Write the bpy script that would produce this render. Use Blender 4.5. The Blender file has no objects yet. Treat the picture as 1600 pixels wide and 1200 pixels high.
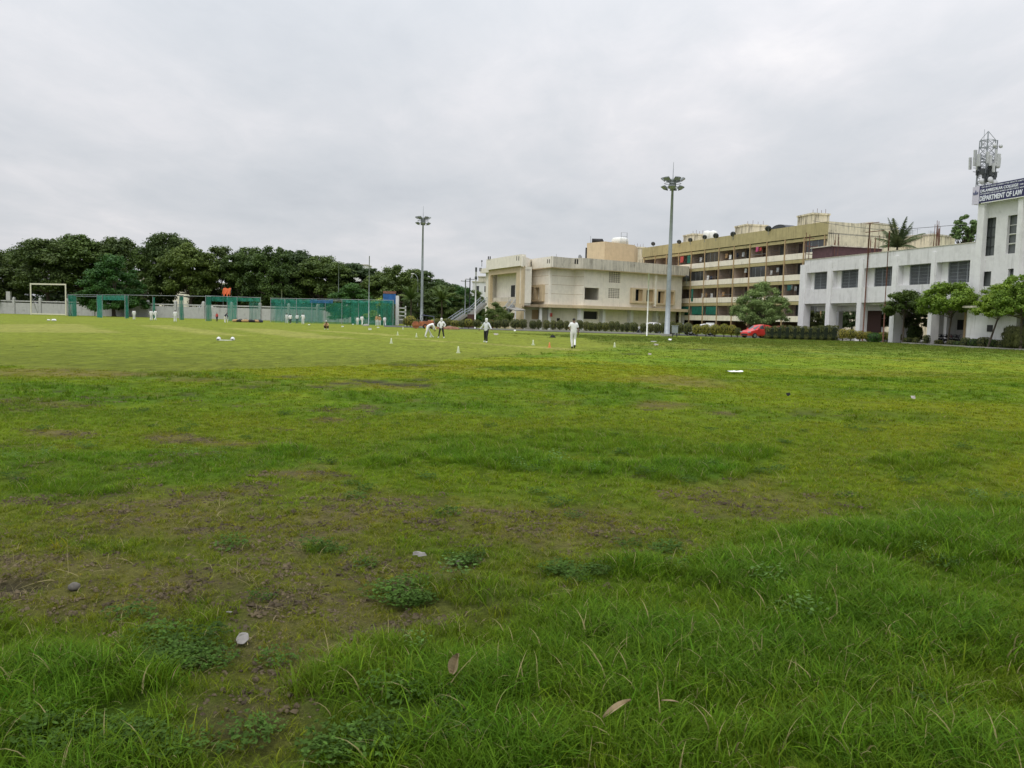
import bpy, bmesh, math, random
import numpy as np
from mathutils import Vector, Matrix
R = math.radians
scn = bpy.context.scene
COL = scn.collection
rng = np.random.default_rng(7)
random.seed(7)

# ------------------------------------------------------------------ camera
F, EYE, PITCH, ROLL = 1300.0, 1.55, R(4.44), 0.0245
cam_d = bpy.data.cameras.new('camera')
cam = bpy.data.objects.new('camera', cam_d)
COL.objects.link(cam)
cam_d.sensor_fit = 'HORIZONTAL'
cam_d.angle_x = 2 * math.atan(800 / F)
cam_d.clip_start, cam_d.clip_end = 0.05, 6000
CM = Matrix.Rotation(R(90) - PITCH, 3, 'X') @ Matrix.Rotation(ROLL, 3, 'Z')
cam.matrix_world = Matrix.Translation((0, 0, EYE)) @ CM.to_4x4()
scn.camera = cam

# ------------------------------------------------------------------ sky and light
w = bpy.data.worlds.new('World'); scn.world = w; w.use_nodes = True
SUN_EL, SUN_AZ = R(62), R(215)          # thin-cloud brightness high behind the camera
nt = w.node_tree; nt.nodes.clear()
N = nt.nodes.new; L = nt.links.new
def math_node(nt, op, a, b=None, c=None):
    n = nt.nodes.new('ShaderNodeMath'); n.operation = op
    for i, v in enumerate((a, b, c)):
        if v is None: continue
        if hasattr(v, 'is_linked'): nt.links.new(v, n.inputs[i])
        else: n.inputs[i].default_value = v
    return n.outputs[0]
out = N('ShaderNodeOutputWorld'); bg = N('ShaderNodeBackground'); bg.inputs['Strength'].default_value = 0.1
sky = N('ShaderNodeTexSky'); sky.sky_type = 'NISHITA'; sky.sun_disc = False
sky.sun_elevation = SUN_EL; sky.sun_rotation = SUN_AZ; sky.air_density = 1.2; sky.dust_density = 2.5
tc = N('ShaderNodeTexCoord'); sep = N('ShaderNodeSeparateXYZ'); L(tc.outputs['Generated'], sep.inputs[0])
zc = math_node(nt, 'MAXIMUM', sep.outputs[2], 0.0)
zz = math_node(nt, 'ADD', zc, 0.16)
cx = math_node(nt, 'DIVIDE', sep.outputs[0], zz); cy = math_node(nt, 'DIVIDE', sep.outputs[1], zz)
cmb = N('ShaderNodeCombineXYZ'); L(cx, cmb.inputs[0]); L(cy, cmb.inputs[1])
def noise(nt, vec, scale, detail, rough=0.5, dist=0.0):
    n = nt.nodes.new('ShaderNodeTexNoise'); n.inputs['Scale'].default_value = scale
    n.inputs['Detail'].default_value = detail; n.inputs['Roughness'].default_value = rough
    n.inputs['Distortion'].default_value = dist
    if vec is not None: nt.links.new(vec, n.inputs['Vector'])
    return n.outputs['Fac']
def mapping(nt, vec, scale=(1, 1, 1), rot=(0, 0, 0), loc=(0, 0, 0)):
    m = nt.nodes.new('ShaderNodeMapping'); nt.links.new(vec, m.inputs['Vector'])
    m.inputs['Scale'].default_value = scale; m.inputs['Rotation'].default_value = rot; m.inputs['Location'].default_value = loc
    return m.outputs[0]
m1 = mapping(nt, cmb.outputs[0], (0.55, 0.42, 1), (0, 0, 0.55), (3.2, 1.4, 0))
n1 = noise(nt, m1, 1.0, 3, 0.5, 0.5)
m2 = mapping(nt, cmb.outputs[0], (1.5, 1.1, 1), (0, 0, 0.4), (7.1, 2.0, 0))
n2 = noise(nt, m2, 1.0, 6, 0.55, 0.3)
m3 = mapping(nt, cmb.outputs[0], (5.5, 3.2, 1), (0, 0, 0.3), (1.3, 5.0, 0))
n3 = noise(nt, m3, 1.0, 7, 0.62, 0.4)
nsum = math_node(nt, 'ADD', math_node(nt, 'ADD', math_node(nt, 'MULTIPLY', n1, 0.50), math_node(nt, 'MULTIPLY', n2, 0.34)), math_node(nt, 'MULTIPLY', n3, 0.16))
ramp = N('ShaderNodeValToRGB'); L(nsum, ramp.inputs[0])
cr = ramp.color_ramp
cr.elements[0].position = 0.36; cr.elements[0].color = (0.57, 0.60, 0.645, 1)
cr.elements[1].position = 0.66; cr.elements[1].color = (0.88, 0.86, 0.87, 1)
e = cr.elements.new(0.45); e.color = (0.635, 0.66, 0.70, 1)
e = cr.elements.new(0.52); e.color = (0.69, 0.705, 0.74, 1)
e = cr.elements.new(0.585); e.color = (0.76, 0.76, 0.79, 1)
# an overcast sky is about three times as bright overhead as at the horizon
zen = N('ShaderNodeMapRange'); L(sep.outputs[2], zen.inputs[0])
zen.inputs[1].default_value = 0.0; zen.inputs[2].default_value = 1.0; zen.inputs[3].default_value = 0.93; zen.inputs[4].default_value = 1.0
zen2 = math_node(nt, 'MULTIPLY', math_node(nt, 'POWER', zc, 1.9), 1.9)
zf = math_node(nt, 'MULTIPLY', math_node(nt, 'ADD', zen.outputs[0], zen2), 10.0)
vm = N('ShaderNodeVectorMath'); vm.operation = 'SCALE'; L(ramp.outputs[0], vm.inputs[0]); L(zf, vm.inputs['Scale'])
mx = N('ShaderNodeMix'); mx.data_type = 'RGBA'; mx.inputs['Factor'].default_value = 0.95
L(sky.outputs[0], mx.inputs['A']); L(vm.outputs[0], mx.inputs['B'])
L(mx.outputs['Result'], bg.inputs['Color']); L(bg.outputs[0], out.inputs['Surface'])
sd = bpy.data.lights.new('sun', 'SUN'); sd.energy = 1.4; sd.angle = R(25); sd.color = (1.0, 0.97, 0.92)
sun = bpy.data.objects.new('sun', sd); COL.objects.link(sun)
sun.rotation_euler = (R(90) - SUN_EL, 0, R(180) - SUN_AZ)
vs = scn.view_settings
vs.view_transform = 'Standard'; vs.look = 'None'; vs.exposure = 0.05; vs.gamma = 1.0; vs.use_curve_mapping = False
scn.cycles.max_bounces = 6; scn.cycles.transparent_max_bounces = 24
scn.cycles.use_denoising = True

# ------------------------------------------------------------------ pixel <-> world helpers (photo is 1600x1200)
def ray(px, py):
    return CM @ Vector((px - 800, 600 - py, -F))
def gnd(px, py):
    d = ray(px, py); t = -EYE / d.z
    return Vector((d.x * t, d.y * t, 0))
def pt(px, py, D):
    d = ray(px, py); t = D / d.y
    return Vector((d.x * t, D, EYE + d.z * t))
def gp(px, D):
    a, b = ray(px, 600), ray(px, 599)
    fa = EYE * a.y + D * a.z; fb = EYE * b.y + D * b.z
    d = a + (b - a) * (fa / (fa - fb)); t = D / d.y
    return Vector((d.x * t, D, 0))
def zt(px, py, D): return pt(px, py, D).z

# ------------------------------------------------------------------ object helpers
def link(o, parent=None):
    COL.objects.link(o)
    if parent: o.parent = parent
    return o
def tag(o, label=None, cat=None, group=None, kind=None):
    if label: o['label'] = label
    if cat: o['category'] = cat
    if group: o['group'] = group
    if kind: o['kind'] = kind
    return o
def empty(name, loc, rz=0, label=None, cat=None, group=None):
    o = bpy.data.objects.new(name, None); o.location = loc; o.rotation_euler = (0, 0, rz); o.empty_display_size = 0.3
    link(o); return tag(o, label, cat, group)
ORD = 'first second third fourth fifth sixth seventh eighth ninth tenth eleventh twelfth thirteenth fourteenth fifteenth sixteenth'.split()
def kids(o): return [c for c in COL.objects if c.parent == o]
def copy_tree(o, parent=None):
    c = o.copy(); link(c)
    if parent: c.parent = parent
    for ch in list(o.children): copy_tree(ch, c)
    return c

class MB:
    def __init__(s): s.v = []; s.f = []; s.m = []; s.M = Matrix.Identity(4)
    def add(s, vs, fs, mi=0):
        b = len(s.v)
        s.v += [tuple(s.M @ Vector(v)) for v in vs]
        s.f += [tuple(b + i for i in f) for f in fs]; s.m += [mi] * len(fs)
        return s
    def box(s, x0, x1, y0, y1, z0, z1, mi=0):
        return s.add([(x0,y0,z0),(x1,y0,z0),(x1,y1,z0),(x0,y1,z0),(x0,y0,z1),(x1,y0,z1),(x1,y1,z1),(x0,y1,z1)],
                     [(0,3,2,1),(4,5,6,7),(0,1,5,4),(1,2,6,5),(2,3,7,6),(3,0,4,7)], mi)
    def taper(s, x, y, z0, z1, a, b, a2, b2, mi=0):
        return s.add([(x-a,y-b,z0),(x+a,y-b,z0),(x+a,y+b,z0),(x-a,y+b,z0),(x-a2,y-b2,z1),(x+a2,y-b2,z1),(x+a2,y+b2,z1),(x-a2,y+b2,z1)],
                     [(0,3,2,1),(4,5,6,7),(0,1,5,4),(1,2,6,5),(2,3,7,6),(3,0,4,7)], mi)
    def tube(s, pts, rs, n=8, mi=0, cap=True):
        pts = [Vector(p) for p in pts]
        if not hasattr(rs, '__len__'): rs = [rs] * len(pts)
        V = []; Fc = []
        up = Vector((0, 0, 1))
        for i, p in enumerate(pts):
            t = (pts[min(i + 1, len(pts) - 1)] - pts[max(i - 1, 0)])
            if t.length < 1e-9: t = Vector((0, 0, 1))
            t.normalize()
            a = t.cross(up) if abs(t.z) < 0.95 else t.cross(Vector((0, 1, 0)))
            a.normalize(); b = t.cross(a)
            for k in range(n):
                an = 2 * math.pi * k / n
                V.append(p + (a * math.cos(an) + b * math.sin(an)) * rs[i])
        for i in range(len(pts) - 1):
            for k in range(n):
                k2 = (k + 1) % n
                Fc.append((i*n+k, i*n+k2, (i+1)*n+k2, (i+1)*n+k))
        if cap:
            Fc.append(tuple(range(n))); Fc.append(tuple((len(pts)-1)*n + k for k in range(n - 1, -1, -1)))
        return s.add(V, Fc, mi)
    def lathe(s, prof, c=(0, 0, 0), n=16, mi=0):
        V = []; Fc = []
        for r, z in prof:
            for k in range(n):
                an = 2 * math.pi * k / n
                V.append((c[0] + r*math.cos(an), c[1] + r*math.sin(an), c[2] + z))
        for i in range(len(prof) - 1):
            for k in range(n):
                k2 = (k + 1) % n
                Fc.append((i*n+k, i*n+k2, (i+1)*n+k2, (i+1)*n+k))
        if prof[0][0] > 1e-4: Fc.append(tuple(range(n - 1, -1, -1)))
        if prof[-1][0] > 1e-4: Fc.append(tuple((len(prof)-1)*n + k for k in range(n)))
        return s.add(V, Fc, mi)
    def prism(s, poly, z0, z1, mi=0):
        n = len(poly)
        V = [(p[0], p[1], z0) for p in poly] + [(p[0], p[1], z1) for p in poly]
        a = sum(poly[i][0]*poly[(i+1)%n][1] - poly[(i+1)%n][0]*poly[i][1] for i in range(n))
        side = [(i, (i+1)%n, n+(i+1)%n, n+i) for i in range(n)]
        fs = side + [tuple(range(n-1, -1, -1)), tuple(range(n, 2*n))]
        if a < 0: fs = [tuple(reversed(f)) for f in fs]
        return s.add(V, fs, mi)
    def holes(s, x0, x1, z0, z1, hs, y0=0.0, y1=0.3, mi=0):
        """a wall slab with real openings hs = [(xa, xb, za, zb), ...]"""
        xs = sorted(set([x0, x1] + [min(max(v, x0), x1) for h in hs for v in h[:2]]))
        zs = sorted(set([z0, z1] + [min(max(v, z0), z1) for h in hs for v in h[2:4]]))
        def solid(i, j):
            if i < 0 or j < 0 or i >= len(xs)-1 or j >= len(zs)-1: return False
            cx, cz = (xs[i]+xs[i+1])/2, (zs[j]+zs[j+1])/2
            return not any(h[0] < cx < h[1] and h[2] < cz < h[3] for h in hs)
        for i in range(len(xs)-1):
            for j in range(len(zs)-1):
                if not solid(i, j): continue
                a, b, c, d = xs[i], xs[i+1], zs[j], zs[j+1]
                s.add([(a,y0,c),(b,y0,c),(b,y0,d),(a,y0,d)], [(0,1,2,3)], mi)
                s.add([(a,y1,c),(b,y1,c),(b,y1,d),(a,y1,d)], [(3,2,1,0)], mi)
                if not solid(i-1, j): s.add([(a,y0,c),(a,y0,d),(a,y1,d),(a,y1,c)], [(0,1,2,3)], mi)
                if not solid(i+1, j): s.add([(b,y0,c),(b,y1,c),(b,y1,d),(b,y0,d)], [(0,1,2,3)], mi)
                if not solid(i, j-1): s.add([(a,y0,c),(a,y1,c),(b,y1,c),(b,y0,c)], [(0,1,2,3)], mi)
                if not solid(i, j+1): s.add([(a,y0,d),(b,y0,d),(b,y1,d),(a,y1,d)], [(0,1,2,3)], mi)
        return s
    def build(s, name, mats, parent=None, smooth=False, bevel=0):
        me = bpy.data.meshes.new(name); me.from_pydata(s.v, [], s.f)
        if not isinstance(mats, (list, tuple)): mats = [mats]
        for m in mats: me.materials.append(m)
        if len(mats) > 1: me.polygons.foreach_set('material_index', s.m)
        if smooth: me.polygons.foreach_set('use_smooth', [True] * len(me.polygons))
        if bevel:
            bm = bmesh.new(); bm.from_mesh(me)
            bmesh.ops.remove_doubles(bm, verts=bm.verts, dist=1e-5)
            es = [e_ for e_ in bm.edges if len(e_.link_faces) == 2 and e_.calc_face_angle(0) > 0.5]
            bmesh.ops.bevel(bm, geom=es, offset=bevel, segments=2, affect='EDGES', profile=0.7, clamp_overlap=True)
            bm.to_mesh(me); bm.free()
        me.update()
        return link(bpy.data.objects.new(name, me), parent)

class Frame:
    """a vertical wall plane from ground point A to B; local x along it, local +y into the building"""
    def __init__(s, A, B):
        s.A = Vector((A[0], A[1])); s.B = Vector((B[0], B[1])); s.u = (s.B - s.A).normalized()
        s.n = Vector((-s.u.y, s.u.x)); s.rz = math.atan2(s.u.y, s.u.x); s.len = (s.B - s.A).length
    def sz(s, px, py, off=0.0):
        d = ray(px, py); O = s.A + s.n * off
        t = (O.dot(s.n)) / (d.x * s.n.x + d.y * s.n.y)
        P = Vector((d.x * t, d.y * t))
        return (P - s.A).dot(s.u), EYE + d.z * t
    def w(s, x, y=0, z=0):
        p = s.A + s.u * x + s.n * y
        return Vector((p.x, p.y, z))
    def M(s, z=0): return Matrix.Translation((s.A.x, s.A.y, z)) @ Matrix.Rotation(s.rz, 4, 'Z')

# ------------------------------------------------------------------ materials
def new_mat(name):
    m = bpy.data.materials.new(name); m.use_nodes = True
    nt = m.node_tree; b = nt.nodes['Principled BSDF']
    return m, nt, b
def mixc(nt, fac, a, b, mode='MIX'):
    n = nt.nodes.new('ShaderNodeMix'); n.data_type = 'RGBA'; n.blend_type = mode
    for key, v in (('Factor', fac), ('A', a), ('B', b)):
        if hasattr(v, 'is_linked'): nt.links.new(v, n.inputs[key])
        elif key == 'Factor': n.inputs[key].default_value = v
        else: n.inputs[key].default_value = (*v, 1)
    return n.outputs['Result']
def mrange(nt, v, a, b, c=0.0, d=1.0):
    n = nt.nodes.new('ShaderNodeMapRange'); nt.links.new(v, n.inputs[0])
    for i, x in enumerate((a, b, c, d)): n.inputs[i + 1].default_value = x
    return n.outputs[0]
def plain(name, col, rough=0.6, metal=0.0, var=0.12, scale=6.0, spec=0.5):
    m, nt, b = new_mat(name)
    t = nt.nodes.new('ShaderNodeTexCoord')
    f = noise(nt, t.outputs['Object'], scale, 4, 0.6)
    c = mixc(nt, mrange(nt, f, 0.3, 0.7), tuple(x * (1 - var) for x in col), tuple(min(1, x * (1 + var)) for x in col))
    nt.links.new(c, b.inputs['Base Color'])
    b.inputs['Roughness'].default_value = rough; b.inputs['Metallic'].default_value = metal
    b.inputs['Specular IOR Level'].default_value = spec
    return m
def weathered(name, col, dirt=(0.12, 0.11, 0.09), amount=0.5, streak=1.0, patch=0.5, rough=0.85, var=0.1):
    """painted concrete with rain streaks and blotches"""
    m, nt, b = new_mat(name)
    t = nt.nodes.new('ShaderNodeTexCoord').outputs['Object']
    f = noise(nt, t, 1.3, 6, 0.65)
    c = mixc(nt, mrange(nt, f, 0.3, 0.7), tuple(x * (1 - var) for x in col), tuple(min(1, x * (1 + var * .6)) for x in col))
    st = noise(nt, mapping(nt, t, (3.4, 3.4, 0.22)), 1.0, 6, 0.7)
    big = noise(nt, t, 0.35, 4, 0.6)
    s1 = math_node(nt, 'MULTIPLY', mrange(nt, st, 0.45 if amount > .9 else 0.52, 0.66 if amount > .9 else 0.75), mrange(nt, big, 0.30 if amount > .9 else 0.38, 0.6))
    c = mixc(nt, math_node(nt, 'MULTIPLY', s1, min(1, amount * streak)), c, dirt)
    p1 = mrange(nt, noise(nt, t, 0.9, 8, 0.75), 0.55, 0.74)
    c = mixc(nt, math_node(nt, 'MULTIPLY', p1, amount * patch), c, dirt)
    nt.links.new(c, b.inputs['Base Color']); b.inputs['Roughness'].default_value = rough
    b.inputs['Specular IOR Level'].default_value = 0.25
    bp = nt.nodes.new('ShaderNodeBump'); bp.inputs['Strength'].default_value = 0.25; bp.inputs['Distance'].default_value = 0.02
    nt.links.new(noise(nt, t, 9.0, 6, 0.7), bp.inputs['Height']); nt.links.new(bp.outputs[0], b.inputs['Normal'])
    return m
def leaf_mat(name, dark, light, scale=0.35, tr=0.25, rnd=0.5):
    m, nt, b = new_mat(name)
    t = nt.nodes.new('ShaderNodeTexCoord').outputs['Object']
    oi = nt.nodes.new('ShaderNodeObjectInfo')
    a = nt.nodes.new('ShaderNodeAttribute'); a.attribute_name = 'rnd'
    f = noise(nt, t, scale, 3, 0.55)
    f = math_node(nt, 'ADD', math_node(nt, 'MULTIPLY', mrange(nt, f, 0.33, 0.67), 1 - rnd), math_node(nt, 'MULTIPLY', a.outputs['Fac'], rnd))
    c = mixc(nt, f, dark, light)
    h = nt.nodes.new('ShaderNodeHueSaturation'); nt.links.new(c, h.inputs['Color'])
    nt.links.new(mrange(nt, oi.outputs['Random'], 0, 1, 0.485, 0.515), h.inputs['Hue'])
    nt.links.new(mrange(nt, oi.outputs['Random'], 0, 1, 1.25, 0.8), h.inputs['Value'])
    c = h.outputs[0]
    nt.links.new(c, b.inputs['Base Color']); b.inputs['Roughness'].default_value = 0.6
    b.inputs['Specular IOR Level'].default_value = 0.3
    tl = nt.nodes.new('ShaderNodeBsdfTranslucent'); nt.links.new(c, tl.inputs['Color'])
    ms = nt.nodes.new('ShaderNodeMixShader'); ms.inputs[0].default_value = tr
    nt.links.new(b.outputs[0], ms.inputs[1]); nt.links.new(tl.outputs[0], ms.inputs[2])
    nt.links.new(ms.outputs[0], nt.nodes['Material Output'].inputs['Surface'])
    return m
def net_mat(name, col, cover=0.5):
    """woven netting: only part of it is thread, the rest is open"""
    m, nt, b = new_mat(name)
    t = nt.nodes.new('ShaderNodeTexCoord').outputs['Object']
    b.inputs['Base Color'].default_value = (*col, 1); b.inputs['Roughness'].default_value = 0.8
    tp = nt.nodes.new('ShaderNodeBsdfTransparent')
    f = mrange(nt, noise(nt, mapping(nt, t, (1.2, 1.2, 0.25)), 1.0, 3, 0.6), 0.3, 0.7, max(0, cover - .16), min(1, cover + .16))
    ms = nt.nodes.new('ShaderNodeMixShader'); nt.links.new(f, ms.inputs[0])
    nt.links.new(tp.outputs[0], ms.inputs[1]); nt.links.new(b.outputs[0], ms.inputs[2])
    nt.links.new(ms.outputs[0], nt.nodes['Material Output'].inputs['Surface'])
    return m

MT = dict(
    white_wall=weathered('white_wall', (0.67, 0.665, 0.67), amount=0.5, patch=0.5),
    white_pillar=weathered('white_pillar', (0.71, 0.705, 0.71), amount=0.25),
    cream=weathered('cream', (0.78, 0.73, 0.63), amount=0.3, patch=0.3),
    tan=weathered('tan', (0.58, 0.47, 0.31), amount=0.3),
    tan_dark=weathered('tan_dark', (0.42, 0.30, 0.17), amount=0.3),
    grey_concrete=weathered('grey_concrete', (0.58, 0.54, 0.45), dirt=(0.14, 0.13, 0.11), amount=0.92, patch=0.8),
    olive=weathered('olive', (0.42, 0.36, 0.185), dirt=(0.10, 0.08, 0.05), amount=0.8),
    apt_cream=weathered('apt_cream', (0.80, 0.74, 0.62), amount=0.6),
    apt_stain=weathered('apt_stain', (0.74, 0.67, 0.50), dirt=(0.07, 0.06, 0.05), amount=0.95, patch=1.0),
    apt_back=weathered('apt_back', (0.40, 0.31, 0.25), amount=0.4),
    slit=plain('slit', (0.02, 0.018, 0.016), 0.9),
    dark=plain('dark', (0.018, 0.018, 0.02), 0.7),
    brown=plain('brown', (0.075, 0.035, 0.028), 0.7),
    maroon=plain('maroon', (0.07, 0.03, 0.035), 0.7, var=0.3, scale=2),
    glass=plain('glass', (0.035, 0.038, 0.04), 0.12, spec=0.7),
    greyglass=plain('greyglass', (0.10, 0.11, 0.11), 0.3),
    metal=plain('metal', (0.28, 0.30, 0.32), 0.45, 0.5),
    galv=plain('galv', (0.30, 0.33, 0.35), 0.5, 0.3, var=0.15, scale=2),
    darkmetal=plain('darkmetal', (0.06, 0.065, 0.07), 0.5, 0.4),
    lamp_grey=plain('lamp_grey', (0.14, 0.155, 0.155), 0.5, 0.3),
    lampglass=plain('lampglass', (0.35, 0.37, 0.40), 0.15),
    rust=plain('rust', (0.13, 0.055, 0.035), 0.9, var=0.4, scale=3),
    white_paint=plain('white_paint', (0.72, 0.72, 0.68), 0.5),
    cream_paint=plain('cream_paint', (0.62, 0.60, 0.48), 0.6),
    white_cloth=plain('white_cloth', (0.72, 0.72, 0.72), 0.9, var=0.08, scale=9),
    cream_cloth=plain('cream_cloth', (0.66, 0.62, 0.50), 0.9, var=0.08, scale=9),
    pale_cloth=plain('pale_cloth', (0.58, 0.60, 0.61), 0.9),
    black_cloth=plain('black_cloth', (0.012, 0.012, 0.016), 0.9),
    navy_cloth=plain('navy_cloth', (0.02, 0.025, 0.05), 0.9),
    green_cloth=plain('green_cloth', (0.02, 0.10, 0.09), 0.9),
    red_cloth=plain('red_cloth', (0.42, 0.07, 0.06), 0.9),
    orange_cloth=plain('orange_cloth', (0.55, 0.11, 0.03), 0.8),
    pink_cloth=plain('pink_cloth', (0.5, 0.10, 0.22), 0.9),
    tan_cloth=plain('tan_cloth', (0.40, 0.25, 0.12), 0.9),
    skin=plain('skin', (0.16, 0.085, 0.055), 0.6, var=0.05),
    hair=plain('hair', (0.012, 0.010, 0.009), 0.7),
    white_shoe=plain('white_shoe', (0.65, 0.66, 0.66), 0.6),
    black_shoe=plain('black_shoe', (0.02, 0.02, 0.025), 0.5),
    net=net_mat('net', (0.008, 0.16, 0.10), 0.58),
    net_thin=net_mat('net_thin', (0.015, 0.17, 0.13), 0.45),
    net_thick=net_mat('net_thick', (0.012, 0.19, 0.135), 0.72),
    net_blue=net_mat('net_blue', (0.02, 0.12, 0.30), 0.7),
    green_sheet=plain('green_sheet', (0.006, 0.12, 0.085), 0.7, var=0.35, scale=1.5),
    blue_board=plain('blue_board', (0.015, 0.10, 0.30), 0.5, var=0.3, scale=2),
    bark=plain('bark', (0.075, 0.06, 0.045), 0.95, var=0.3, scale=3),
    brick=plain('brick', (0.22, 0.10, 0.07), 0.9, var=0.4, scale=4),
    rubble=plain('rubble', (0.20, 0.10, 0.06), 0.95, var=0.5, scale=5),
    boundary=weathered('boundary', (0.44, 0.44, 0.43), dirt=(0.10, 0.10, 0.09), amount=0.8, patch=0.8),
    asphalt=plain('asphalt', (0.07, 0.07, 0.068), 0.9, var=0.25, scale=0.8),
    kerb=weathered('kerb', (0.30, 0.29, 0.26), amount=0.6),
    orange_paint=plain('orange_paint', (0.33, 0.11, 0.045), 0.6, var=0.4, scale=4),
    red_paint=plain('red_paint', (0.55, 0.035, 0.030), 0.22, var=0.04),
    rose_paint=plain('rose_paint', (0.35, 0.06, 0.05), 0.3, var=0.04),
    white_car=plain('white_car', (0.70, 0.70, 0.70), 0.22, var=0.03),
    silver_car=plain('silver_car', (0.34, 0.36, 0.37), 0.25, 0.5, var=0.03),
    blue_car=plain('blue_car', (0.04, 0.06, 0.12), 0.25, 0.2, var=0.03),
    tyre=plain('tyre', (0.015, 0.015, 0.015), 0.8),
    black_plastic=plain('black_plastic', (0.02, 0.02, 0.02), 0.5),
    cone_white=plain('cone_white', (0.50, 0.54, 0.36), 0.6),
    cone_yellow=plain('cone_yellow', (0.55, 0.52, 0.06), 0.6),
    cone_orange=plain('cone_orange', (0.60, 0.20, 0.06), 0.6),
    paper=plain('paper', (0.34, 0.31, 0.27), 0.9, var=0.2, scale=30),
    white_sheet=plain('white_sheet', (0.78, 0.79, 0.80), 0.7, var=0.05),
    scrap=plain('scrap', (0.20, 0.19, 0.175), 0.9, var=0.2, scale=30),
    stone=plain('stone', (0.11, 0.10, 0.085), 0.95, var=0.35, scale=25),
    dry_leaf=plain('dry_leaf', (0.26, 0.20, 0.11), 0.8, var=0.3, scale=30),
    sign_blue=plain('sign_blue', (0.018, 0.018, 0.085), 0.5, var=0.1),
    sign_pale=plain('sign_pale', (0.56, 0.53, 0.64), 0.6, var=0.06),
    sign_text=plain('sign_text', (0.74, 0.76, 0.84), 0.6, var=0.02),
    sign_emblem=plain('sign_emblem', (0.09, 0.10, 0.20), 0.6, var=0.1),
    antenna=plain('antenna', (0.44, 0.45, 0.46), 0.5),
    lf_dark=leaf_mat('lf_dark', (0.018, 0.040, 0.009), (0.092, 0.140, 0.030)),
    lf_mid=leaf_mat('lf_mid', (0.028, 0.058, 0.012), (0.12, 0.18, 0.032)),
    lf_green=leaf_mat('lf_green', (0.030, 0.085, 0.018), (0.090, 0.190, 0.030)),
    lf_bright=leaf_mat('lf_bright', (0.085, 0.155, 0.014), (0.30, 0.41, 0.045), 1.2),
    lf_grey=leaf_mat('lf_grey', (0.060, 0.11, 0.032), (0.22, 0.32, 0.10), 0.9),
    lf_hedge=leaf_mat('lf_hedge', (0.050, 0.062, 0.020), (0.17, 0.18, 0.055), 2.0),
    lf_hedge2=leaf_mat('lf_hedge2', (0.045, 0.065, 0.015), (0.17, 0.18, 0.04), 2.0),
    lf_yellow=leaf_mat('lf_yellow', (0.13, 0.14, 0.02), (0.40, 0.36, 0.07), 3.0, rnd=0.7),
    lf_palm=leaf_mat('lf_palm', (0.035, 0.055, 0.020), (0.12, 0.15, 0.06), 2.0),
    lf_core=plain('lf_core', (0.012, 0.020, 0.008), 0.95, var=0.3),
)
# ------------------------------------------------------------------ ground
def vnoise(x, y, seed=0):
    xi = np.floor(x).astype(np.int64); yi = np.floor(y).astype(np.int64)
    xf = x - xi; yf = y - yi
    def h(a, b):
        n = (a * 374761393 + b * 668265263 + seed * 1442695) & 0xffffffff
        n = ((n ^ (n >> 13)) * 1274126177) & 0xffffffff
        return ((n ^ (n >> 16)) & 0xffff) / 65535.0
    u = xf * xf * (3 - 2 * xf); v = yf * yf * (3 - 2 * yf)
    return (h(xi, yi)*(1-u) + h(xi+1, yi)*u)*(1-v) + (h(xi, yi+1)*(1-u) + h(xi+1, yi+1)*u)*v
def fbm(x, y, s, o=4, seed=0):
    r = 0; a = 0.5; t = 0
    for i in range(o):
        r = r + a * vnoise(x * s, y * s, seed + i * 17); t += a; a *= 0.55; s *= 2.03
    return r / t
def ss(x, a, b):
    t = np.clip((x - a) / (b - a), 0, 1); return t * t * (3 - 2 * t)
def blob(x, y, specs, wob=0.5, soft=(.65, 1.2)):
    """patches given by where they lie in the field: centre, half width and depth, strength"""
    n = fbm(x, y, 1.1, 5, 91) - 0.5
    m = np.zeros_like(x)
    for (px, py, rx, ry, st) in specs:
        c = gnd(px, py); e_ = gnd(px + rx, py); f0 = gnd(px, py + ry); f1 = gnd(px, max(py - ry, 512 + .02 * (px - 800)))
        ax = abs(e_.x - c.x) + 1e-3; ay = max(abs(f1.y - f0.y) / 2, 0.05); cyy = (f0.y + f1.y) / 2
        cxx = c.x * cyy / c.y
        # slant with the line of sight so that far patches keep their width
        dx = (x - cxx * y / cyy) / ax; dy = (y - cyy) / ay
        d = np.sqrt(dx * dx + dy * dy) + n * wob * 1.6
        m = np.maximum(m, st * (1 - ss(d, *soft)))
    return m
SOIL = [(420, 850, 470, 82, .85), (120, 905, 260, 75, 1), (560, 960, 250, 70, .9), (470, 1040, 150, 70, .85), (400, 1150, 100, 60, .7),
        (860, 850, 300, 70, .75), (1150, 790, 150, 35, .5), (90, 671, 70, 8, .9), (270, 681, 60, 7, .9), (370, 690, 70, 6, .7), (60, 632, 110, 7, .6),
        (120, 583, 220, 7, .75), (280, 590, 90, 7, .6), (460, 745, 100, 6, .9), (510, 656, 35, 4, .8), (1060, 597, 90, 9, .65),
        (1040, 633, 55, 7, .65), (870, 630, 40, 5, .5), (500, 752, 60, 10, .7), (60, 745, 40, 6, .6), (570, 600, 110, 7, .5), (700, 575, 100, 6, .3),
        (1190, 755, 60, 12, .5), (1450, 585, 160, 6, .25), (330, 1100, 60, 60, .5), (620, 785, 200, 14, .5)]
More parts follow.
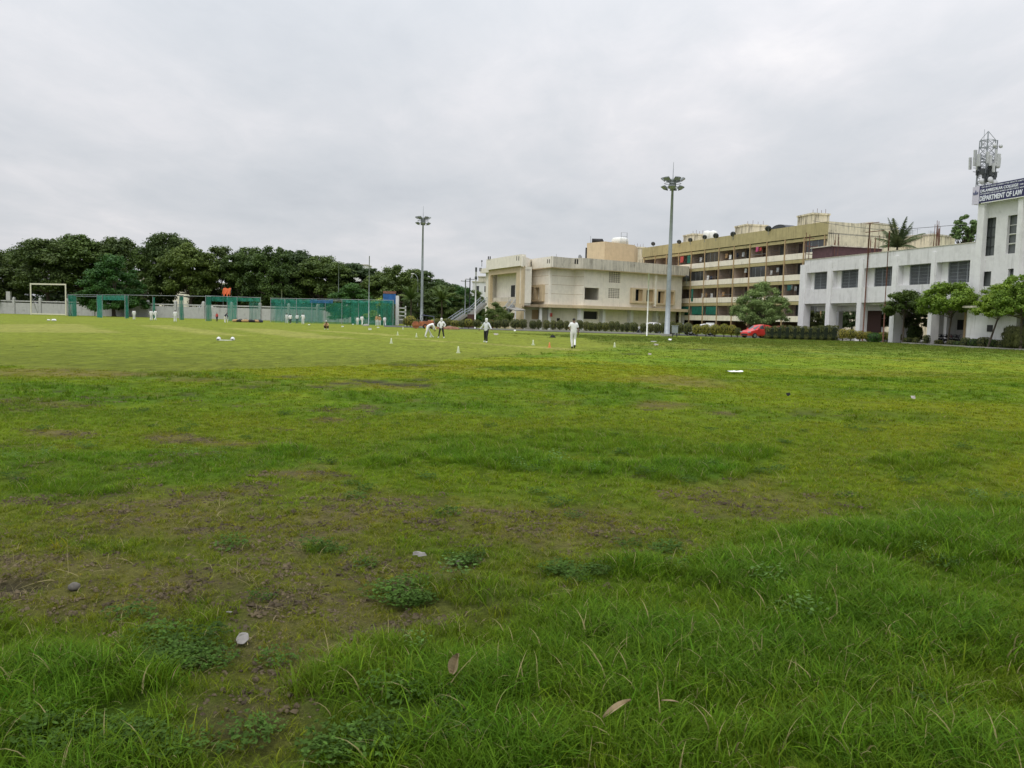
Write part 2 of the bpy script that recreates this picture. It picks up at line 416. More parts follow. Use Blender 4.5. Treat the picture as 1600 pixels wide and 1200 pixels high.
DIRT = [(92, 610, 22, 2.5, 1), (500, 606, 24, 2.5, 1), (525, 599, 30, 3, 1), (580, 596, 34, 3, 1), (635, 601, 50, 2.5, .9), (545, 600, 25, 2, .8), (655, 594, 22, 2, 1),
        (635, 570, 40, 3, .8), (670, 572, 25, 3, .7), (450, 588, 24, 2, .8), (400, 606, 25, 2.5, .7), (987, 553, 17, 1.6, 1), (1033, 557, 17, 1.4, 1), (1095, 546, 20, 1.4, .9),
        (1135, 564, 15, 1.6, .7), (200, 619, 25, 4, .6), (298, 616, 20, 3, .5), (1175, 576, 20, 1.6, .6), (905, 615, 18, 2, .5), (1255, 648, 25, 4, .5), (1310, 590, 50, 4, .5),
        (0, 905, 90, 14, .9), (250, 1008, 40, 8, .6), (300, 938, 12, 12, .7)]
LUSH = [(1250, 1210, 520, 90, 1), (760, 1215, 200, 70, 1), (60, 1215, 260, 60, .9), (1340, 1080, 420, 170, 1), (1250, 920, 260, 60, .95), (1000, 1060, 260, 110, .95), (760, 1120, 160, 90, .9), (1540, 860, 160, 90, .8), (90, 1090, 210, 85, 1), (60, 1180, 200, 40, .8),
        (560, 1100, 90, 60, .65), (620, 1040, 120, 40, .5), (1070, 742, 120, 20, 1), (960, 738, 130, 16, .9), (760, 722, 170, 16, .9), (600, 735, 60, 14, .9), (900, 700, 260, 24, .6), (460, 715, 60, 14, .75),
        (1170, 715, 70, 14, .8), (1440, 735, 160, 24, .7), (1300, 650, 200, 12, .45), (110, 760, 110, 22, .65), (320, 735, 90, 13, .5), (720, 945, 90, 28, .55), (500, 870, 40, 12, .5), (1330, 595, 110, 5, .6),
        (1500, 620, 90, 10, .5), (1540, 548, 200, 10, .7), (1250, 536, 260, 6, .8), (300, 610, 250, 8, .3), (1000, 905, 100, 25, .8), (1330, 860, 200, 30, .8), (150, 650, 180, 12, .3), (1560, 700, 90, 30, .5)]
CLOV = [(275, 1035, 85, 50, 1), (240, 1150, 150, 55, .9), (760, 965, 70, 22, 1), (640, 945, 40, 25, .7), (610, 1150, 130, 60, .75), (905, 908, 45, 14, .8), (505, 868, 45, 16, .8), (728, 882, 34, 9, 1), (1060, 865, 40, 10, .6), (500, 1130, 40, 30, .5), (30, 1180, 60, 40, .6), (440, 1040, 40, 18, .4)]
PALE = [(60, 584, 160, 6, .4), (470, 571, 120, 2.2, .7), (680, 562, 130, 2.5, .8), (780, 560, 60, 2, .6), (300, 530, 900, 2.0, .0), (1220, 650, 120, 16, .25), (1150, 790, 200, 40, .4), (1450, 585, 220, 7, .55)]
STRIPS = [[(-60, 507), (128, 506), (186, 521), (-60, 519)], [(213, 508), (266, 508), (392, 525), (322, 523)], [(348, 512), (425, 514), (570, 530), (470, 529)],
          [(590, 527), (640, 529), (940, 546.5), (900, 547)], [(470, 516), (500, 516), (640, 524), (610, 525)]]
def mown_mask(x, y):
    a = np.array([(-400, 577), (0, 577), (250, 577), (430, 576), (560, 571), (700, 565), (830, 556), (930, 546), (960, 538), (900, 528), (780, 521), (640, 514)], float)
    W = [gnd(p[0], p[1]) for p in a]
    poly = [(p.x, p.y) for p in W] + [(-8, 175), (-320, 260), (-320, 60)]
    return poly_mask(x + (fbm(x, y, .3, 3, 5) - .5) * 3, y + (fbm(x, y, .3, 3, 6) - .5) * 4, poly)
def poly_mask(x, y, poly):
    ins = np.zeros(x.shape, bool); n = len(poly)
    for i in range(n):
        x1, y1 = poly[i]; x2, y2 = poly[(i + 1) % n]
        c = ((y1 > y) != (y2 > y))
        with np.errstate(divide='ignore', invalid='ignore'):
            xi = (x2 - x1) * (y - y1) / (y2 - y1 + 1e-12) + x1
        ins ^= c & (x < xi)
    return ins.astype(float)
def field(x, y):
    """soil, dirt, lush, clover, pale, mown masks of the field"""
    n1 = fbm(x, y, .35, 4, 3); n2 = fbm(x, y, 1.6, 4, 23); n3 = fbm(x, y * .7, .12, 3, 43)
    mown = mown_mask(x, y)
    soil = blob(x, y, SOIL, .9, (.35, 1.3)) * (1 - mown * .5)
    soil = np.maximum(soil, .55 * ss(n2 * .5 + n1 * .5, .60, .72) * (1 - mown))
    dirt = blob(x, y, DIRT, .45)
    lush = np.maximum(blob(x, y, LUSH, 1.0, (.35, 1.35)), .5 * ss(n1, .55, .72) * (1 - mown))
    soil = soil * (1 - ss(lush, .45, .9)) * ss(y, 1.0, 2.5)
    clov = blob(x, y, CLOV, .6)
    pale = blob(x, y, PALE, .5)
    st = np.zeros_like(x)
    for s_ in STRIPS:
        W = [gnd(*p) for p in s_]
        st = np.maximum(st, poly_mask(x + (n2 - .5) * 1.2, y + (n1 - .5) * 3, [(p.x, p.y) for p in W]))
    return dict(soil=soil, dirt=dirt, lush=lush, clov=clov, pale=pale, strip=st, mown=mown, n1=n1, n2=n2, n3=n3)
def lerp(a, b, t): return a + (np.asarray(b) - a) * t[:, None]
def grass_tint(m, x, y):
    c = np.tile(np.array([.145, .215, .010]), (len(x), 1))
    c = lerp(c, (.215, .240, .012), ss(m['n3'], .45, .62) * .7)
    c = lerp(c, (.105, .195, .010), ss(m['n1'], .50, .66) * .6)
    c = lerp(c, (.185, .175, .018), np.clip(m['soil'] * 1.1, 0, 1) * .85)
    c = lerp(c, (.190, .210, .016), np.clip(m['pale'], 0, 1) * .7)
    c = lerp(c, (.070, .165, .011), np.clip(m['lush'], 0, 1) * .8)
    # deeper green of long grass close by, with vignette darkening put into the colour
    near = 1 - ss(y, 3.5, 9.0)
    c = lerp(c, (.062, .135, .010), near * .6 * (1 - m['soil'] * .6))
    c = lerp(c, (.150, .180, .026), m['mown'] * .9)
    c = lerp(c, (.125, .155, .034), ss(y, 25, 70) * .75 * (1 - m['mown']))
    c = lerp(c, (.275, .265, .090), m['strip'] * .5)
    return c * np.array([1.10, 1.08, .92])
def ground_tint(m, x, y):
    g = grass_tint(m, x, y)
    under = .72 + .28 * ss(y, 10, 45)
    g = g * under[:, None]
    soil = np.tile(np.array([.155, .130, .058]), (len(x), 1))
    soil = lerp(soil, (.100, .080, .052), ss(m['n1'], .42, .6) * .8)
    soil = lerp(soil, (.165, .105, .070), ss(y, 9, 16) * .7)
    c = g + (soil - g) * np.clip(m['soil'] * (.42 + .48 * ss(fbm(x, y, 3.0, 4, 77), .45, .62)), 0, 1)[:, None] * (.55 + .45 * (1 - ss(y, 8, 30)))[:, None]
    c = lerp(c, (.045, .038, .026), np.clip(m['dirt'], 0, 1) * .9)
    return c
def gz(x, y, m=None):
    if m is None: m = field(x, y)
    k = 1 - ss(y, 40, 75)
    near = np.abs(x) < 200
    z = (fbm(x, y, .22, 3, 61) - .5) * .16 + (fbm(x, y, 1.3, 3, 62) - .5) * .07 + np.clip(m['lush'], 0, 1) * .05 - m['dirt'] * .04
    return z * k * near * ss(y, -2, 1)
def gz1(x, y): return float(gz(np.array([float(x)]), np.array([float(y)]))[0])

def axis(a, b, lo, hi):
    v = [0.0]
    while v[-1] < hi: v.append(v[-1] + a + b * abs(v[-1]))
    u = [0.0]
    while u[-1] > lo: u.append(u[-1] - a - b * abs(u[-1]))
    return np.array(u[:0:-1] + v)
xs = axis(.07, .020, -2500, 2500); ys = np.concatenate([np.array([-1500, -500, -150, -50, -20, -8, -3, 0]), 1.5 + axis(.05, .0125, 0, 3000)])
X, Y = np.meshgrid(xs, ys); xf, yf = X.ravel(), Y.ravel()
gm = field(xf, yf)
gzv = gz(xf, yf, gm)
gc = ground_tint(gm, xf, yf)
nx, ny = len(xs), len(ys)
idx = np.arange(nx * ny).reshape(ny, nx)
quads = np.stack([idx[:-1, :-1], idx[:-1, 1:], idx[1:, 1:], idx[1:, :-1]], -1).reshape(-1, 4)
def np_mesh(name, V, Q, nv=4):
    me = bpy.data.meshes.new(name)
    me.vertices.add(len(V)); me.vertices.foreach_set('co', np.asarray(V, np.float32).ravel())
    me.loops.add(len(Q) * nv); me.loops.foreach_set('vertex_index', np.asarray(Q, np.int32).ravel())
    me.polygons.add(len(Q)); me.polygons.foreach_set('loop_start', np.arange(0, len(Q) * nv, nv, dtype=np.int32))
    me.update(calc_edges=True); return me
me = np_mesh('ground', np.stack([xf, yf, gzv], 1), quads)
me.polygons.foreach_set('use_smooth', np.ones(len(quads), bool))
ca = me.color_attributes.new('tint', 'FLOAT_COLOR', 'POINT')
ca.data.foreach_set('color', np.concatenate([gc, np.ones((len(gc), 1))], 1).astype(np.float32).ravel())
at_ = me.attributes.new('soil', 'FLOAT', 'POINT'); at_.data.foreach_set('value', np.clip(gm['soil'] + gm['dirt'], 0, 1).astype(np.float32))
gmat, nt, b = new_mat('grass_field')
t = nt.nodes.new('ShaderNodeTexCoord').outputs['Object']
a = nt.nodes.new('ShaderNodeAttribute'); a.attribute_name = 'tint'
so = nt.nodes.new('ShaderNodeAttribute'); so.attribute_name = 'soil'
f1 = mrange(nt, noise(nt, mapping(nt, t, (1, .45, 1)), 2.2, 8, 0.7), .3, .7, .62, 1.38)
f2 = mrange(nt, noise(nt, t, 30.0, 9, 0.85), .32, .68, .5, 1.5)
f3 = mrange(nt, noise(nt, mapping(nt, t, (1, .5, 1)), .33, 6, 0.65), .3, .7, .85, 1.15)
f4 = mrange(nt, noise(nt, mapping(nt, t, (1, .18, 1)), 5.0, 8, 0.8), .3, .7, .8, 1.2)
sc = nt.nodes.new('ShaderNodeVectorMath'); sc.operation = 'SCALE'; nt.links.new(a.outputs['Color'], sc.inputs[0])
nt.links.new(math_node(nt, 'MULTIPLY', math_node(nt, 'MULTIPLY', f1, f4), math_node(nt, 'MULTIPLY', f2, f3)), sc.inputs['Scale'])
peb = mrange(nt, noise(nt, t, 90.0, 2, 0.5), .66, .74)
c = mixc(nt, math_node(nt, 'MULTIPLY', math_node(nt, 'MULTIPLY', peb, so.outputs['Fac']), .6), sc.outputs[0], (.26, .22, .16))
nt.links.new(c, b.inputs['Base Color']); b.inputs['Roughness'].default_value = 0.95; b.inputs['Specular IOR Level'].default_value = 0.1
bp = nt.nodes.new('ShaderNodeBump'); bp.inputs['Strength'].default_value = 1.0; bp.inputs['Distance'].default_value = 0.05
f5 = mrange(nt, noise(nt, t, 140.0, 4, 0.8), .3, .7, .6, 1.4)
sc2 = nt.nodes.new('ShaderNodeVectorMath'); sc2.operation = 'SCALE'; nt.links.new(c, sc2.inputs[0]); nt.links.new(f5, sc2.inputs['Scale']); nt.links.new(sc2.outputs[0], b.inputs['Base Color'])
hsum = math_node(nt, 'ADD', noise(nt, t, 22.0, 10, 0.85), math_node(nt, 'MULTIPLY', noise(nt, t, 1.8, 5, 0.6), 3.0))
nt.links.new(hsum, bp.inputs['Height']); nt.links.new(bp.outputs[0], b.inputs['Normal'])
me.materials.append(gmat)
tag(link(bpy.data.objects.new('ground', me)), kind='structure')

# ---- grass: small tufts scattered as instances on point clouds
lib = bpy.data.collections.new('tuft_library')
def grass_mat(name, var=.35, tr=.35):
    m, nt, b = new_mat(name)
    a = nt.nodes.new('ShaderNodeAttribute'); a.attribute_type = 'INSTANCER'; a.attribute_name = 'tint'
    r = nt.nodes.new('ShaderNodeAttribute'); r.attribute_name = 'rnd'
    oi = nt.nodes.new('ShaderNodeObjectInfo')
    v = math_node(nt, 'MULTIPLY', mrange(nt, r.outputs['Fac'], 0, 1, 1 - var, 1 + var), mrange(nt, oi.outputs['Random'], 0, 1, .82, 1.18))
    s = nt.nodes.new('ShaderNodeVectorMath'); s.operation = 'SCALE'; nt.links.new(a.outputs['Color'], s.inputs[0]); nt.links.new(v, s.inputs['Scale'])
    dry = nt.nodes.new('ShaderNodeAttribute'); dry.attribute_name = 'dry'
    c = mixc(nt, dry.outputs['Fac'], s.outputs[0], (.30, .26, .12))
    nt.links.new(c, b.inputs['Base Color']); b.inputs['Roughness'].default_value = 0.55; b.inputs['Specular IOR Level'].default_value = 0.06
    tl = nt.nodes.new('ShaderNodeBsdfTranslucent'); nt.links.new(c, tl.inputs['Color'])
    ms = nt.nodes.new('ShaderNodeMixShader'); ms.inputs[0].default_value = tr
    nt.links.new(b.outputs[0], ms.inputs[1]); nt.links.new(tl.outputs[0], ms.inputs[2])
    nt.links.new(ms.outputs[0], nt.nodes['Material Output'].inputs['Surface'])
    return m
blade_mat = grass_mat('grass_blade')
def tuft(name, n, rad, h, wd, bend, seed, seg=3, dryp=.05, lay=0.0):
    r = np.random.default_rng(seed); V = []; Q = []; rn = []; dr = []
    for i in range(n):
        ang = r.uniform(0, 6.283); rr = rad * math.sqrt(r.uniform()); bx, by = rr*math.cos(ang), rr*math.sin(ang)
        da = r.uniform(0, 6.283); hh = h * r.uniform(.45, 1.15); bd = bend * r.uniform(.2, 1.3) * hh; ww = wd * (r.uniform(.5, 1.1) if r.uniform() < .75 else r.uniform(1.4, 2.4))
        pa = da + r.uniform(-1, 1) + 1.57; sx, sy = math.cos(pa)*ww/2, math.sin(pa)*ww/2
        b0 = len(V); lean = lay * r.uniform(.3, 1)
        for k in range(seg + 1):
            t_ = k / seg; o = bd * t_**1.8 + lean * hh * t_; z = hh * (t_ - .35 * bend * t_**3) * (1 - .5 * lay * t_)
            x, y = bx + math.cos(da)*o, by + math.sin(da)*o; wk = (1 - t_**1.5 * .92)
            V += [(x - sx*wk, y - sy*wk, z), (x + sx*wk, y + sy*wk, z)]
        d = 1.0 if r.uniform() < dryp else 0.0; q = r.uniform()
        for k in range(seg):
            a0 = b0 + 2*k; Q.append((a0, a0+1, a0+3, a0+2)); rn.append(q * .8 + .2 * k / seg); dr.append(d)
    return finish_tuft(name, V, Q, rn, dr)
def finish_tuft(name, V, Q, rn, dr):
    me = np_mesh(name, np.array(V), np.array(Q))
    me.attributes.new('rnd', 'FLOAT', 'FACE').data.foreach_set('value', np.array(rn, np.float32))
    me.attributes.new('dry', 'FLOAT', 'FACE').data.foreach_set('value', np.array(dr, np.float32))
    me.materials.append(blade_mat)
    o = bpy.data.objects.new(name, me); return o
def clover(name, n, rad, seed):
    """low creeping weed with small rounded leaflets"""
    r = np.random.default_rng(seed); V = []; Q = []; rn = []; dr = []
    for i in range(n):
        ang = r.uniform(0, 6.283); rr = rad * math.sqrt(r.uniform()); cx, cy = rr*math.cos(ang), rr*math.sin(ang); cz = r.uniform(.012, .06)
        q = r.uniform()
        for k in range(3):
            a_ = r.uniform(0, 6.283); s_ = r.uniform(.005, .0095); tx, ty = r.normal(0, .35), r.normal(0, .35)
            ox, oy = cx + math.cos(a_)*s_*.9, cy + math.sin(a_)*s_*.9; b0 = len(V)
            for (u, v_) in ((-1, 0), (0, -.7), (1, 0), (0, .7)):
                lx = (u*math.cos(a_) - v_*math.sin(a_))*s_; ly = (u*math.sin(a_) + v_*math.cos(a_))*s_
                V.append((ox + lx, oy + ly, cz + lx*tx + ly*ty))
            Q.append((b0, b0+1, b0+2, b0+3)); rn.append(q * .6 + r.uniform() * .4); dr.append(0)
    return finish_tuft(name, V, Q, rn, dr)
def scatter(name, label, cat, protos, P, tint, scl, tilt=.12):
    """protos get a collection of their own; each point picks one, turned and scaled"""
    if not len(P): return
    c = bpy.data.collections.new(name + '_kinds')
    for i, o in enumerate(protos): c.objects.link(o)
    me = bpy.data.meshes.new(name); me.vertices.add(len(P)); me.vertices.foreach_set('co', P.astype(np.float32).ravel())
    n = len(P)
    rot = np.stack([rng.normal(0, tilt, n), rng.normal(0, tilt, n), rng.uniform(0, 6.283, n)], 1)
    me.attributes.new('rot', 'FLOAT_VECTOR', 'POINT').data.foreach_set('vector', rot.astype(np.float32).ravel())
    me.attributes.new('scl', 'FLOAT', 'POINT').data.foreach_set('value', scl.astype(np.float32))
    me.attributes.new('pick', 'INT', 'POINT').data.foreach_set('value', rng.integers(0, len(protos), n).astype(np.int32))
    me.attributes.new('tint', 'FLOAT_COLOR', 'POINT').data.foreach_set('color', np.concatenate([tint, np.ones((n, 1))], 1).astype(np.float32).ravel())
    o = link(bpy.data.objects.new(name, me)); tag(o, label, cat, kind='stuff')
    g = bpy.data.node_groups.new(name, 'GeometryNodeTree')
    g.interface.new_socket('Geometry', in_out='INPUT', socket_type='NodeSocketGeometry')
    g.interface.new_socket('Geometry', in_out='OUTPUT', socket_type='NodeSocketGeometry')
    gi, go = g.nodes.new('NodeGroupInput'), g.nodes.new('NodeGroupOutput')
    ip = g.nodes.new('GeometryNodeInstanceOnPoints'); ci = g.nodes.new('GeometryNodeCollectionInfo')
    ci.inputs['Collection'].default_value = c; ci.inputs['Separate Children'].default_value = True; ci.inputs['Reset Children'].default_value = True
    def na(nm, ty):
        q = g.nodes.new('GeometryNodeInputNamedAttribute'); q.data_type = ty; q.inputs['Name'].default_value = nm; return q.outputs['Attribute']
    g.links.new(gi.outputs[0], ip.inputs['Points']); g.links.new(ci.outputs[0], ip.inputs['Instance'])
    ip.inputs['Pick Instance'].default_value = True
    g.links.new(na('pick', 'INT'), ip.inputs['Instance Index']); g.links.new(na('rot', 'FLOAT_VECTOR'), ip.inputs['Rotation'])
    g.links.new(na('scl', 'FLOAT'), ip.inputs['Scale']); g.links.new(ip.outputs[0], go.inputs[0])
    md = o.modifiers.new('scatter', 'NODES'); md.node_group = g
    return o
def sample(y0, y1, dens, marg=1.2):
    """random points over the part of the field seen, plus a margin to each side"""
    out = []
    area = 0; k = 0.66
    n = int(dens * (y1 - y0) * (k * (y0 + y1) + 2 * marg))
    y = np.sqrt(rng.uniform(y0**2, y1**2, n)) if True else 0
    x = rng.uniform(-1, 1, n) * (k * y + marg)
    return x, y
QL = 1.0
# near field
def zone(y0, y1, dens, tall, short, hs, nm, first=False):
    x, y = sample(y0, y1, dens * QL)
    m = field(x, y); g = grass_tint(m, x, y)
    u = rng.uniform(size=len(x))
    spot = fbm(x, y, 5.5, 3, 131)
    bare = np.clip(np.maximum(m['soil'] * (.15 + .68 * ss(spot, .43, .62)), m['dirt'] * .9), 0, 1) * (.8 + .35 * ss(m['n2'], .35, .6))
    keep_s = (u > bare) & (u > m['mown'] * (1.0 if y0 < 40 else 1.0) * .93) & (u > m['clov'] * .75)
    lush = ss(np.clip(m['lush'], 0, 1), .25, .75)
    nearg = (1 - ss(y, 3.6, 6)) * (1 - np.clip(m['soil'] * 1.4, 0, 1)) * .7
    is_t = keep_s & (rng.uniform(size=len(x)) < np.clip(lush * (.9 if y0 < 5 else .8) + nearg, 0, 1) * .9)
    is_s = keep_s & ~is_t
    z = gz(x, y, m) - .004
    P = np.stack([x, y, z], 1)
    jit = 1 + rng.normal(0, .13, (len(x), 1))
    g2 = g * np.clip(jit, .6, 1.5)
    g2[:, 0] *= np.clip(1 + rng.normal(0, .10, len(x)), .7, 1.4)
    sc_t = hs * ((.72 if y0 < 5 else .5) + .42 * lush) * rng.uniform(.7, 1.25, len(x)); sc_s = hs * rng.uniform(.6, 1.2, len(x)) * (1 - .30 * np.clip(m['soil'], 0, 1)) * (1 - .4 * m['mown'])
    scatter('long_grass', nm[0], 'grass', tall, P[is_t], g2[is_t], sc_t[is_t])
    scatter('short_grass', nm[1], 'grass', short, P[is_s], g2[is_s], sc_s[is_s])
    return x, y, m, P
T1 = [tuft('tall_tuft', 42, .075, .118, .0034, .75, 10 + i, 4, .03, .25) for i in range(5)]
S1 = [tuft('short_tuft', 24, .055, .058, .0036, .7, 30 + i, 3, .07, .4) for i in range(5)]
T2 = [tuft('tall_tuft_far', 30, .12, .150, .011, .7, 50 + i, 3, .03, .3) for i in range(4)]
S2 = [tuft('short_tuft_far', 26, .12, .055, .009, .7, 60 + i, 2, .04, .5) for i in range(4)]
T3 = [tuft('tall_clump', 30, .30, .15, .028, .6, 70 + i, 2, .02, .3) for i in range(3)]
S3 = [tuft('short_clump', 26, .30, .055, .022, .6, 80 + i, 2, .03, .6) for i in range(3)]
zone(1.9, 6.5, 430, T1, S1, 1.0, ('long tangled grass growing nearest in front', 'short thin grass nearest in front'))
zone(6.5, 13, 190, T1, S1, 1.05, ('long grass clumps beyond the bare patch', 'short grass beyond and beside the bare patch'))
zone(13, 30, 42, T2, S2, 1.05, ('tufts of long grass in the rough middle field', 'short grass over the rough middle field'))
zone(30, 95, 5.5, T3, S3, 1.0, ('long grass growing towards the hedge line', 'short grass reaching towards the hedge line'))
def clods(name, n, rad, seed):
    r = np.random.default_rng(seed); V = []; Q = []; rn = []; dr = []
    for i in range(n):
        a_ = r.uniform(0, 6.283); rr = rad * math.sqrt(r.uniform()); cx, cy = rr*math.cos(a_), rr*math.sin(a_); s_ = .0025 + .008 * r.uniform()**3
        b0 = len(V); P_ = [(-1,-1,-.6),(1,-1,-.6),(1,1,-.6),(-1,1,-.6),(-.6,-.6,.6),(.6,-.6,.6),(.6,.6,.6),(-.6,.6,.6)]
        for p_ in P_: V.append((cx + s_*(p_[0] + r.normal(0, .3)), cy + s_*(p_[1] + r.normal(0, .3)), s_*(.4 + p_[2]*.8 + r.normal(0, .2))))
        for f_ in ((4,5,6,7),(0,1,5,4),(1,2,6,5),(2,3,7,6),(3,0,4,7)): Q.append(tuple(b0 + k for k in f_)); rn.append(r.uniform()); dr.append(0)
    return finish_tuft(name, V, Q, rn, dr)
x, y = sample(1.9, 15, 60); m = field(x, y); k = rng.uniform(size=len(x)) < np.clip(m['soil'] * .75, 0, 1)
scatter('soil_crumbs', 'crumbs and small clods of dry soil over the bare patch', 'soil crumbs', [clods('clods', 60, .13, 140 + i) for i in range(4)], np.stack([x, y, gz(x, y) - .002], 1)[k],
        lerp(np.tile(np.array([.17, .135, .08]), (k.sum(), 1)), (.10, .08, .052), rng.uniform(0, 1, k.sum())), rng.uniform(.7, 1.4, k.sum()), .05)
# creeping weeds and straw
x, y = sample(1.9, 13, 130); m = field(x, y)
k = rng.uniform(size=len(x)) < m['clov'] * .75 * (m['n2'] > .40) + .004
tc_ = np.tile(np.array([.068, .130, .022]), (k.sum(), 1)) * np.clip(1 + rng.normal(0, .15, (k.sum(), 1)), .6, 1.5)
scatter('clover_patch', 'dark creeping clover like weeds in flat mats near the bare soil', 'weeds', [clover('clover', 85, .10, 5 + i) for i in range(4)],
        np.stack([x, y, gz(x, y)], 1)[k], tc_, rng.uniform(.8, 1.3, k.sum()), .05)
def broadleaf(name, n, h, seed):
    r = np.random.default_rng(seed); V = []; Q = []; rn = []; dr = []
    for i in range(n):
        a_ = r.uniform(0, 6.283); rr = .09 * math.sqrt(r.uniform()); z = h * r.uniform(.35, 1.05); cx, cy = rr*math.cos(a_), rr*math.sin(a_)
        a2 = r.uniform(0, 6.283); L_, W_ = r.uniform(.018, .034), r.uniform(.007, .012); b0 = len(V); ux, uy = math.cos(a2), math.sin(a2); tl_ = r.uniform(-.4, .5)
        V += [(cx, cy, z), (cx + ux*L_*.5 - uy*W_, cy + uy*L_*.5 + ux*W_, z + L_*.5*tl_), (cx + ux*L_, cy + uy*L_, z + L_*tl_), (cx + ux*L_*.5 + uy*W_, cy + uy*L_*.5 - ux*W_, z + L_*.5*tl_)]
        Q.append((b0, b0+1, b0+2, b0+3)); rn.append(r.uniform()); dr.append(0)
    return finish_tuft(name, V, Q, rn, dr)
x, y = sample(2.2, 9, 5); m = field(x, y); k = (m['lush'] > .4) & (rng.uniform(size=len(x)) < .28)
scatter('broadleaf_weed', 'paler broad leaved weeds poking through the long grass', 'weeds', [broadleaf('broadleaf', 46, .13, 200 + i) for i in range(4)], np.stack([x, y, gz(x, y)], 1)[k],
        np.tile(np.array([.11, .20, .045]), (k.sum(), 1)), rng.uniform(.6, 1.2, k.sum()), .1)
x, y = sample(1.9, 12, 30); m = field(x, y)
heap = blob(x, y, [(30, 925, 90, 16, 1), (110, 905, 50, 12, .6), (320, 688, 60, 5, .8)], .5)
k = rng.uniform(size=len(x)) < .04 + .9 * heap + .28 * m['soil']
scatter('straw', 'dry straw coloured stems lying over the grass and soil', 'dry grass', [tuft('straw_stem', 6, .07, .09, .0025, 1.3, 90 + i, 4, 1.0, 1.2) for i in range(4)],
        np.stack([x, y, gz(x, y) + .01], 1)[k], np.tile(np.array([.3, .24, .12]), (k.sum(), 1)), rng.uniform(.6, 1.3, k.sum()), .4)
# ------------------------------------------------------------------ foliage
def leaf_mesh(name, blobs, n, size, seed, mat, flat=.35, shell=.55, droop=0.0, aspect=.55, fuzz=.20):
    """leaves scattered through ellipsoid clumps (centre, radii, share)"""
    r = np.random.default_rng(seed)
    wsum = sum(b_[2] for b_ in blobs); C = []; Rr = []; Dn = []
    for c_, rad, wt in blobs:
        k = max(4, int(n * wt / wsum))
        d = r.normal(size=(k, 3)); d /= np.linalg.norm(d, axis=1)[:, None]
        rr = shell + (1 - shell) * r.uniform(size=k) ** .7
        rr *= 1 + r.normal(0, fuzz, k)
        p = d * rr[:, None] * np.array(rad) + np.array(c_)
        C.append(p); Dn.append(d)
    C = np.concatenate(C); Dn = np.concatenate(Dn); k = len(C)
    nrm = Dn * .8 + r.normal(0, .55, (k, 3)) + np.array([0, 0, flat]); nrm /= np.linalg.norm(nrm, axis=1)[:, None]
    t_ = np.cross(nrm, r.normal(size=(k, 3))); t_ /= np.linalg.norm(t_, axis=1)[:, None]; b_ = np.cross(nrm, t_)
    s = (size * r.uniform(.6, 1.35, k))[:, None]
    V = np.stack([C - t_*s, C - b_*s*aspect + nrm*s*.15, C + t_*s - np.array([0, 0, droop])*s, C + b_*s*aspect + nrm*s*.15], 1).reshape(-1, 3)
    Q = np.arange(len(V)).reshape(-1, 4)
    me = np_mesh(name, V, Q)
    me.attributes.new('rnd', 'FLOAT', 'FACE').data.foreach_set('value', r.uniform(size=k).astype(np.float32))
    me.materials.append(mat); return me
def limbs(mb, blobs, base, top, r0, seed, n=6):
    r = random.Random(seed); base = Vector(base); top = Vector(top)
    mid = base.lerp(top, .5) + Vector((r.uniform(-.2, .2), r.uniform(-.2, .2), 0)) * r0 * 3
    mb.tube([base - Vector((0, 0, .1)), base + Vector((0, 0, r0)), mid, top], [r0*1.4, r0, r0*.85, r0*.7], 8)
    bs = sorted(blobs, key=lambda b_: -b_[2])[:22]
    for c_, rad, wt in bs:
        c_ = Vector(c_); s = base.lerp(top, r.uniform(.65, 1)); e_ = c_
        m_ = s.lerp(e_, .5) + Vector((r.uniform(-.15, .15), r.uniform(-.15, .15), -.08)) * (e_ - s).length
        mb.tube([s, m_, e_], [r0*.42, r0*.25, r0*.07], 5)
def crown_blobs(rx, ry, z0, z1, n, seed, kind='dome', br=.30):
    r = random.Random(seed); out = []
    H_ = z1 - z0
    while len(out) < n:
        u, v_, w_ = r.uniform(-1, 1), r.uniform(-1, 1), r.uniform(0, 1)
        d = math.hypot(u, v_)
        if kind == 'dome':
            if d > math.sqrt(max(0, 1 - (w_*1.0)**2.2)): continue
            if d < .45 and w_ < .55: continue
        elif kind == 'umbrella':
            if d > 1 or w_ < .45 + .25 * (1 - d): continue
            if w_ > 1 - .45 * d * d: continue
        elif kind == 'bell':
            if d > min(1, 1.1 * (1 - w_**1.5) + .08): continue
        elif kind == 'column':
            if d > math.sin(math.pi * min(1, .12 + .86 * w_)) ** .6: continue
        s = br * r.uniform(.6, 1.25)
        fl = .55 if kind == 'umbrella' else .62
        if r.random() < .22: ex = r.uniform(1.05, 1.2); u *= ex; v_ *= ex; w_ = min(1.05, w_ * 1.04); s *= .6
        out.append(((u*rx*.86, v_*ry*.86, z0 + H_ * (.06 + .86 * w_)), (s*rx, s*ry, s*rx*fl), s**2))
    return out
def make_tree(name, label, cat, loc, seed, rx, z0, z1, nb, nl, size, mat, kind='dome', r0=.3, lean=(0, 0), group=None, br=.30, shell=.5, flat=.35, rz=0):
    root = empty(name, loc, rz, label, cat, group)
    bl = crown_blobs(rx, rx, z0, z1, nb, seed, kind, br)
    bl = [((c_[0] + lean[0], c_[1] + lean[1], c_[2]), rd, w_) for c_, rd, w_ in bl]
    mb = MB(); limbs(mb, bl, (0, 0, 0), (lean[0], lean[1], z0 + (z1 - z0) * .25), r0, seed)
    mb.build('trunk', MT['bark'], root, smooth=True)
    link(bpy.data.objects.new('crown', leaf_mesh('crown', bl, nl, size, seed, mat, flat, shell)), root)
    return root
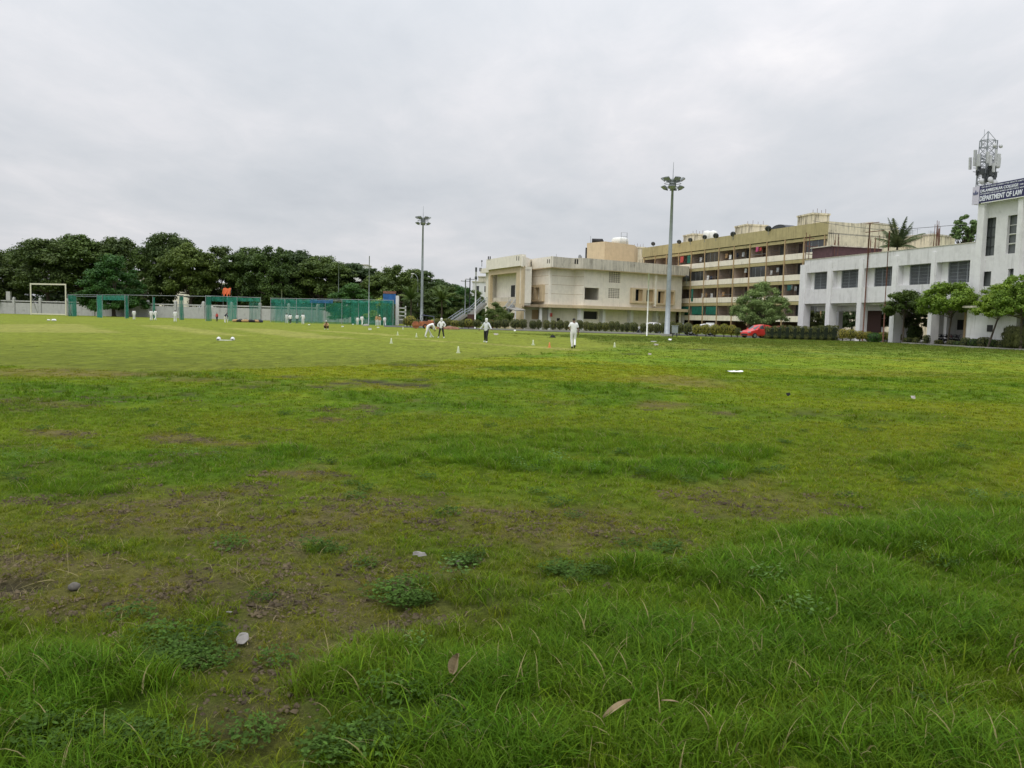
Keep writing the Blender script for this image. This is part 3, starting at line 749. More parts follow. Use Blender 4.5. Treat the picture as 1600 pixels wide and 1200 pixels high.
# unit sized tree kinds for the far belt (radius 8 m, height 18 m), copied and scaled
belt = []
for i, (mat, kind, z0, br, nb) in enumerate([('lf_dark', 'umbrella', 5.0, .19, 120), ('lf_dark', 'dome', 2.5, .18, 130), ('lf_mid', 'umbrella', 5.5, .18, 120), ('lf_mid', 'dome', 2.0, .18, 130), ('lf_green', 'dome', 1.2, .18, 120)]):
    bl = crown_blobs(8, 7, z0, 17.6, nb, 300 + i, kind, br)
    if kind == 'umbrella': bl += crown_blobs(7.2, 6.5, 5.5, 13, 60, 340 + i, 'dome', .22)
    mb = MB(); limbs(mb, bl, (0, 0, 0), (0, 0, 6.5), .42, i)
    belt.append((leaf_mesh('crown', bl, 24000, .27, 400 + i, MT[mat], .6, .35), mb, bl))
def belt_tree(px, topy, D, halfpx, k, label, name='tree', group='trees along the far boundary', low=0.0, sink=0.0):
    g = gp(px, D); h = zt(px, topy, D) ; sx = 1.32 * halfpx * D / F / 8; sz = h / 17.6
    root = empty(name, g, random.uniform(0, 6.28), label, 'tree', group)
    me, mb, bl = belt[k]
    o = link(bpy.data.objects.new('crown', me), root); o.scale = (sx, sx, sz)
    if not isinstance(mb, MB): t_ = link(bpy.data.objects.new('trunk', mb), root)
    else:
        t_ = mb.build('trunk', MT['bark'], root, smooth=True); belt[k] = (me, t_.data, bl)
    t_.scale = (sx, sx, sz)
    return root
FAR = [
 (-62, 378, 205, 55, 0, 'dark spreading tree cut by the left edge of the picture'),
 (-8, 385, 200, 44, 1, 'dark tree at the far left edge behind the white wall'),
 (32, 384, 212, 38, 2, 'lower tree with loose top between the two leftmost crowns'),
 (74, 367, 198, 44, 0, 'tree with thin feathery top above the white goal frame'),
 (128, 361, 204, 56, 2, 'broad olive green tree with flat top left of the bright bushy tree'),
 (184, 364, 206, 40, 0, 'dark tree behind the bright bushy tree'),
 (178, 391, 186, 42, 4, 'bright green bushy tree hanging low over the green net portal'),
 (228, 374, 198, 36, 3, 'dark tree just left of the tallest tree'),
 (266, 357, 200, 38, 0, 'tallest tree with flat layered top behind the batters'),
 (300, 374, 194, 42, 2, 'mid green tree right of the tallest tree'),
 (345, 379, 205, 44, 1, 'dark rounded tree above the orange cloth'),
 (388, 380, 198, 40, 2, 'dense tree left of the pointed crown'),
 (424, 372, 193, 40, 3, 'tree with pointed bushy crown above the netting'),
 (462, 385, 203, 42, 0, 'wide tree on the slope of the tree line, right of the pointed crown'),
 (502, 394, 197, 44, 2, 'tree behind the two thin poles, descending crown'),
 (549, 407, 208, 52, 0, 'wide low domed tree behind the taller thin pole'),
 (586, 424, 214, 34, 1, 'small dark tree filling the dip before the bushy pair'),
 (552, 438, 168, 36, 4, 'brighter green low tree hanging over the netting'),
 (622, 404, 182, 34, 3, 'bushy tree with two humps left of the farther floodlight'),
 (662, 419, 190, 32, 1, 'dark bushy tree behind the farther floodlight mast'),
 (690, 439, 172, 34, 3, 'mid green tree right of the farther floodlight mast'),
 (722, 443, 178, 26, 4, 'leafy tree just left of the white lamp pole'),
 (655, 448, 166, 24, 1, 'low dark tree behind the palms'),
 (600, 421, 200, 34, 2, 'dark tree closing the gap left of the bushy pair'),
 (640, 411, 196, 34, 3, 'tree filling between the two humps left of the farther mast'),
 (738, 447, 188, 20, 3, 'tree rising behind the slim lamp pole and stairs'),
 (690, 433, 200, 36, 2, 'taller tree behind the farther mast, left of the leafy tree'),
 (705, 441, 185, 34, 1, 'dark tree behind the leafy tree by the lamp pole'),
]
for (px, ty, D, hp, k, lb) in FAR: belt_tree(px, ty, D, hp, k, lb)
for i, (px, ty, D, hp, k) in enumerate([(-20, 436, 232, 60, 1), (60, 432, 236, 60, 3), (135, 430, 230, 55, 1), (385, 430, 236, 40, 1), (440, 432, 230, 45, 3),
        (500, 440, 235, 50, 1), (560, 446, 240, 45, 3), (610, 450, 230, 40, 1), (700, 462, 200, 40, 1), (745, 470, 195, 26, 3)]):
    belt_tree(px, ty, D, hp, k, f'low dark tree glimpsed under the crowns of the tree line, {ORD[i]} from the left', group='low trees glimpsed beneath the far tree line')
# bright young tree by the net end
make_tree('young_tree', 'small yellow green tree poking above the right end of the netting', 'tree', gp(597, 152), 21, 2.9, 1.0, zt(597, 457, 152), 22, 3500, .22, MT['lf_bright'], 'dome', .12)

def palm(px, topy, D, n, label, seed, fl=3.0, mat='lf_palm', trunk_r=.13, z_base=0.0, spread=1.0, group=None):
    g = gp(px, D); h = zt(px, topy, D); root = empty('palm_tree', (g.x, g.y, z_base), 0, label, 'palm', group)
    ht = h - z_base - fl * (.92 if D < 120 else .55); r = random.Random(seed)
    MB().tube([(0, 0, -.1), (.1, 0, ht*.5), (.05, .05, ht)], [trunk_r*1.3, trunk_r, trunk_r*.8], 8).build('trunk', MT['bark'], root, smooth=True)
    for i in range(n):
        a_ = 6.283 * i / n + r.uniform(-.2, .2); el = r.uniform(.1, 1.35) if i % 2 else r.uniform(.6, 1.45)
        V = []; Fc = []; L_ = fl * r.uniform(.8, 1.1)
        P = Vector((.05, .05, ht)); d = Vector((math.cos(a_)*math.cos(el), math.sin(a_)*math.cos(el), math.sin(el)))
        pts = []
        for k in range(11):
            pts.append(P.copy()); P = P + d * (L_/10); d = (d + Vector((0, 0, -.11 * spread))).normalized()
        mb = MB(); mb.tube(pts, [.03*(1 - .08*k) for k in range(11)], 4)
        side = Vector((-math.sin(a_), math.cos(a_), 0))
        for k in range(1, 11):
            for q in range(5):
                f = pts[k-1].lerp(pts[k], q/5.0); ll = fl * .26 * math.sin(math.pi * min(.97, .15 + .8*(k-1+q/5.0)/10))
                fw = (pts[k] - pts[k-1]).normalized()
                for sgn in (-1, 1):
                    tip = f + (side*sgn*.8 + fw*.75 + Vector((0, 0, -.35 - r.uniform(0, .3)))).normalized() * ll
                    w_ = fw * .055
                    mb.add([f - w_, f + w_, tip], [(0, 1, 2)])
        o = mb.build('frond', MT[mat], root)
        at2 = o.data.attributes.new('rnd', 'FLOAT', 'FACE'); at2.data.foreach_set('value', np.full(len(o.data.polygons), r.random(), np.float32))
    return root
palm(641, 452, 150, 13, 'palm with drooping fronds left of the farther floodlight', 1, 3.2, 'lf_mid', .14)
palm(689, 453, 148, 13, 'palm with drooping fronds right of the farther floodlight', 2, 3.2, 'lf_mid', .14)

def shrub_mesh(name, rx, ry, h, z0, seed, mat, nl=900, size=.07, boxy=False):
    """a clipped shrub: dark twiggy core with a coat of small leaves"""
    r = np.random.default_rng(seed)
    k = nl; V0 = r.normal(size=(k, 3)); V0 /= np.linalg.norm(V0, axis=1)[:, None]
    if not boxy: p = np.sign(V0) * np.abs(V0) ** .82; V0 = p / np.max(np.abs(p), axis=1)[:, None] ** .2
    if boxy: p = np.sign(V0) * np.abs(V0) ** .35; V0 = p / np.max(np.abs(p), axis=1)[:, None] ** .8
    bump = 1 + .10 * np.sin(V0[:, 0]*5 + seed) * np.cos(V0[:, 1]*6 + seed*2) + .06 * np.sin(V0[:, 2]*9 + seed) + r.normal(0, .045, k)
    C = V0 * bump[:, None] * np.array([rx, ry, (h - z0)/2]) + np.array([0, 0, (h + z0)/2])
    nrm = V0 + r.normal(0, .6, (k, 3)); nrm /= np.linalg.norm(nrm, axis=1)[:, None]
    t_ = np.cross(nrm, r.normal(size=(k, 3))); t_ /= np.linalg.norm(t_, axis=1)[:, None]; b_ = np.cross(nrm, t_)
    s = (size * r.uniform(.6, 1.3, k))[:, None]
    V = np.stack([C - t_*s, C - b_*s*.55, C + t_*s, C + b_*s*.55], 1).reshape(-1, 3)
    me = np_mesh(name, V, np.arange(len(V)).reshape(-1, 4))
    me.attributes.new('rnd', 'FLOAT', 'FACE').data.foreach_set('value', r.uniform(size=k).astype(np.float32))
    me.materials.append(mat); return me
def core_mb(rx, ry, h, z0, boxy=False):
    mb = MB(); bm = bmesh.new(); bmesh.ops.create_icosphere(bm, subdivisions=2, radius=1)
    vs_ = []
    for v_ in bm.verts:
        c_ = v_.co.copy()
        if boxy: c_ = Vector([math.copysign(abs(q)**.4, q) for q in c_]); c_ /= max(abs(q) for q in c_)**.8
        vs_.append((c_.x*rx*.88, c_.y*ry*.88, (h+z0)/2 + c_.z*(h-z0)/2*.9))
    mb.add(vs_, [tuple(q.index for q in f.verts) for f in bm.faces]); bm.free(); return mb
SHR = {}
def shrub(px, D, wpx, topy, label, mat='lf_hedge', name='shrub', group='clipped shrubs in the row beyond the cones', kind=0, z0=.28, cat='shrub', ry=None, boxy=False, leaves=900, size=.06):
    g = gp(px, D); h = max(.5, zt(px, topy, D)); rx = wpx * D / F / 2
    root = empty(name, g, 0, label, cat, group)
    key = (mat, kind, boxy)
    if key not in SHR:
        st_ = MB().tube([(0, 0, -.05), (0, 0, .5)], [.07, .05], 6)
        SHR[key] = (shrub_mesh('foliage', 1, 1, 1, z0, 11 + kind*7, MT[mat], leaves, size*1.5, boxy), core_mb(1, 1, 1, z0, boxy), st_)
        me, cb, st_ = SHR[key]
        cme = cb.build('twigs', MT['lf_core']); sme = st_.build('stem', MT['bark'])
        SHR[key] = (me, cme.data, sme.data)
        for q in (cme, sme): bpy.data.objects.remove(q)
    me, cme, sme = SHR[key]; ry = ry or rx; h *= random.uniform(.94, 1.05); ry *= random.uniform(.85, 1.15)
    f = link(bpy.data.objects.new('foliage', me), root); f.scale = (rx, ry, h); f.rotation_euler = (0, 0, 0 if boxy else random.uniform(0, 6.28))
    if not boxy and abs(rx - ry) > .01: f.rotation_euler = (0, 0, 0)
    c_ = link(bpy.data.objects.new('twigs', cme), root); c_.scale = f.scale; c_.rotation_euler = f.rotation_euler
    s_ = link(bpy.data.objects.new('stem', sme), root); s_.scale = (1, 1, h)
    return root
# the row of clipped shrubs: (px, width px, top y, material, kind)
ROWA = [(636, 12, 497, 'lf_hedge2', 0), (641, 15, 494, 'lf_yellow', 1), (652, 11, 499, 'lf_hedge', 0), (683, 13, 499, 'lf_hedge2', 1), (698, 13, 499, 'lf_hedge2', 2), (711, 13, 501, 'lf_yellow', 0), (722, 12, 500, 'lf_hedge2', 1),
 (732, 12, 499, 'lf_yellow', 2), (745, 12, 500, 'lf_hedge2', 0), (766, 12, 500, 'lf_hedge2', 1), (777, 12, 500, 'lf_hedge', 0), (789, 12, 499, 'lf_hedge', 2), (805, 15, 500, 'lf_hedge', 1), (817, 11, 500, 'lf_hedge', 2), (832.5, 10.5, 501, 'lf_hedge', 0),
 (842, 8, 501, 'lf_hedge', 1), (853.5, 10, 501, 'lf_hedge', 2), (864, 9, 501, 'lf_hedge', 0), (875, 10.5, 501.5, 'lf_hedge', 1), (885, 8, 502, 'lf_hedge', 2), (905.5, 10, 501.5, 'lf_hedge', 0), (916, 9, 502.5, 'lf_hedge', 1),
 (923, 10, 505, 'lf_hedge2', 2), (930, 7, 505.5, 'lf_hedge', 0), (937, 8, 505, 'lf_hedge2', 1), (945.5, 10, 505, 'lf_hedge2', 2), (955.5, 9, 503.5, 'lf_hedge', 0), (964, 8, 503.5, 'lf_hedge', 1), (972, 6, 506, 'lf_hedge2', 0),
 (979.5, 10, 504, 'lf_hedge', 2), (989.5, 13, 504, 'lf_hedge', 0), (1005, 10, 505, 'lf_hedge', 1), (1016, 8, 505.5, 'lf_hedge', 2), (1026, 11, 505, 'lf_hedge', 0), (1036, 9, 505, 'lf_hedge', 1), (1050, 9, 504, 'lf_hedge', 2),
 (1061, 13, 504, 'lf_hedge', 0), (1074, 13, 504.5, 'lf_hedge', 1)]
def rowD(px):
    t_ = (px - 600) / 500.0
    return 128 - 22 * t_
wn_ = {}
for i, (px, wp, ty, mt_, kd) in enumerate(ROWA):
    col = {'lf_hedge': 'dark green', 'lf_hedge2': 'olive green', 'lf_yellow': 'yellow leaved'}[mt_]
    if px < 750: where = 'behind the crouching and walking players'
    elif px < 830: where = 'before the stairs end of the cream pavilion'
    elif px < 960: where = 'before the middle of the cream pavilion'
    else: where = 'before the parked cars and nearer floodlight'
    wn_[where] = wn_.get(where, 0) + 1
    shrub(px, rowD(px), wp * 1.06, ty, f'{col} clipped shrub, {ORD[wn_[where]-1]} from left {where}', mt_, kind=kd, z0=.25)
for q_, (px, wp, ty) in enumerate([(1089, 15, 507), (1103, 14, 507), (1117, 15, 508), (1131, 14, 507.5), (1143, 14, 508)]):
    shrub(px, 103, wp, ty, f'yellow green croton bush, {ORD[q_]} of five in the row left of the red car', 'lf_yellow', 'croton_bush', 'croton bushes left of the red car', 1, cat='bush', z0=.12)
shrub(1152, 102, 9, 513, 'small reddish brown bush just left of the red car', 'lf_hedge2', 'croton_bush', None, 2, cat='bush', z0=.1)
for q_, (px, ty) in enumerate([(1203, 512), (1215, 511.5), (1227, 510.5), (1239, 510.5), (1251, 510.5), (1263, 510.5), (1275, 511), (1287, 511), (1299, 511)]):
    shrub(px, 95.5 - (px-1193)*.015, 14.5, ty, f'dark green box clipped hedge plant, {ORD[q_]} from the red car', 'lf_hedge', 'hedge_plant', 'plants of the dark clipped hedge', 1, boxy=True, z0=.05, cat='hedge', leaves=1500, size=.05)
for q_, (px, wp, ty) in enumerate([(1316, 14, 516), (1329, 15, 515), (1343, 14, 518), (1356, 14, 519), (1379, 15, 519), (1390, 17, 520), (1402, 11, 521)]):
    shrub(px, 93, wp, ty, f'cream and yellow croton bush below the white pillars, {ORD[q_]} from the left', 'lf_yellow', 'croton_bush', 'croton bushes below the white college building', 2, cat='bush', z0=.12)
shrub(1366, 89, 18, 521, 'dark green unclipped bush between the yellow crotons', 'lf_green', 'bush', None, 0, cat='bush', z0=.05)
shrub(1589, 70, 36, 510, 'large round dark bush clipped at the right edge', 'lf_hedge', 'bush', None, 3, cat='bush', z0=.1, leaves=4000, size=.05)
for i, (px, D, wp, ty, mt_) in enumerate([(1418, 88, 15, 527, 'lf_hedge2'), (1431, 87, 10, 528, 'lf_hedge2'), (1447, 84, 10, 524, 'lf_hedge'), (1466, 82, 12, 531, 'lf_hedge2'), (1486, 79, 12, 531, 'lf_hedge'), (1497, 78, 13, 533, 'lf_mid'), (1508, 77, 13, 528, 'lf_hedge'),
        (1522, 76, 18, 529, 'lf_mid'), (1537, 75, 18, 527, 'lf_hedge'), (1552, 74, 18, 530, 'lf_mid'), (1566, 73, 16, 531, 'lf_hedge'), (1578, 72, 16, 532, 'lf_mid')]):
    shrub(px, D, wp, ty, f'{dict(lf_hedge="dark", lf_hedge2="olive", lf_mid="green")[mt_]} low garden plant along the kerb, {ORD[i]} from the yellow crotons', mt_, 'garden_plant', 'low plants along the kerb of the college', 4 + i % 2, cat='plant', z0=.02, leaves=700)
# trees near the buildings
def near_tree(px, D, topy, boty, halfpx, lb, seed, mat, nb=30, nl=9000, size=.13, kind='dome', r0=.12, lean=(0, 0), br=.28, name='tree', shell=.15, group=None, z=0):
    g = gp(px, D); z1 = zt(px, topy, D); z0 = zt(px, boty, D)
    return make_tree(name, lb, 'tree', (g.x, g.y, z), seed, halfpx*D/F*1.12, max(.4, z0), z1, int(nb*2.6), int(nl*1.4), size*.8, MT[mat], kind, r0, lean, br=br*.62, shell=shell, group=group)
near_tree(1187, 112, 430, 508, 45, 'grey green feathery tree before the apartment block', 31, 'lf_grey', 52, 24000, .13, 'bell', .22, br=.26)
near_tree(776, 132, 470, 512, 25, 'dark dense tree hiding the foot of the pavilion stairs', 32, 'lf_mid', 34, 12000, .13, 'dome', .15, br=.36)
near_tree(1410, 88, 450, 493, 34, 'dark leaved tree left of the bright green trees', 33, 'lf_mid', 34, 10000, .13, 'dome', .10, br=.30)
near_tree(1480, 80, 438, 492, 52, 'bright yellow green tree before the college arcade', 34, 'lf_bright', 46, 17000, .13, 'dome', .10, (.3, 0), br=.26)
near_tree(1543, 73.5, 436, 494, 36, 'bright green tree with slanting bare trunk', 35, 'lf_bright', 34, 10000, .12, 'dome', .09, (1.0, 0), br=.32)
near_tree(1594, 69, 421, 496, 44, 'bright green tree cut by the right edge of the picture', 36, 'lf_bright', 44, 14000, .12, 'dome', .12, br=.28)
near_tree(1497, 112, 334, 384, 22, 'dark broad leaved tree rising behind the college roof', 37, 'lf_grey', 20, 3600, .22, 'column', .22, br=.30, shell=.2)
near_tree(1268, 111, 481, 508, 17, 'green bush glimpsed through the first open bay of the arcade', 38, 'lf_hedge2', 24, 6000, .14, 'dome', .15)
for q_, px in enumerate([1272, 1300, 1330, 1362, 1395, 1432]):
    D = (11.2 + 62.65) / ((px - 800) / 1300 * .97 + .25)
    near_tree(px, D, 480, 511, 24, f'dark tree glimpsed through the open arcade of the college, {ORD[q_]} from the left', int(px), 'lf_dark', 26, 6000, .15, 'dome', .15, group='trees glimpsed through the arcade')
palm(1393, 344, 112, 24, 'coconut palm crown rising behind the college parapet', 5, 3.8, 'lf_palm', .16, spread=.8)
# ------------------------------------------------------------------ road behind the hedge, kerb
def strip(name, pts, z0, z1, mat, kind='structure', label=None, cat=None):
    o = MB().prism(pts, z0, z1).build(name, MT[mat]); tag(o, label, cat, kind=kind); return o
rp = [gp(600, 122), gp(800, 116), gp(1000, 108.5), gp(1160, 103.5), gp(1310, 97)]
bk = [gp(1310, 110), gp(1160, 118), gp(1000, 130), gp(800, 133), gp(600, 139)]
strip('road', [(p.x, p.y) for p in rp + bk], .0, .05, 'asphalt')
strip('courtyard_paving', [(p.x, p.y) for p in [gp(1312, 97), gp(1400, 90), gp(1450, 83.5), gp(1520, 75.2), gp(1640, 67), gp(1640, 200), gp(1312, 170)]], .0, .055, 'kerb')
kp = [gp(745, rowD(745) - 1.6), gp(900, rowD(900) - 1.6), gp(1040, rowD(1040) - 1.6)]
for (a_, b_) in zip(kp[:-1], kp[1:]):
    fr = Frame(a_, b_); mb = MB(); mb.M = fr.M(); mb.box(0, fr.len, 0, .25, 0, .22)
    tag(mb.build('kerb', MT['kerb']), kind='structure')
kp = [gp(1408, 88), gp(1450, 82.5), gp(1520, 74.2), gp(1610, 67.5)]
for (a_, b_) in zip(kp[:-1], kp[1:]):
    fr = Frame(a_, b_); mb = MB(); mb.M = fr.M(); mb.box(0, fr.len, 0, .3, 0, .16)
    tag(mb.build('kerb', MT['kerb']), kind='structure')

# ------------------------------------------------------------------ boundary wall
WD = 195
wa, wb = gp(-260, WD + 6), gp(640, WD - 14)
fr = Frame(wa, wb)
root = empty('boundary_wall', (wa.x, wa.y, 0), fr.rz, 'long weathered white compound wall with a coping rail under the tree line', 'wall')
WH = 3.15
MB().box(0, fr.len, 0, .25, -.2, WH - .55).build('wall_panel', MT['boundary'], root)
MB().box(0, fr.len, -.05, .22, WH - .28, WH).build('coping', MT['boundary'], root)
s0 = fr.sz(22, 480)[0]; sp = fr.sz(63, 480)[0] - s0
k = -12
while s0 + k * sp < fr.len:
    s_ = s0 + k * sp; k += 1
    if s_ < 0: continue
    MB().box(s_ - .28, s_ + .28, -.22, .30, -.1, WH + .45).taper(s_, .04, WH + .45, WH + .75, .28, .26, .14, .12).build('pillar', MT['boundary'], root)
mb = MB().box(fr.sz(10, 470)[0], fr.sz(15, 470)[0] + .2, -.1, .4, WH, WH + 2.0)
o = mb.build('gate_pier', MT['boundary']); o.matrix_world = fr.M(); tag(o, 'short grey pier standing up behind the coping at the left end of the wall', 'pier')

# ------------------------------------------------------------------ far pale houses glimpsed between the trunks
def house(px0, px1, topy, D, mat, label, seed, cat='building', rows=3, roof=None):
    a_, b_ = gp(px0, D), gp(px1, D); f = Frame(a_, b_); h = zt((px0+px1)/2, topy, D)
    root = empty('house', (a_.x, a_.y, 0), f.rz, label, cat); L_ = f.len; r = random.Random(seed)
    hs = []; n = max(2, int(L_ / 3.2)); fh = h / rows
    for i in range(n):
        for j in range(rows):
            x_ = (i + .5) * L_ / n; z_ = j * fh + fh * .45
            hs.append((x_ - .6, x_ + .6, z_ - .15*fh, z_ + .28*fh))
    MB().holes(0, L_, 0, h, hs, 0, .25).build('front_wall', MT[mat], root)
    MB().box(0, .25, .25, 9, 0, h - .02).box(L_ - .25, L_, .25, 9, 0, h - .02).box(.25, L_ - .25, 8.7, 9, 0, h - .02).build('side_wall', MT[mat], root)
    MB().box(-.2, L_ + .2, -.2, 9.2, h, h + .3).build('roof', MT['grey_concrete'], root)
    for q in hs[:60]:
        MB().box(q[0], q[1], .15, .2, q[2], q[3]).build('window', MT['glass'], root)
house(196, 292, 436, 262, 'apt_cream', 'cream house glimpsed between the trunks behind the batters', 1)
house(322, 404, 444, 262, 'white_wall', 'pale grey house glimpsed behind the orange cloth', 2)
house(456, 520, 440, 262, 'apt_cream', 'house glimpsed between trunks above the blue strip of netting', 3)
house(618, 668, 470, 205, 'brown', 'dark brown house behind the palms', 4)
house(534, 572, 414, 275, 'white_wall', 'white house showing through the gap under the low domed crown', 6)
house(737, 766, 441, 250, 'white_wall', 'white house with pale wall left of the cream pavilion', 5)
house(746, 772, 433, 290, 'grey_concrete', 'grey block behind the white house left of the pavilion', 7)
# orange cloth on a frame between the trunks
g = gp(353, 190); z0, z1 = zt(353, 461, 190), zt(353, 450, 190)
root = empty('awning', g, 0, 'bright orange cloth awning glimpsed between the dark trunks', 'awning')
mb = MB(); n_ = 10
for i in range(n_):
    xa, xb = -.9 + 1.8*i/n_, -.9 + 1.8*(i+1)/n_
    za, zb = z0 + .4*math.sin(i*1.7), z0 + .4*math.sin((i+1)*1.7)
    mb.add([(xa, 0, za), (xb, 0, zb), (xb, .8, z1 + .1*math.sin(i)), (xa, .8, z1 + .1*math.sin(i-1)), (xa, .05, za), (xb, .05, zb)], [(0, 1, 2, 3)])
mb.build('cloth', MT['orange_cloth'], root)
MB().tube([(-.9, .8, 0), (-.9, .8, z1)], .06, 6).tube([(.9, .8, 0), (.9, .8, z1)], .06, 6).build('frame', MT['metal'], root)

# blue board and white column at the end of the nets
g = gp(620, 150); root = empty('gate_building', g, 0, 'white column and grilled entrance with a blue board beside the net end', 'gateway')
zc_ = zt(620, 462, 150); s_ = 150 / F
MB().box(-2.2*s_, 2.5*s_, 0, .7, 0, zc_).build('column', MT['white_pillar'], root)
MB().box(-22*s_, -2.4*s_, .1, .25, zt(610, 475, 150), zt(610, 459, 150)).build('blue_board', MT['blue_board'], root)
MB().box(-22*s_, -3*s_, .3, 3, 0, zt(610, 475, 150)).build('side_wall', MT['brick'], root)
mb = MB()
for yy in (482, 488, 494, 500): mb.box(2.6*s_, 14*s_, 0.1, .3, zt(628, yy, 150), zt(628, yy - 1.4, 150))
mb.box(12*s_, 14*s_, .1, .35, 0, zt(628, 478, 150)).build('grille', MT['white_pillar'], root)
MB().box(-22*s_, -2.4*s_, .05, .3, zt(610, 459, 150) + .02, zt(610, 455, 150)).build('brick_top', MT['brick'], root)

# ------------------------------------------------------------------ cream pavilion
def P2(px, D): p = gp(px, D); return Vector((p.x, p.y))
ZL0, ZL1, ZW, ZP = 3.65, 4.15, 10.15, 11.85      # ledge, wall top, parapet top
W = [P2(757, 152), P2(814, 137.5), P2(829, 143.5), P2(857, 137.0), P2(895, 139.8), P2(910, 138.6), P2(1063, 152)]
cx_, cy_ = W[0].x, W[0].y
pav = empty('pavilion', (cx_, cy_, 0), 0, 'two storey cream sports pavilion with angled front, deep portico and grey parapet', 'building')
off = Matrix.Translation((-cx_, -cy_, 0))
def pbuild(mb, name, mats, parent=pav, **k):
    o = mb.build(name, mats, parent, **k); return o
def seg(i): return Frame(W[i], W[i+1])
def loc(fr): return off @ fr.M()
back = [P2(1063, 152) + Vector((4, 22)), P2(757, 152) + Vector((8, 22))]
# floors and roof slab
def pl(p): return (p.x - cx_, p.y - cy_)
inner = [pl(W[0] + Vector((.5, 1.5)))] + [pl(W[i] + Vector((0, 1.2))) for i in (1, 2, 3, 4, 5)] + [pl(W[6] + Vector((-.4, .8)))] + [pl(q) for q in back]
MB().prism(inner, ZW - .3, ZW).build('roof', MT['grey_concrete'], pav)
MB().prism(inner, ZL0 + .05, ZL1 - .1).build('floor', MT['grey_concrete'], pav)
# walls, one per face
def facewall(i, holes_, name='upper_wall', mat='cream', z0=ZL1, z1=ZW, oy=0, th=.35, x0=0.0, x1=None):
    fr = seg(i); mb = MB(); mb.M = loc(fr)
    mb.holes(x0, x1 or fr.len, z0, z1, holes_, oy, oy + th).build(name, MT[mat], pav)
    return fr
def rect(fr, x0, y0, x1, y1, o=0.0):
    a_ = fr.sz(x0, y0, o); b_ = fr.sz(x1, y1, o); return (a_[0], b_[0], b_[1], a_[1])
# face 1..4
facewall(1, [], mat='cream')
fr2 = facewall(2, [])
f3 = facewall(3, [])
f4 = facewall(4, [])
fr5 = seg(5)
h_open = [rect(fr5, 910.5, 449, 935.5, 469)]
h_vent = [rect(fr5, 952, 423.5, 969, 442.5), rect(fr5, 951, 450, 968, 466.5)]
h_win = [rect(fr5, 990, 452, 1001, 470.5), rect(fr5, 1007, 453, 1017.5, 471.5), rect(fr5, 1025, 455, 1034.5, 474), rect(fr5, 1040, 456, 1049, 474.5)]
h_open = [(max(.15, h[0]), h[1], h[2], h[3]) for h in h_open]
facewall(5, h_open + h_vent + h_win)
def inframe(fr, mb): mb.M = loc(fr); return mb
# interior: back wall and partitions so the openings look into rooms
mb = inframe(fr5, MB()); mb.box(.3, fr5.len - .3, 5.0, 5.2, ZL1, ZW - .31).box(h_open[0][1] + .3, h_open[0][1] + .5, .4, 5, ZL1, ZW - .31).build('inner_wall', MT['cream'], pav)
mb = inframe(fr5, MB()); mb.box(h_open[0][0] + .7, h_open[0][0] + .95, 1.5, 1.7, h_open[0][2], h_open[0][3] - .5); mb.box(h_open[0][0], h_open[0][0] + .5, .5, .6, h_open[0][2], h_open[0][3]).build('inner_post', MT['brown'], pav)
for h in h_vent:       # pierced concrete screens
    mb = inframe(fr5, MB()); nx_, nz_ = 5, 6
    w_, hh_ = (h[1]-h[0])/nx_, (h[3]-h[2])/nz_
    for i in range(nx_ + 1): x_ = h[0] + i*w_; mb.box(max(h[0] + .001, x_ - .045), min(h[1] - .001, x_ + .045), .06, .2, h[2] + .001, h[3] - .001)
    for j in range(nz_ + 1): z_ = h[2] + j*hh_; mb.box(h[0] + .001, h[1] - .001, .055, .205, max(h[2] + .001, z_ - .045), min(h[3] - .001, z_ + .045))
    for i in range(nx_):
        for j in range(nz_): x_, z_ = h[0] + (i+.5)*w_, h[2] + (j+.5)*hh_; mb.box(x_-.045, x_+.045, .08, .18, z_-.045, z_+.045)
    mb.build('vent_screen', MT['cream'], pav)
    mb = inframe(fr5, MB()); mb.box(h[0], h[1], .3, .34, h[2], h[3]).build('vent_back', MT['brown'], pav)
# projecting tan window boxes
def box_window(fr, r, holes_, mat='tan', depth=.55, shutter=True):
    mb = inframe(fr, MB()); x0, x1, z0, z1 = r
    mb.holes(x0, x1, z0, z1, holes_, -depth, -.003)
    o = mb.build('window', MT[mat], pav)
    for i, h in enumerate(holes_):
        mb = inframe(fr, MB()); mb.box(h[0] + .02, h[1] - .02, .15, .19, h[2] + .02, h[3] - .02).build('pane', MT['glass'], o)
        mb = inframe(fr, MB())
        if shutter: mb.box(h[1] - .45*(h[1]-h[0]), h[1] - .02, -depth*.5, -depth*.4, h[2] + .02, h[3] - .02).build('shutter', MT['tan_dark'], o)
        else:
            for q in range(5): x_ = h[0] + (q+.5)*(h[1]-h[0])/10; mb.box(x_-.015, x_+.015, .05, .08, h[2] + .01, h[3] - .01)
            mb.build('grille', MT['white_paint'], o)
hs2 = [rect(fr2, 832.5, 449.5, 838, 468), rect(fr2, 841, 449.5, 847, 468)]
box_window(fr2, rect(fr2, 830, 446, 851, 471), hs2, shutter=False)
box_window(fr5, rect(fr5, 985, 449.5, 1019, 474.5), h_win[:2], shutter=True)
box_window(fr5, rect(fr5, 1022, 452, 1051, 477), h_win[2:], shutter=True)
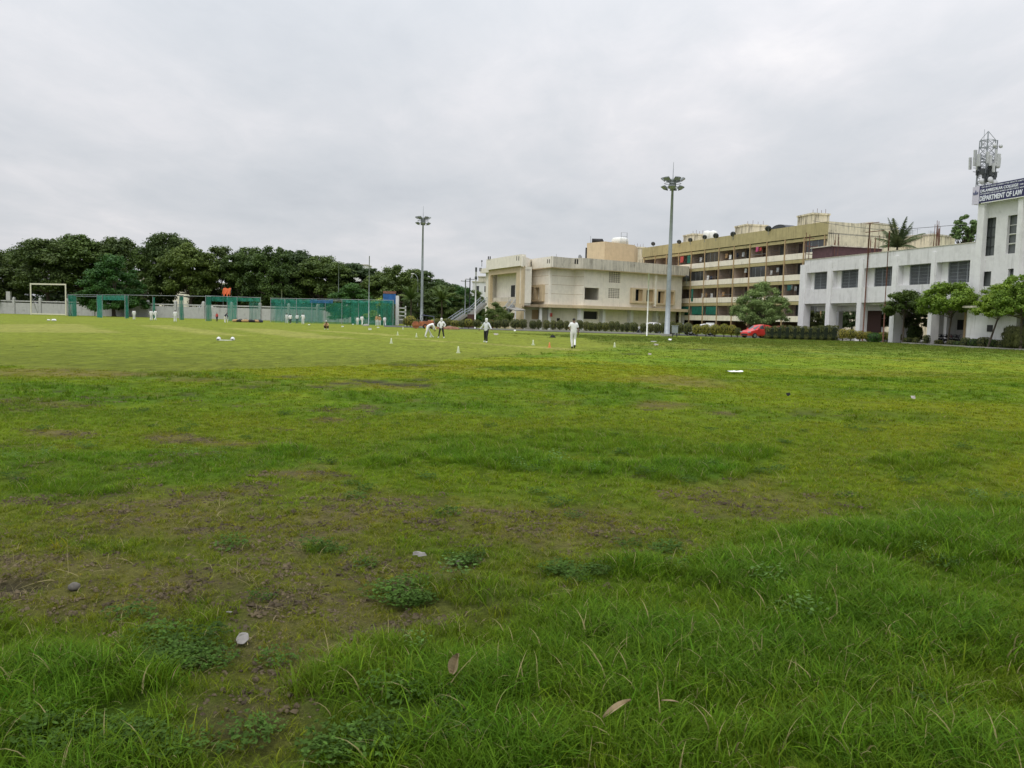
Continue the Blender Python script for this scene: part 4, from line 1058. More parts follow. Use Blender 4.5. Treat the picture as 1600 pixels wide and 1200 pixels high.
# joints, pilaster
mb = inframe(fr5, MB()); a_ = fr5.sz(1021, 450)[0]; mb.box(a_ - .22, a_ + .22, -.62, -.002, ZL1 + .3, ZW - .1).build('pilaster', MT['cream'], pav)
mb = inframe(fr5, MB()); a_ = fr5.sz(942.5, 450)[0]; mb.box(a_ - .03, a_ + .03, -.03, -.002, ZL1 + .1, ZW)
a_ = fr5.sz(911, 450)[0]; mb.box(0, a_ + .12, -.10, -.002, ZL1, ZW).build('drain_pipe', MT['cream'], pav)
for i in (1, 2, 3, 4):
    fr = seg(i); mb = inframe(fr, MB())
    for z_ in (5.9, 7.4, 8.85): mb.box(.05, fr.len - .05, -.008, .0, z_, z_ + .05)
    mb.build('groove', MT['tan_dark'], pav)
# ledge over the ground floor
led = [pl(W[1] + Vector((.0, -.9))), pl(W[2] + Vector((0, -.8))), pl(W[3] + Vector((-.2, -.9))), pl(W[4] + Vector((0, -.9))), pl(W[5] + Vector((0, -1.0))), pl(P2(1074, 151.6)), pl(P2(1072, 154)), pl(W[6] + Vector((-.4, 2))), pl(W[5] + Vector((0, 2))), pl(W[1] + Vector((.6, 2)))]
MB().prism(led, ZL0, ZL1 - .002).build('ledge', MT['tan'], pav)
# parapet: outer band and its underside slab
op = [P2(748.5, 156), P2(761.5, 151.5), P2(814, 135.8), P2(827, 142.6), P2(859.5, 135.2), P2(890, 138.2), P2(908, 137.2), P2(1073, 151.3), P2(1073, 151.3) + Vector((1.5, 10))]
def band(a_, b_, z0, z1, th, name, mat, parent=pav, ext=0.0):
    fr = Frame(a_, b_); mb = MB(); mb.M = off @ fr.M(); mb.box(-ext, fr.len + ext, 0, th, z0, z1)
    return mb.build(name, MT[mat], parent), fr
ob = [band(op[i], op[i+1], ZW, ZP, .25, 'parapet', 'grey_concrete' if i >= 4 else 'cream') for i in range(2, 8)]
slab = [pl(q + Vector((0, .05))) for q in op[2:8]] + [pl(P2(1073, 151.3) + Vector((-1, 9))), pl(W[1] + Vector((2, 9)))]
MB().prism(slab, ZW - .12, ZW + .2).build('parapet_slab', MT['tan'], pav)
for (px, k_) in [(826, 2), (862, 4), (902, 5), (757, 0), (766, 1), (808, 1)]:   # paired slots in the parapet
    pass
def slots(a_, b_, pxs, y0, y1):
    fr = Frame(a_, b_)
    for px in pxs:
        x_, z1_ = fr.sz(px, y0); _, z0_ = fr.sz(px, y1)
        mb = MB(); mb.M = off @ fr.M(); mb.box(x_ - .13, x_ + .13, -.012, .1, z0_, z1_).build('slot', MT['slit'], pav)
slots(op[3], op[4], [827.6, 830.4], 408.8, 415.5)
slots(op[4], op[5], [0, 0][:0], 0, 0)
slots(op[3], op[4], [855.5, 858.5], 405, 411.5)
slots(op[5], op[6], [899, 902.5], 405, 412.5)
# portico
fr0 = Frame(P2(761.5, 151.3), P2(814, 137.0))
zb0 = fr0.sz(790, 427)[1]; beam_t = fr0.sz(790, 418)[1]; z_top = fr0.sz(814, 398)[1]
ho = [(fr0.sz(766, 440)[0], fr0.sz(806.5, 440)[0], 4.6, 9.35)]
mb = MB(); mb.M = off @ fr0.M(); mb.holes(0, fr0.len, 0, 10.3, ho, 0, .5).build('portico_frame', MT['tan'], pav)
mb = MB(); mb.M = off @ fr0.M(); mb.box(-.1, fr0.len + .12, -.45, .5, 10.31, z_top).build('portico_parapet', MT['cream'], pav)
slots(fr0.w(-.1, -.45), fr0.w(fr0.len, -.45), [762.8, 765.6, 807.5, 810.8], 400.5, 407)
mb = MB(); mb.M = off @ fr0.M(); mb.box(.3, fr0.len - .05, 1.5, 1.7, 4.3, 10.2).build('portico_back_wall', MT['cream'], pav)
mb = MB(); mb.M = off @ fr0.M(); mb.box(fr0.len - .3, fr0.len - .05, .5, 1.5, 4.3, 10.2).build('portico_side_wall', MT['cream'], pav)
mb = MB(); mb.M = off @ fr0.M(); mb.box(.05, fr0.len - .05, .51, 1.5, 9.6, 9.8).build('portico_ceiling', MT['cream'], pav)
mb = MB(); mb.M = off @ fr0.M(); mb.box(.9, fr0.len - 1.0, .6, .8, 4.3, 5.35).build('portico_parapet_wall', MT['grey_concrete'], pav)
mb = MB(); mb.M = off @ fr0.M(); mb.box(.1, fr0.len - .1, .51, 1.6, 3.9, 4.3).build('portico_floor', MT['grey_concrete'], pav)
x_ = fr0.sz(801.5, 450, 1.4)[0]
mb = MB(); mb.M = off @ fr0.M(); dx = Frame(fr0.w(0, 5.4), fr0.w(10, 5.4)); mb.box(x_ - .9, x_ + .7, 1.4, 1.49, 4.3, 7.4).build('door', MT['dark'], pav)
# left wing set back
mb = MB(); frl = Frame(P2(755, 156), P2(762, 152.5)); mb.M = off @ frl.M(); mb.box(0, frl.len, .3, 3, 0, 10.2).build('upper_wall', MT['cream'], pav)
mb = MB(); frl = Frame(P2(748.5, 156.5), P2(763, 152.5)); mb.M = off @ frl.M(); mb.box(0, frl.len, 0, .3, 10.2, fr0.sz(762, 417)[1] - .1).box(0, frl.len, 0, 4, 10.0, 10.2).build('parapet', MT['cream'], pav)
slots(frl.w(0), frl.w(frl.len), [749.6, 751.6], 418.5, 424)
# ground floor
fg = Frame(W[5] + Vector((.1, 1.6)), W[6] + Vector((-.6, 1.6)))
def g_rect(fr, *a): return rect(fr, *a)
hg = [rect(fg, 907.5, 486, 934, 499)]; hg[0] = (max(.2, hg[0][0]), *hg[0][1:])
hg.append(rect(fg, 1024, 494, 1030.5, 499.5))
mb = MB(); mb.M = off @ fg.M(); mb.holes(0, fg.len, 0, ZL0 + .04, hg, 0, .3).build('ground_floor_wall', MT['cream'], pav)
for h in hg: mb = MB(); mb.M = off @ fg.M(); mb.box(h[0], h[1], .28, .32, h[2], h[3]).build('window', MT['dark'], pav)
for px in (904, 938.5, 982, 1021.5, 1062):
    x_ = fg.sz(px, 492)[0]; mb = MB(); mb.M = off @ fg.M(); mb.box(x_ - .3, x_ + .3, -.9, -.01, 0, ZL0 - .003).build('pillar', MT['white_pillar'], pav)
fg2 = Frame(W[1] + Vector((.3, 2.2)), W[5] + Vector((0, 2.0)))
hh = [rect(fg2, 799, 489, 805, 496.5), rect(fg2, 813, 489, 820, 502), rect(fg2, 831, 484, 841.5, 499), rect(fg2, 870, 497, 875, 502)]
mb = MB(); mb.M = off @ fg2.M(); mb.holes(-2.2, fg2.len, 0, ZL0 + .04, hh, 0, .3).build('ground_floor_wall', MT['cream'], pav)
for i, h in enumerate(hh): mb = MB(); mb.M = off @ fg2.M(); mb.box(h[0], h[1], .28, .32, h[2], h[3]).build('door' if i == 1 else 'window', MT['tan_dark' if i == 2 else 'dark'], pav)
for px in (843, 857): x_ = fg2.sz(px, 492)[0]; mb = MB(); mb.M = off @ fg2.M(); mb.box(x_ - .22, x_ + .22, -1.6, -.01, 0, ZL0 - .003).build('pillar', MT['white_pillar'], pav)
x_, z_ = fg2.sz(858.8, 492); mb = MB(); mb.M = off @ fg2.M(); mb.box(x_ - .15, x_ + .2, -1.9, -1.65, z_ - .3, z_ + .3).build('fire_box', MT['red_cloth'], pav)
# right end and back
fe = Frame(W[6], W[6] + Vector((4, 22)))
mb = MB(); mb.M = off @ fe.M(); mb.box(0, fe.len, .01, .3, 0, ZW).build('side_wall', MT['cream'], pav)
fb = Frame(back[1], back[0]); mb = MB(); mb.M = off @ fb.M(); mb.box(0, fb.len, 0, .3, 0, ZW).build('back_wall', MT['cream'], pav)
# tan stair block on the roof behind
A_, B_, C_ = P2(913, 158), P2(941, 154), P2(987, 160); zt1 = zt(945, 378, 155)
MB().prism([pl(A_), pl(B_), pl(C_), pl(C_ + Vector((1.5, 6))), pl(A_ + Vector((2, 7)))], ZW, zt1).build('stair_block', MT['tan'], pav)
fs = Frame(A_, B_); mb = MB(); mb.M = off @ fs.M(); x_, z1_ = fs.sz(916, 387); mb.box(x_ - .2, x_ + .25, -.012, .1, ZW + .2, z1_).build('slot', MT['dark'], pav)
g = P2(929, 158); o = MB().tube([(-1.0, 0, .42), (1.0, 0, .42)], .42, 14).tube([(.9, 0, .42), (1.15, 0, .42)], .16, 8).build('water_tank', MT['dark'], None, smooth=True); o.location = (g.x, g.y, zt1 + .02); tag(o, 'black water tank lying on the tan roof block of the pavilion', 'water tank')
g = P2(964, 160); o = MB().lathe([(1.6, 0), (1.6, 1.0), (1.3, 1.25), (.3, 1.4), (0, 1.4)], n=20).build('water_tank', MT['white_paint'], None, smooth=True); o.location = (g.x, g.y, zt1 + .02); tag(o, 'low white water tank on the tan roof block of the pavilion', 'water tank')
root = empty('rooftop_stand', (P2(973, 158).x, P2(973, 158).y, zt1), 0, 'thin pipe frame standing on the tan roof block', 'frame')
MB().tube([(-.9, 0, 0), (-.9, 0, 2.1), (.2, 0, 2.1), (.2, 0, 0)], .05, 6).tube([(-.9, 0, 1.4), (.2, 0, 1.4)], .04, 6).build('pipe', MT['metal'], root)
def aerial(px, D, z, h, label='thin aerial rod on a flat roof', cat='aerial', cross=0):
    g = gp(px, D); mb = MB(); mb.tube([(0, 0, 0), (0, 0, h)], .035, 6)
    for i in range(cross): mb.tube([(-.5 + .05*i, 0, h - .1 - .22*i), (.5 - .05*i, 0, h - .1 - .22*i)], .02, 5)
    o = mb.build('aerial', MT['metal']); o.location = (g.x, g.y, z); tag(o, label, cat)
aerial(918.5, 157, zt1, 1.2, 'thin rod by the black water tank')
aerial(866, 142, ZW, 2.6, 'thin lightning rod on the pavilion parapet')
root = empty('horn_speaker', (gp(904.5, 142).x, 142, ZP), 0, 'small grey horn speaker on the pavilion parapet', 'speaker')
MB().tube([(0, 0, -1.5), (0, 0, .35)], .06, 6).build('post', MT['metal'], root)
MB().tube([(.1, 0, .5), (-.25, -.3, .5)], [.1, .38], 12).build('horn', MT['metal'], root)
root = empty('camera_post', (gp(750.5, 156).x, 156.8, ZP - .6), 0, 'small device on the left end of the pavilion parapet', 'device')
MB().tube([(0, 0, 0), (0, 0, .9)], .05, 6).build('post', MT['darkmetal'], root); MB().box(-.12, .12, -.3, .2, .9, 1.15).build('housing', MT['darkmetal'], root)
# outside stair with white rails, left of the portico
def stair(p0, p1, z0, z1, wid, nst, label, name='staircase'):
    f = Frame(p0, p1); root = empty(name, (p0.x, p0.y, 0), f.rz, label, 'staircase')
    mb = MB()
    for i in range(nst): mb.box(f.len*i/nst, f.len*(i+1)/nst, 0, wid, max(0, z0 + (z1-z0)*i/nst - .25), z0 + (z1-z0)*(i+1)/nst)
    mb.build('steps', MT['kerb'], root)
    for yy in (-.05, wid + .05):
        mb = MB()
        for hz in (.95, .55): mb.tube([(0, yy, z0 + hz), (f.len, yy, z1 + hz)], .05, 6)
        for i in range(0, 6): mb.tube([(f.len*i/5, yy, z0 + (z1-z0)*i/5), (f.len*i/5, yy, z0 + (z1-z0)*i/5 + .95)], .035, 6)
        mb.build('handrail', MT['galv'], root)
    return root
a_, b_, c_ = P2(703, 136), P2(730, 137.5), P2(741, 138)
stair(a_, b_, 0.2, zt(732, 491, 137), 1.8, 14, 'lower flight of the white railed stair left of the pavilion')
f = Frame(b_, c_); zl = zt(732, 491, 137); root = empty('stair_landing', (b_.x, b_.y, 0), f.rz, 'landing with rail between the two stair flights', 'landing')
MB().box(0, f.len, 0, 1.8, 0, zl).build('slab', MT['brown'], root)
mb = MB()
for hz in (.95, .55): mb.tube([(0, -.05, zl + hz), (f.len, -.05, zl + hz)], .05, 6)
for i in range(3): mb.tube([(f.len*i/2, -.05, zl), (f.len*i/2, -.05, zl + .95)], .035, 6)
mb.build('handrail', MT['galv'], root)
stair(c_, P2(760, 139.5), zl, 4.2, 1.8, 14, 'upper flight of the white railed stair reaching the portico')
stair(P2(793, 134), P2(804, 136), 2.4, 3.9, .8, 8, 'short pale stair rising right of the dark tree')
a_ = P2(796, 134); b_ = P2(811, 136.5); f = Frame(a_, b_); root = empty('porch', (a_.x, a_.y, 0), f.rz, 'small open porch with sloping roof below the portico', 'porch')
MB().add([(0, -1.2, 2.9), (f.len, -1.2, 3.0), (f.len, 1.4, 3.6), (0, 1.4, 3.4), (0, -1.2, 3.05), (f.len, -1.2, 3.15), (f.len, 1.4, 3.75), (0, 1.4, 3.55)], [(0,1,2,3),(4,7,6,5),(0,4,5,1),(1,5,6,2),(2,6,7,3),(3,7,4,0)]).build('roof', MT['kerb'], root)
MB().box(0, .15, -1.1, -.95, 0, 2.9).box(f.len - .15, f.len, -1.1, -.95, 0, 3).build('post', MT['white_pillar'], root)

# ------------------------------------------------------------------ olive and cream apartment block
fa = Frame(P2(1001, 169), P2(1284, 119.5)); AL = fa.len
apt = empty('apartment_block', (fa.A.x, fa.A.y, 0), fa.rz, 'long four storey apartment block with olive bands and cream balconies', 'building')
FH = 3.1; Z0 = 2.65; DEP = 13
ztop = fa.sz(1080, 377)[1]
s80, s171 = fa.sz(1080, 440)[0], fa.sz(1171, 440)[0]; bay = (s171 - s80) / 4
bx = [s80 + (k - 8) * bay for k in range(30)]; bx = [q for q in bx if 0 <= q < AL]
rr = random.Random(4)
bsp = [0.0] + bx + [AL]
for fl in range(4):
    z = Z0 + FH * fl
    MB().box(0, AL, -.02, 1.9, z - .12, z + .08).build('balcony_slab', MT['apt_cream'], apt)
    MB().box(0, AL, -.12, .05, z - .45, z + .42 - .0).build('balcony_wall', MT['apt_cream'], apt)
    if fl: MB().box(0, AL, -.10, .06, z - 1.0, z - .50).build('fascia', MT['olive'], apt); MB().box(0, AL, -.02, .04, z - .50, z - .45).build('shadow_gap', MT['slit'], apt)
    # back wall with doors and windows
    hs = []; kinds = []
    for i in range(len(bsp) - 1):
        a0, b0 = bsp[i], bsp[i+1]; w_ = b0 - a0
        if w_ < 1.5: continue
        q = rr.random()
        hs.append((a0 + w_*.12, a0 + w_*.12 + .95, z + .08, z + 2.15)); kinds.append('door')
        if q < .75: hs.append((a0 + w_*.5, a0 + w_*.5 + 1.4, z + .9, z + 2.1)); kinds.append('window')
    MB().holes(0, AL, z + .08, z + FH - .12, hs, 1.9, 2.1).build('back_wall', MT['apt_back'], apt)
    for h, kd in zip(hs, kinds):
        MB().box(h[0], h[1], 2.0, 2.04, h[2], h[3]).build(kd, MT[rr.choice(['brown', 'dark', 'brown', 'greyglass']) if kd == 'door' else rr.choice(['glass', 'dark', 'greyglass'])], apt)
    # grilles, glazing, partitions
    for i in range(len(bsp) - 1):
        a0, b0 = bsp[i] + .08, bsp[i+1] - .08
        if b0 - a0 < 1.5: continue
        q = rr.random(); zt_, zb_ = z + FH - 1.05, z + .42
        if fl == 0 and i < len(bsp) - 9: continue
        if q < .42:
            mb = MB(); n_ = 12
            for k in range(n_): x_ = a0 + (b0 - a0)*(k+.5)/n_; mb.box(x_-.012, x_+.012, .0, .024, zb_, zt_)
            for zz_ in (zb_ + .35, zb_ + .8): mb.box(a0, b0, -.005, .02, zz_, zz_ + .03)
            mb.build('grille', MT['darkmetal'], apt)
        elif q < .62:
            o = MB().box(a0, b0, .02, .05, zb_, zt_).build('glazing', MT['glass'], apt)
            mb = MB()
            for k in range(4): x_ = a0 + (b0-a0)*k/3; mb.box(x_-.03, x_+.03, -.01, .06, zb_, zt_)
            mb.build('glazing_bar', MT['metal'], apt)
        elif q < .8: MB().box(a0, b0, .0, .03, zb_ + .45, zb_ + .49).build('rail', MT['metal'], apt)
    for q_ in bx[::1]:
        MB().box(q_ - .06, q_ + .06, .1, 1.9, z + .08, z + FH - .14).build('partition', MT['apt_back'], apt)
zr = Z0 + FH * 4
MB().box(0, AL, -.12, .08, zr - 1.0, zr - .55).build('fascia', MT['olive'], apt)
MB().box(0, AL, -.04, .04, zr - .55, zr - .42).build('shadow_gap', MT['slit'], apt)
MB().box(-.1, AL + .05, -.25, .12, zr - .42, ztop).build('roof_fascia', MT['olive'], apt)
MB().box(-.1, AL, .12, DEP, zr - .3, zr - .1).build('roof', MT['grey_concrete'], apt)
MB().box(-.1, AL + .05, DEP - .2, DEP, zr - .1, ztop - .4).build('rear_parapet', MT['apt_stain'], apt)
MB().box(AL - .25, AL, .13, DEP - .21, -.0, ztop + .05).build('end_wall', MT['apt_stain'], apt)
MB().box(0, .25, .1, DEP, 0, ztop - .3).build('end_wall', MT['apt_cream'], apt)
MB().box(.25, AL - .25, DEP - .5, DEP - .21, 0, zr - .3).build('rear_wall', MT['apt_cream'], apt)
for q_ in bx:
    MB().box(q_ - .09, q_ + .09, -.24, -.125, 1.5, zr - .43).build('drain_pipe', MT['tan_dark'], apt)
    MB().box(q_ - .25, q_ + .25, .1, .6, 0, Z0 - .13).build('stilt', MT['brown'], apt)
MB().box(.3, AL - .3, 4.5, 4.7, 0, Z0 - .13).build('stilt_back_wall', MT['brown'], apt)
# end wall details: dark little windows and vent pipe, in the end wall's plane
def roof_block(px0, px1, yt, D, dep, name, label, mat='apt_stain', z0=None, holes_=None):
    a_, b_ = P2(px0, D), P2(px1, D + (px1-px0)*D/F*.25); f = Frame(a_, b_); h = zt(px0, yt, D)
    z0 = ztop - .6 if z0 is None else z0
    root = empty(name, (a_.x, a_.y, z0), f.rz, label, 'roof block')
    MB().box(0, f.len, 0, dep, 0, h - z0 - .25).build('wall', MT[mat], root)
    MB().box(-.12, f.len + .12, -.12, dep + .12, h - z0 - .25, h - z0).build('roof', MT[mat], root)
    for k in range(4): x_ = f.len * (.1 + .25*k); MB().tube([(x_, .4, h - z0), (x_, .4, h - z0 + .5 + .2*(k % 2))], .03, 5).build('rebar', MT['rust'], root)
    return root
roof_block(986, 1004, 385, 172, 5, 'lift_room', 'streaked cream lift room at the far left end of the apartment roof', z0=8)
roof_block(1076, 1096, 364.5, 157, 4, 'lift_room', 'small cream lift room beside the white roof tanks')
roof_block(1159, 1191, 349.5, 140, 4, 'lift_room', 'streaked cream lift room in the middle of the apartment roof')
roof_block(1260, 1286, 332, 124, 4, 'lift_room', 'largest streaked cream lift room at the near end of the apartment roof')
for px, D, w_, l_ in [(1099, 157, 6.5, 'left'), (1108, 156, 6, 'right')]:
    g = gp(px, D); r_ = w_*D/F; o = MB().lathe([(r_, 0), (r_, 1.6), (r_*.8, 1.9), (r_*.2, 2.05), (0, 2.05)], n=18).build('water_tank', MT['white_paint'], None, smooth=True); o.location = (g.x, g.y, zt(px, 375, D) - .3); tag(o, f'round white water tank on the apartment roof, {l_} one of two', 'water tank', 'white tanks on the apartment roof')
def dish(px, py, D, label, grp='satellite dishes along the apartment roof edge', s_=.42, name='satellite_dish'):
    p = pt(px, py, D); root = empty(name, p, 0, label, 'satellite dish', grp)
    mb = MB(); mb.M = Matrix.Rotation(R(-60), 4, 'X') @ Matrix.Rotation(R(20), 4, 'Y')
    mb.lathe([(.01, -.16*s_), (.4*s_, -.12*s_), (.75*s_, -.03*s_), (s_, .1*s_), (.72*s_, .0), (.38*s_, -.09*s_), (.005, -.13*s_)], n=16); mb.build('bowl', MT['darkmetal'], root, smooth=True)
    MB().tube([(0, 0, -.05), (.05, .1, -.9)], .04, 6).build('mast', MT['metal'], root)
    MB().tube([(0, .0, -.35), (-.1, -.55, .25)], .02, 5).build('arm', MT['metal'], root)
dish(1020.5, 381, 164, 'black satellite dish farthest left on the apartment roof edge')
dish(1061, 378, 155.5, 'dark satellite dish just right of the nearer floodlight mast')
dish(1078.5, 375, 151.5, 'tilted satellite dish directly before the small lift room')
dish(1101, 370.5, 147, 'pale satellite dish before the white roof tanks')
dish(1118.5, 368.5, 144, 'large dark satellite dish right of the white roof tanks', s_=.5)
dish(1145.5, 366, 140, 'dark satellite dish left of the middle lift room', s_=.47)
dish(1200.5, 357.5, 131, 'dark tilted satellite dish right of the middle lift room', s_=.5)
dish(1072.5, 435, 151, 'grey satellite dish hung on a second storey balcony', None, .6)
dish(988.5, 406, 166, 'dark dish behind the pavilion parapet', None, .5)
p = pt(1216, 359, 131); root = empty('roof_canopy', p, fa.rz, 'low dark curved canopy on the apartment roof edge', 'canopy')
mb = MB(); mb.M = Matrix.Rotation(R(90), 4, 'X'); mb.prism([(1.9*math.cos(t_*math.pi/10), .8*math.sin(t_*math.pi/10)) for t_ in range(11)], -2.2, 0); mb.build('shell', MT['darkmetal'], root)
# cloth, sheets and washing on the balconies
def cloth(px0, py0, px1, py1, mat, label, name='cloth', off_=-.2, cat='cloth', grp=None, wav=.06):
    x0, z1_ = fa.sz(px0, py0, off_); x1, _ = fa.sz(px1, py0, off_); _, z0_ = fa.sz(px1, py1, off_)
    mb = MB(); n_ = 9; V = []
    for j, z_ in enumerate((z1_, (z0_+z1_)/2, z0_)):
        for i in range(n_+1): V.append((x0 + (x1-x0)*i/n_, off_ + wav*math.sin(i*2.3 + j)*(j+1)/2, z_ + (.04*math.sin(i*1.9) if j == 2 else 0)))
    mb.add(V, [(j*(n_+1)+i, j*(n_+1)+i+1, (j+1)*(n_+1)+i+1, (j+1)*(n_+1)+i) for j in range(2) for i in range(n_)])
    V2 = [(v_[0], v_[1] + .02, v_[2]) for v_ in V]; mb.add(V2, [tuple(reversed((j*(n_+1)+i, j*(n_+1)+i+1, (j+1)*(n_+1)+i+1, (j+1)*(n_+1)+i))) for j in range(2) for i in range(n_)])
    o = mb.build(name, MT[mat]); o.matrix_world = fa.M(); tag(o, label, cat, grp)
cloth(1074, 399.5, 1079, 411, 'green_sheet', 'bright green cloth hung on the top floor just right of the nearer mast')
cloth(1063, 401, 1068, 410, 'red_cloth', 'reddish cloth on the top floor beside the nearer mast')
cloth(1080.5, 452, 1083, 471, 'green_sheet', 'long narrow green cloth hanging over a balcony below the dish')
cloth(1062, 479, 1078.5, 491.5, 'green_sheet', 'green shade sheet closing the lowest balcony nearest the pavilion', 'shade_sheet', -.05, 'sheet')
cloth(1080.5, 479, 1100, 491.5, 'green_sheet', 'green shade sheet closing the lowest balcony, middle of three', 'shade_sheet', -.05, 'sheet')
cloth(1102.5, 479, 1119.5, 491.5, 'green_sheet', 'green shade sheet closing the lowest balcony, farthest from the pavilion', 'shade_sheet', -.05, 'sheet')
cloth(1181, 386, 1185, 393, 'pink_cloth', 'pink cloth on the washing line under the middle lift room')
cloth(1186.5, 387, 1190, 392, 'red_cloth', 'red cloth on the washing line under the middle lift room')
cloth(1230, 446, 1236, 454, 'lf_bright' if False else 'green_cloth', 'pale green cloth on a balcony beside the white college building')
wc_ = {}
for i, (px, py, m_) in enumerate([(1095, 404, 'white_cloth'), (1110, 403, 'pale_cloth'), (1117, 401, 'white_cloth'), (1135, 398, 'tan_cloth'), (1141, 400, 'white_cloth'), (1152, 397, 'navy_cloth'), (1161, 396, 'pale_cloth'), (1106, 432, 'white_cloth'), (1111, 433, 'navy_cloth'), (1165, 421, 'pale_cloth'), (1205, 424, 'white_cloth'), (1215, 420, 'pale_cloth'), (1103, 459, 'tan_cloth'), (1112, 460, 'white_cloth'), (1122, 459, 'navy_cloth'), (1130, 458, 'tan_cloth'), (1196, 420, 'white_cloth'), (1098, 460, 'pale_cloth'), (1237, 447, 'white_cloth'), (1243, 449, 'pale_cloth')]):
    cn_ = m_.split('_')[0]; fl2 = 'top' if py < 412 and px < 1200 else 'second from top' if py < 440 else 'third from top'; kk_ = (cn_, fl2); wc_[kk_] = wc_.get(kk_, 0) + 1
    cloth(px - 1.6, py - 1.5, px + 1.8, py + 5, m_, f'{cn_} washing hung on the {fl2} apartment floor, {ORD[wc_[kk_]-1]} {cn_} piece from the left', 'washing', .3, 'washing', 'washing on the apartment balconies')
# buildings beyond the college roof
fe_ = Frame(fa.w(AL, 0).to_2d(), fa.w(AL, DEP).to_2d())
def far_block(px0, px1, yt, D, dep, label, mat='apt_stain', wins=()):
    a_, b_ = P2(px0, D), P2(px1, D + 3); f = Frame(a_, b_); h = zt(px0, yt, D); root = empty('flat_roofed_building', (a_.x, a_.y, 0), f.rz, label, 'building')
    hs = [rect(f, *q) for q in wins]
    MB().holes(0, f.len, 0, h, hs, 0, .3).build('front_wall', MT[mat], root)
    MB().box(0, .3, .3, dep, 0, h - .02).box(f.len - .3, f.len, .3, dep, 0, h - .02).box(.3, f.len - .3, dep - .3, dep, 0, h - .02).build('side_wall', MT[mat], root)
    MB().box(-.1, f.len + .1, -.1, dep, h, h + .25).build('roof', MT['grey_concrete'], root)
    for h_ in hs: MB().box(h_[0], h_[1], .2, .25, h_[2], h_[3]).build('window', MT['dark'], root)
    return root
far_block(1352, 1389, 349, 133, 8, 'stained cream block with flat top between the palm and the apartment end wall')
far_block(1388, 1452, 373, 138, 8, 'lower pale block showing right of the palm crown')
far_block(1447, 1482, 367, 134, 6, 'pale roof block behind the upright rebar bunch')
for px, yt, l_ in [(1416, 360, 'spidery television aerial nearest the palm on the pale roofs'), (1444, 361, 'left one of two close television aerials beside the tall rebar'), (1448, 363, 'right one of two close television aerials beside the tall rebar')]:
    aerial(px, 137, zt(px, 374, 138), zt(px, yt, 137) - zt(px, 374, 137), l_, 'aerial', 3)
aerial(1423, 137, zt(1423, 374, 138), 1.6, 'small dish like aerial right of the palm', 'aerial', 1)
a_, b_ = pt(1270, 345, 122), pt(1516, 350, 88); m_ = a_.lerp(b_, .5) - Vector((0, 0, .9))
o = MB().tube([a_, a_.lerp(m_, .55) - Vector((0, 0, .12)), m_, m_.lerp(b_, .45) - Vector((0, 0, .12)), b_], .028, 5).build('overhead_cable', MT['darkmetal']); tag(o, 'thin overhead cable sagging above the college roof', 'cable')

# ------------------------------------------------------------------ white college building
fl_ = Frame(P2(1249.5, 107), P2(1520, 79.6)); LL = fl_.len
col = empty('college_building', (fl_.A.x, fl_.A.y, 0), fl_.rz, 'long white two storey college building raised on pillars with barred windows', 'building')
zp_ = fl_.sz(1340, 398)[1]; zwh = fl_.sz(1340, 420)[1]; zws = fl_.sz(1340, 449)[1]; zsp = fl_.sz(1340, 473)[1]
pil = [(1249.5, 1258), (1292, 1298.5), (1340.5, 1347), (1393, 1400), (1453, 1459), (1514, 1521)]
pil = [(fl_.sz(a_, 440)[0], fl_.sz(b_, 440)[0]) for a_, b_ in pil]
wn = []
for i in range(5):
    a0 = pil[i][1]; b0 = pil[i+1][0]; wn.append((a0 + .12, b0 - .05, zws, zwh))
MB().holes(.1, LL - .1, zsp, zp_, wn, .10, 1.1).build('upper_wall', MT['white_wall'], col)
for a0, b0 in pil:
    MB().box(a0, b0, 0, .98, 0, zsp).box(a0 + .002, b0 - .002, 0, .0995, zsp, zp_ - .55).build('pillar', MT['white_pillar'], col)
MB().box(0, LL, .05, .3, zp_ + .001, zp_ + .06).build('coping', MT['grey_concrete'], col)
for i, h in enumerate(wn):
    lx = h[0] + (.16 if i < 2 else .2) * (h[1] - h[0])
    MB().box(h[0] + .001, lx, .75, 1.08, h[2] + .001, h[3] - .001).build('window_jamb', MT['white_pillar'], col)
    o = MB().holes(lx, h[1], h[2], h[3], [(lx + .06, h[1] - .06, h[2] + .06, h[3] - .06)], .85, .95).build('window', MT['metal'], col)
    MB().box(lx + .06, h[1] - .06, .97, 1.0, h[2] + .06, h[3] - .06).build('pane', MT['glass'], o)
    mb = MB(); n_ = 26
    for k in range(1, n_):
        x_ = lx + (h[1] - lx)*k/n_; t_ = .045 if k % 9 == 0 else .013; mb.box(x_ - t_, x_ + t_, .80, .84, h[2] + .01, h[3] - .01)
    for k in range(1, 6): z_ = h[2] + (h[3]-h[2])*k/6; mb.box(lx, h[1], .805, .835, z_ - .014, z_ + .014)
    mb.build('grille', MT['metal'], o)
MB().box(.1, LL, 1.1, 13, zp_ - 1.2, zp_ - 1.0).build('roof', MT['grey_concrete'], col)
MB().box(.1, LL, .98, 13, zsp - .25, zsp - .02).build('first_floor_slab', MT['white_wall'], col)
MB().box(.1, LL, 2.2, 2.5, zsp - .85, zsp - .26).box(.1, LL, 5.2, 5.5, zsp - .85, zsp - .26).build('beam', MT['white_wall'], col)
MB().box(.1, .4, 1.1, 13, zsp, zp_).box(.4, LL - .3, 12.7, 13, zsp, zp_).box(.5, LL - .3, 4.5, 4.7, zsp, zp_ - 1.3).build('inner_wall', MT['white_wall'], col)
for a0, b0 in pil[:]:
    MB().box(a0, b0, 5.2, 5.8, 0, zsp - .86).box(a0, b0, 11.5, 12.1, 0, zsp - .26).build('pillar', MT['white_wall'], col)
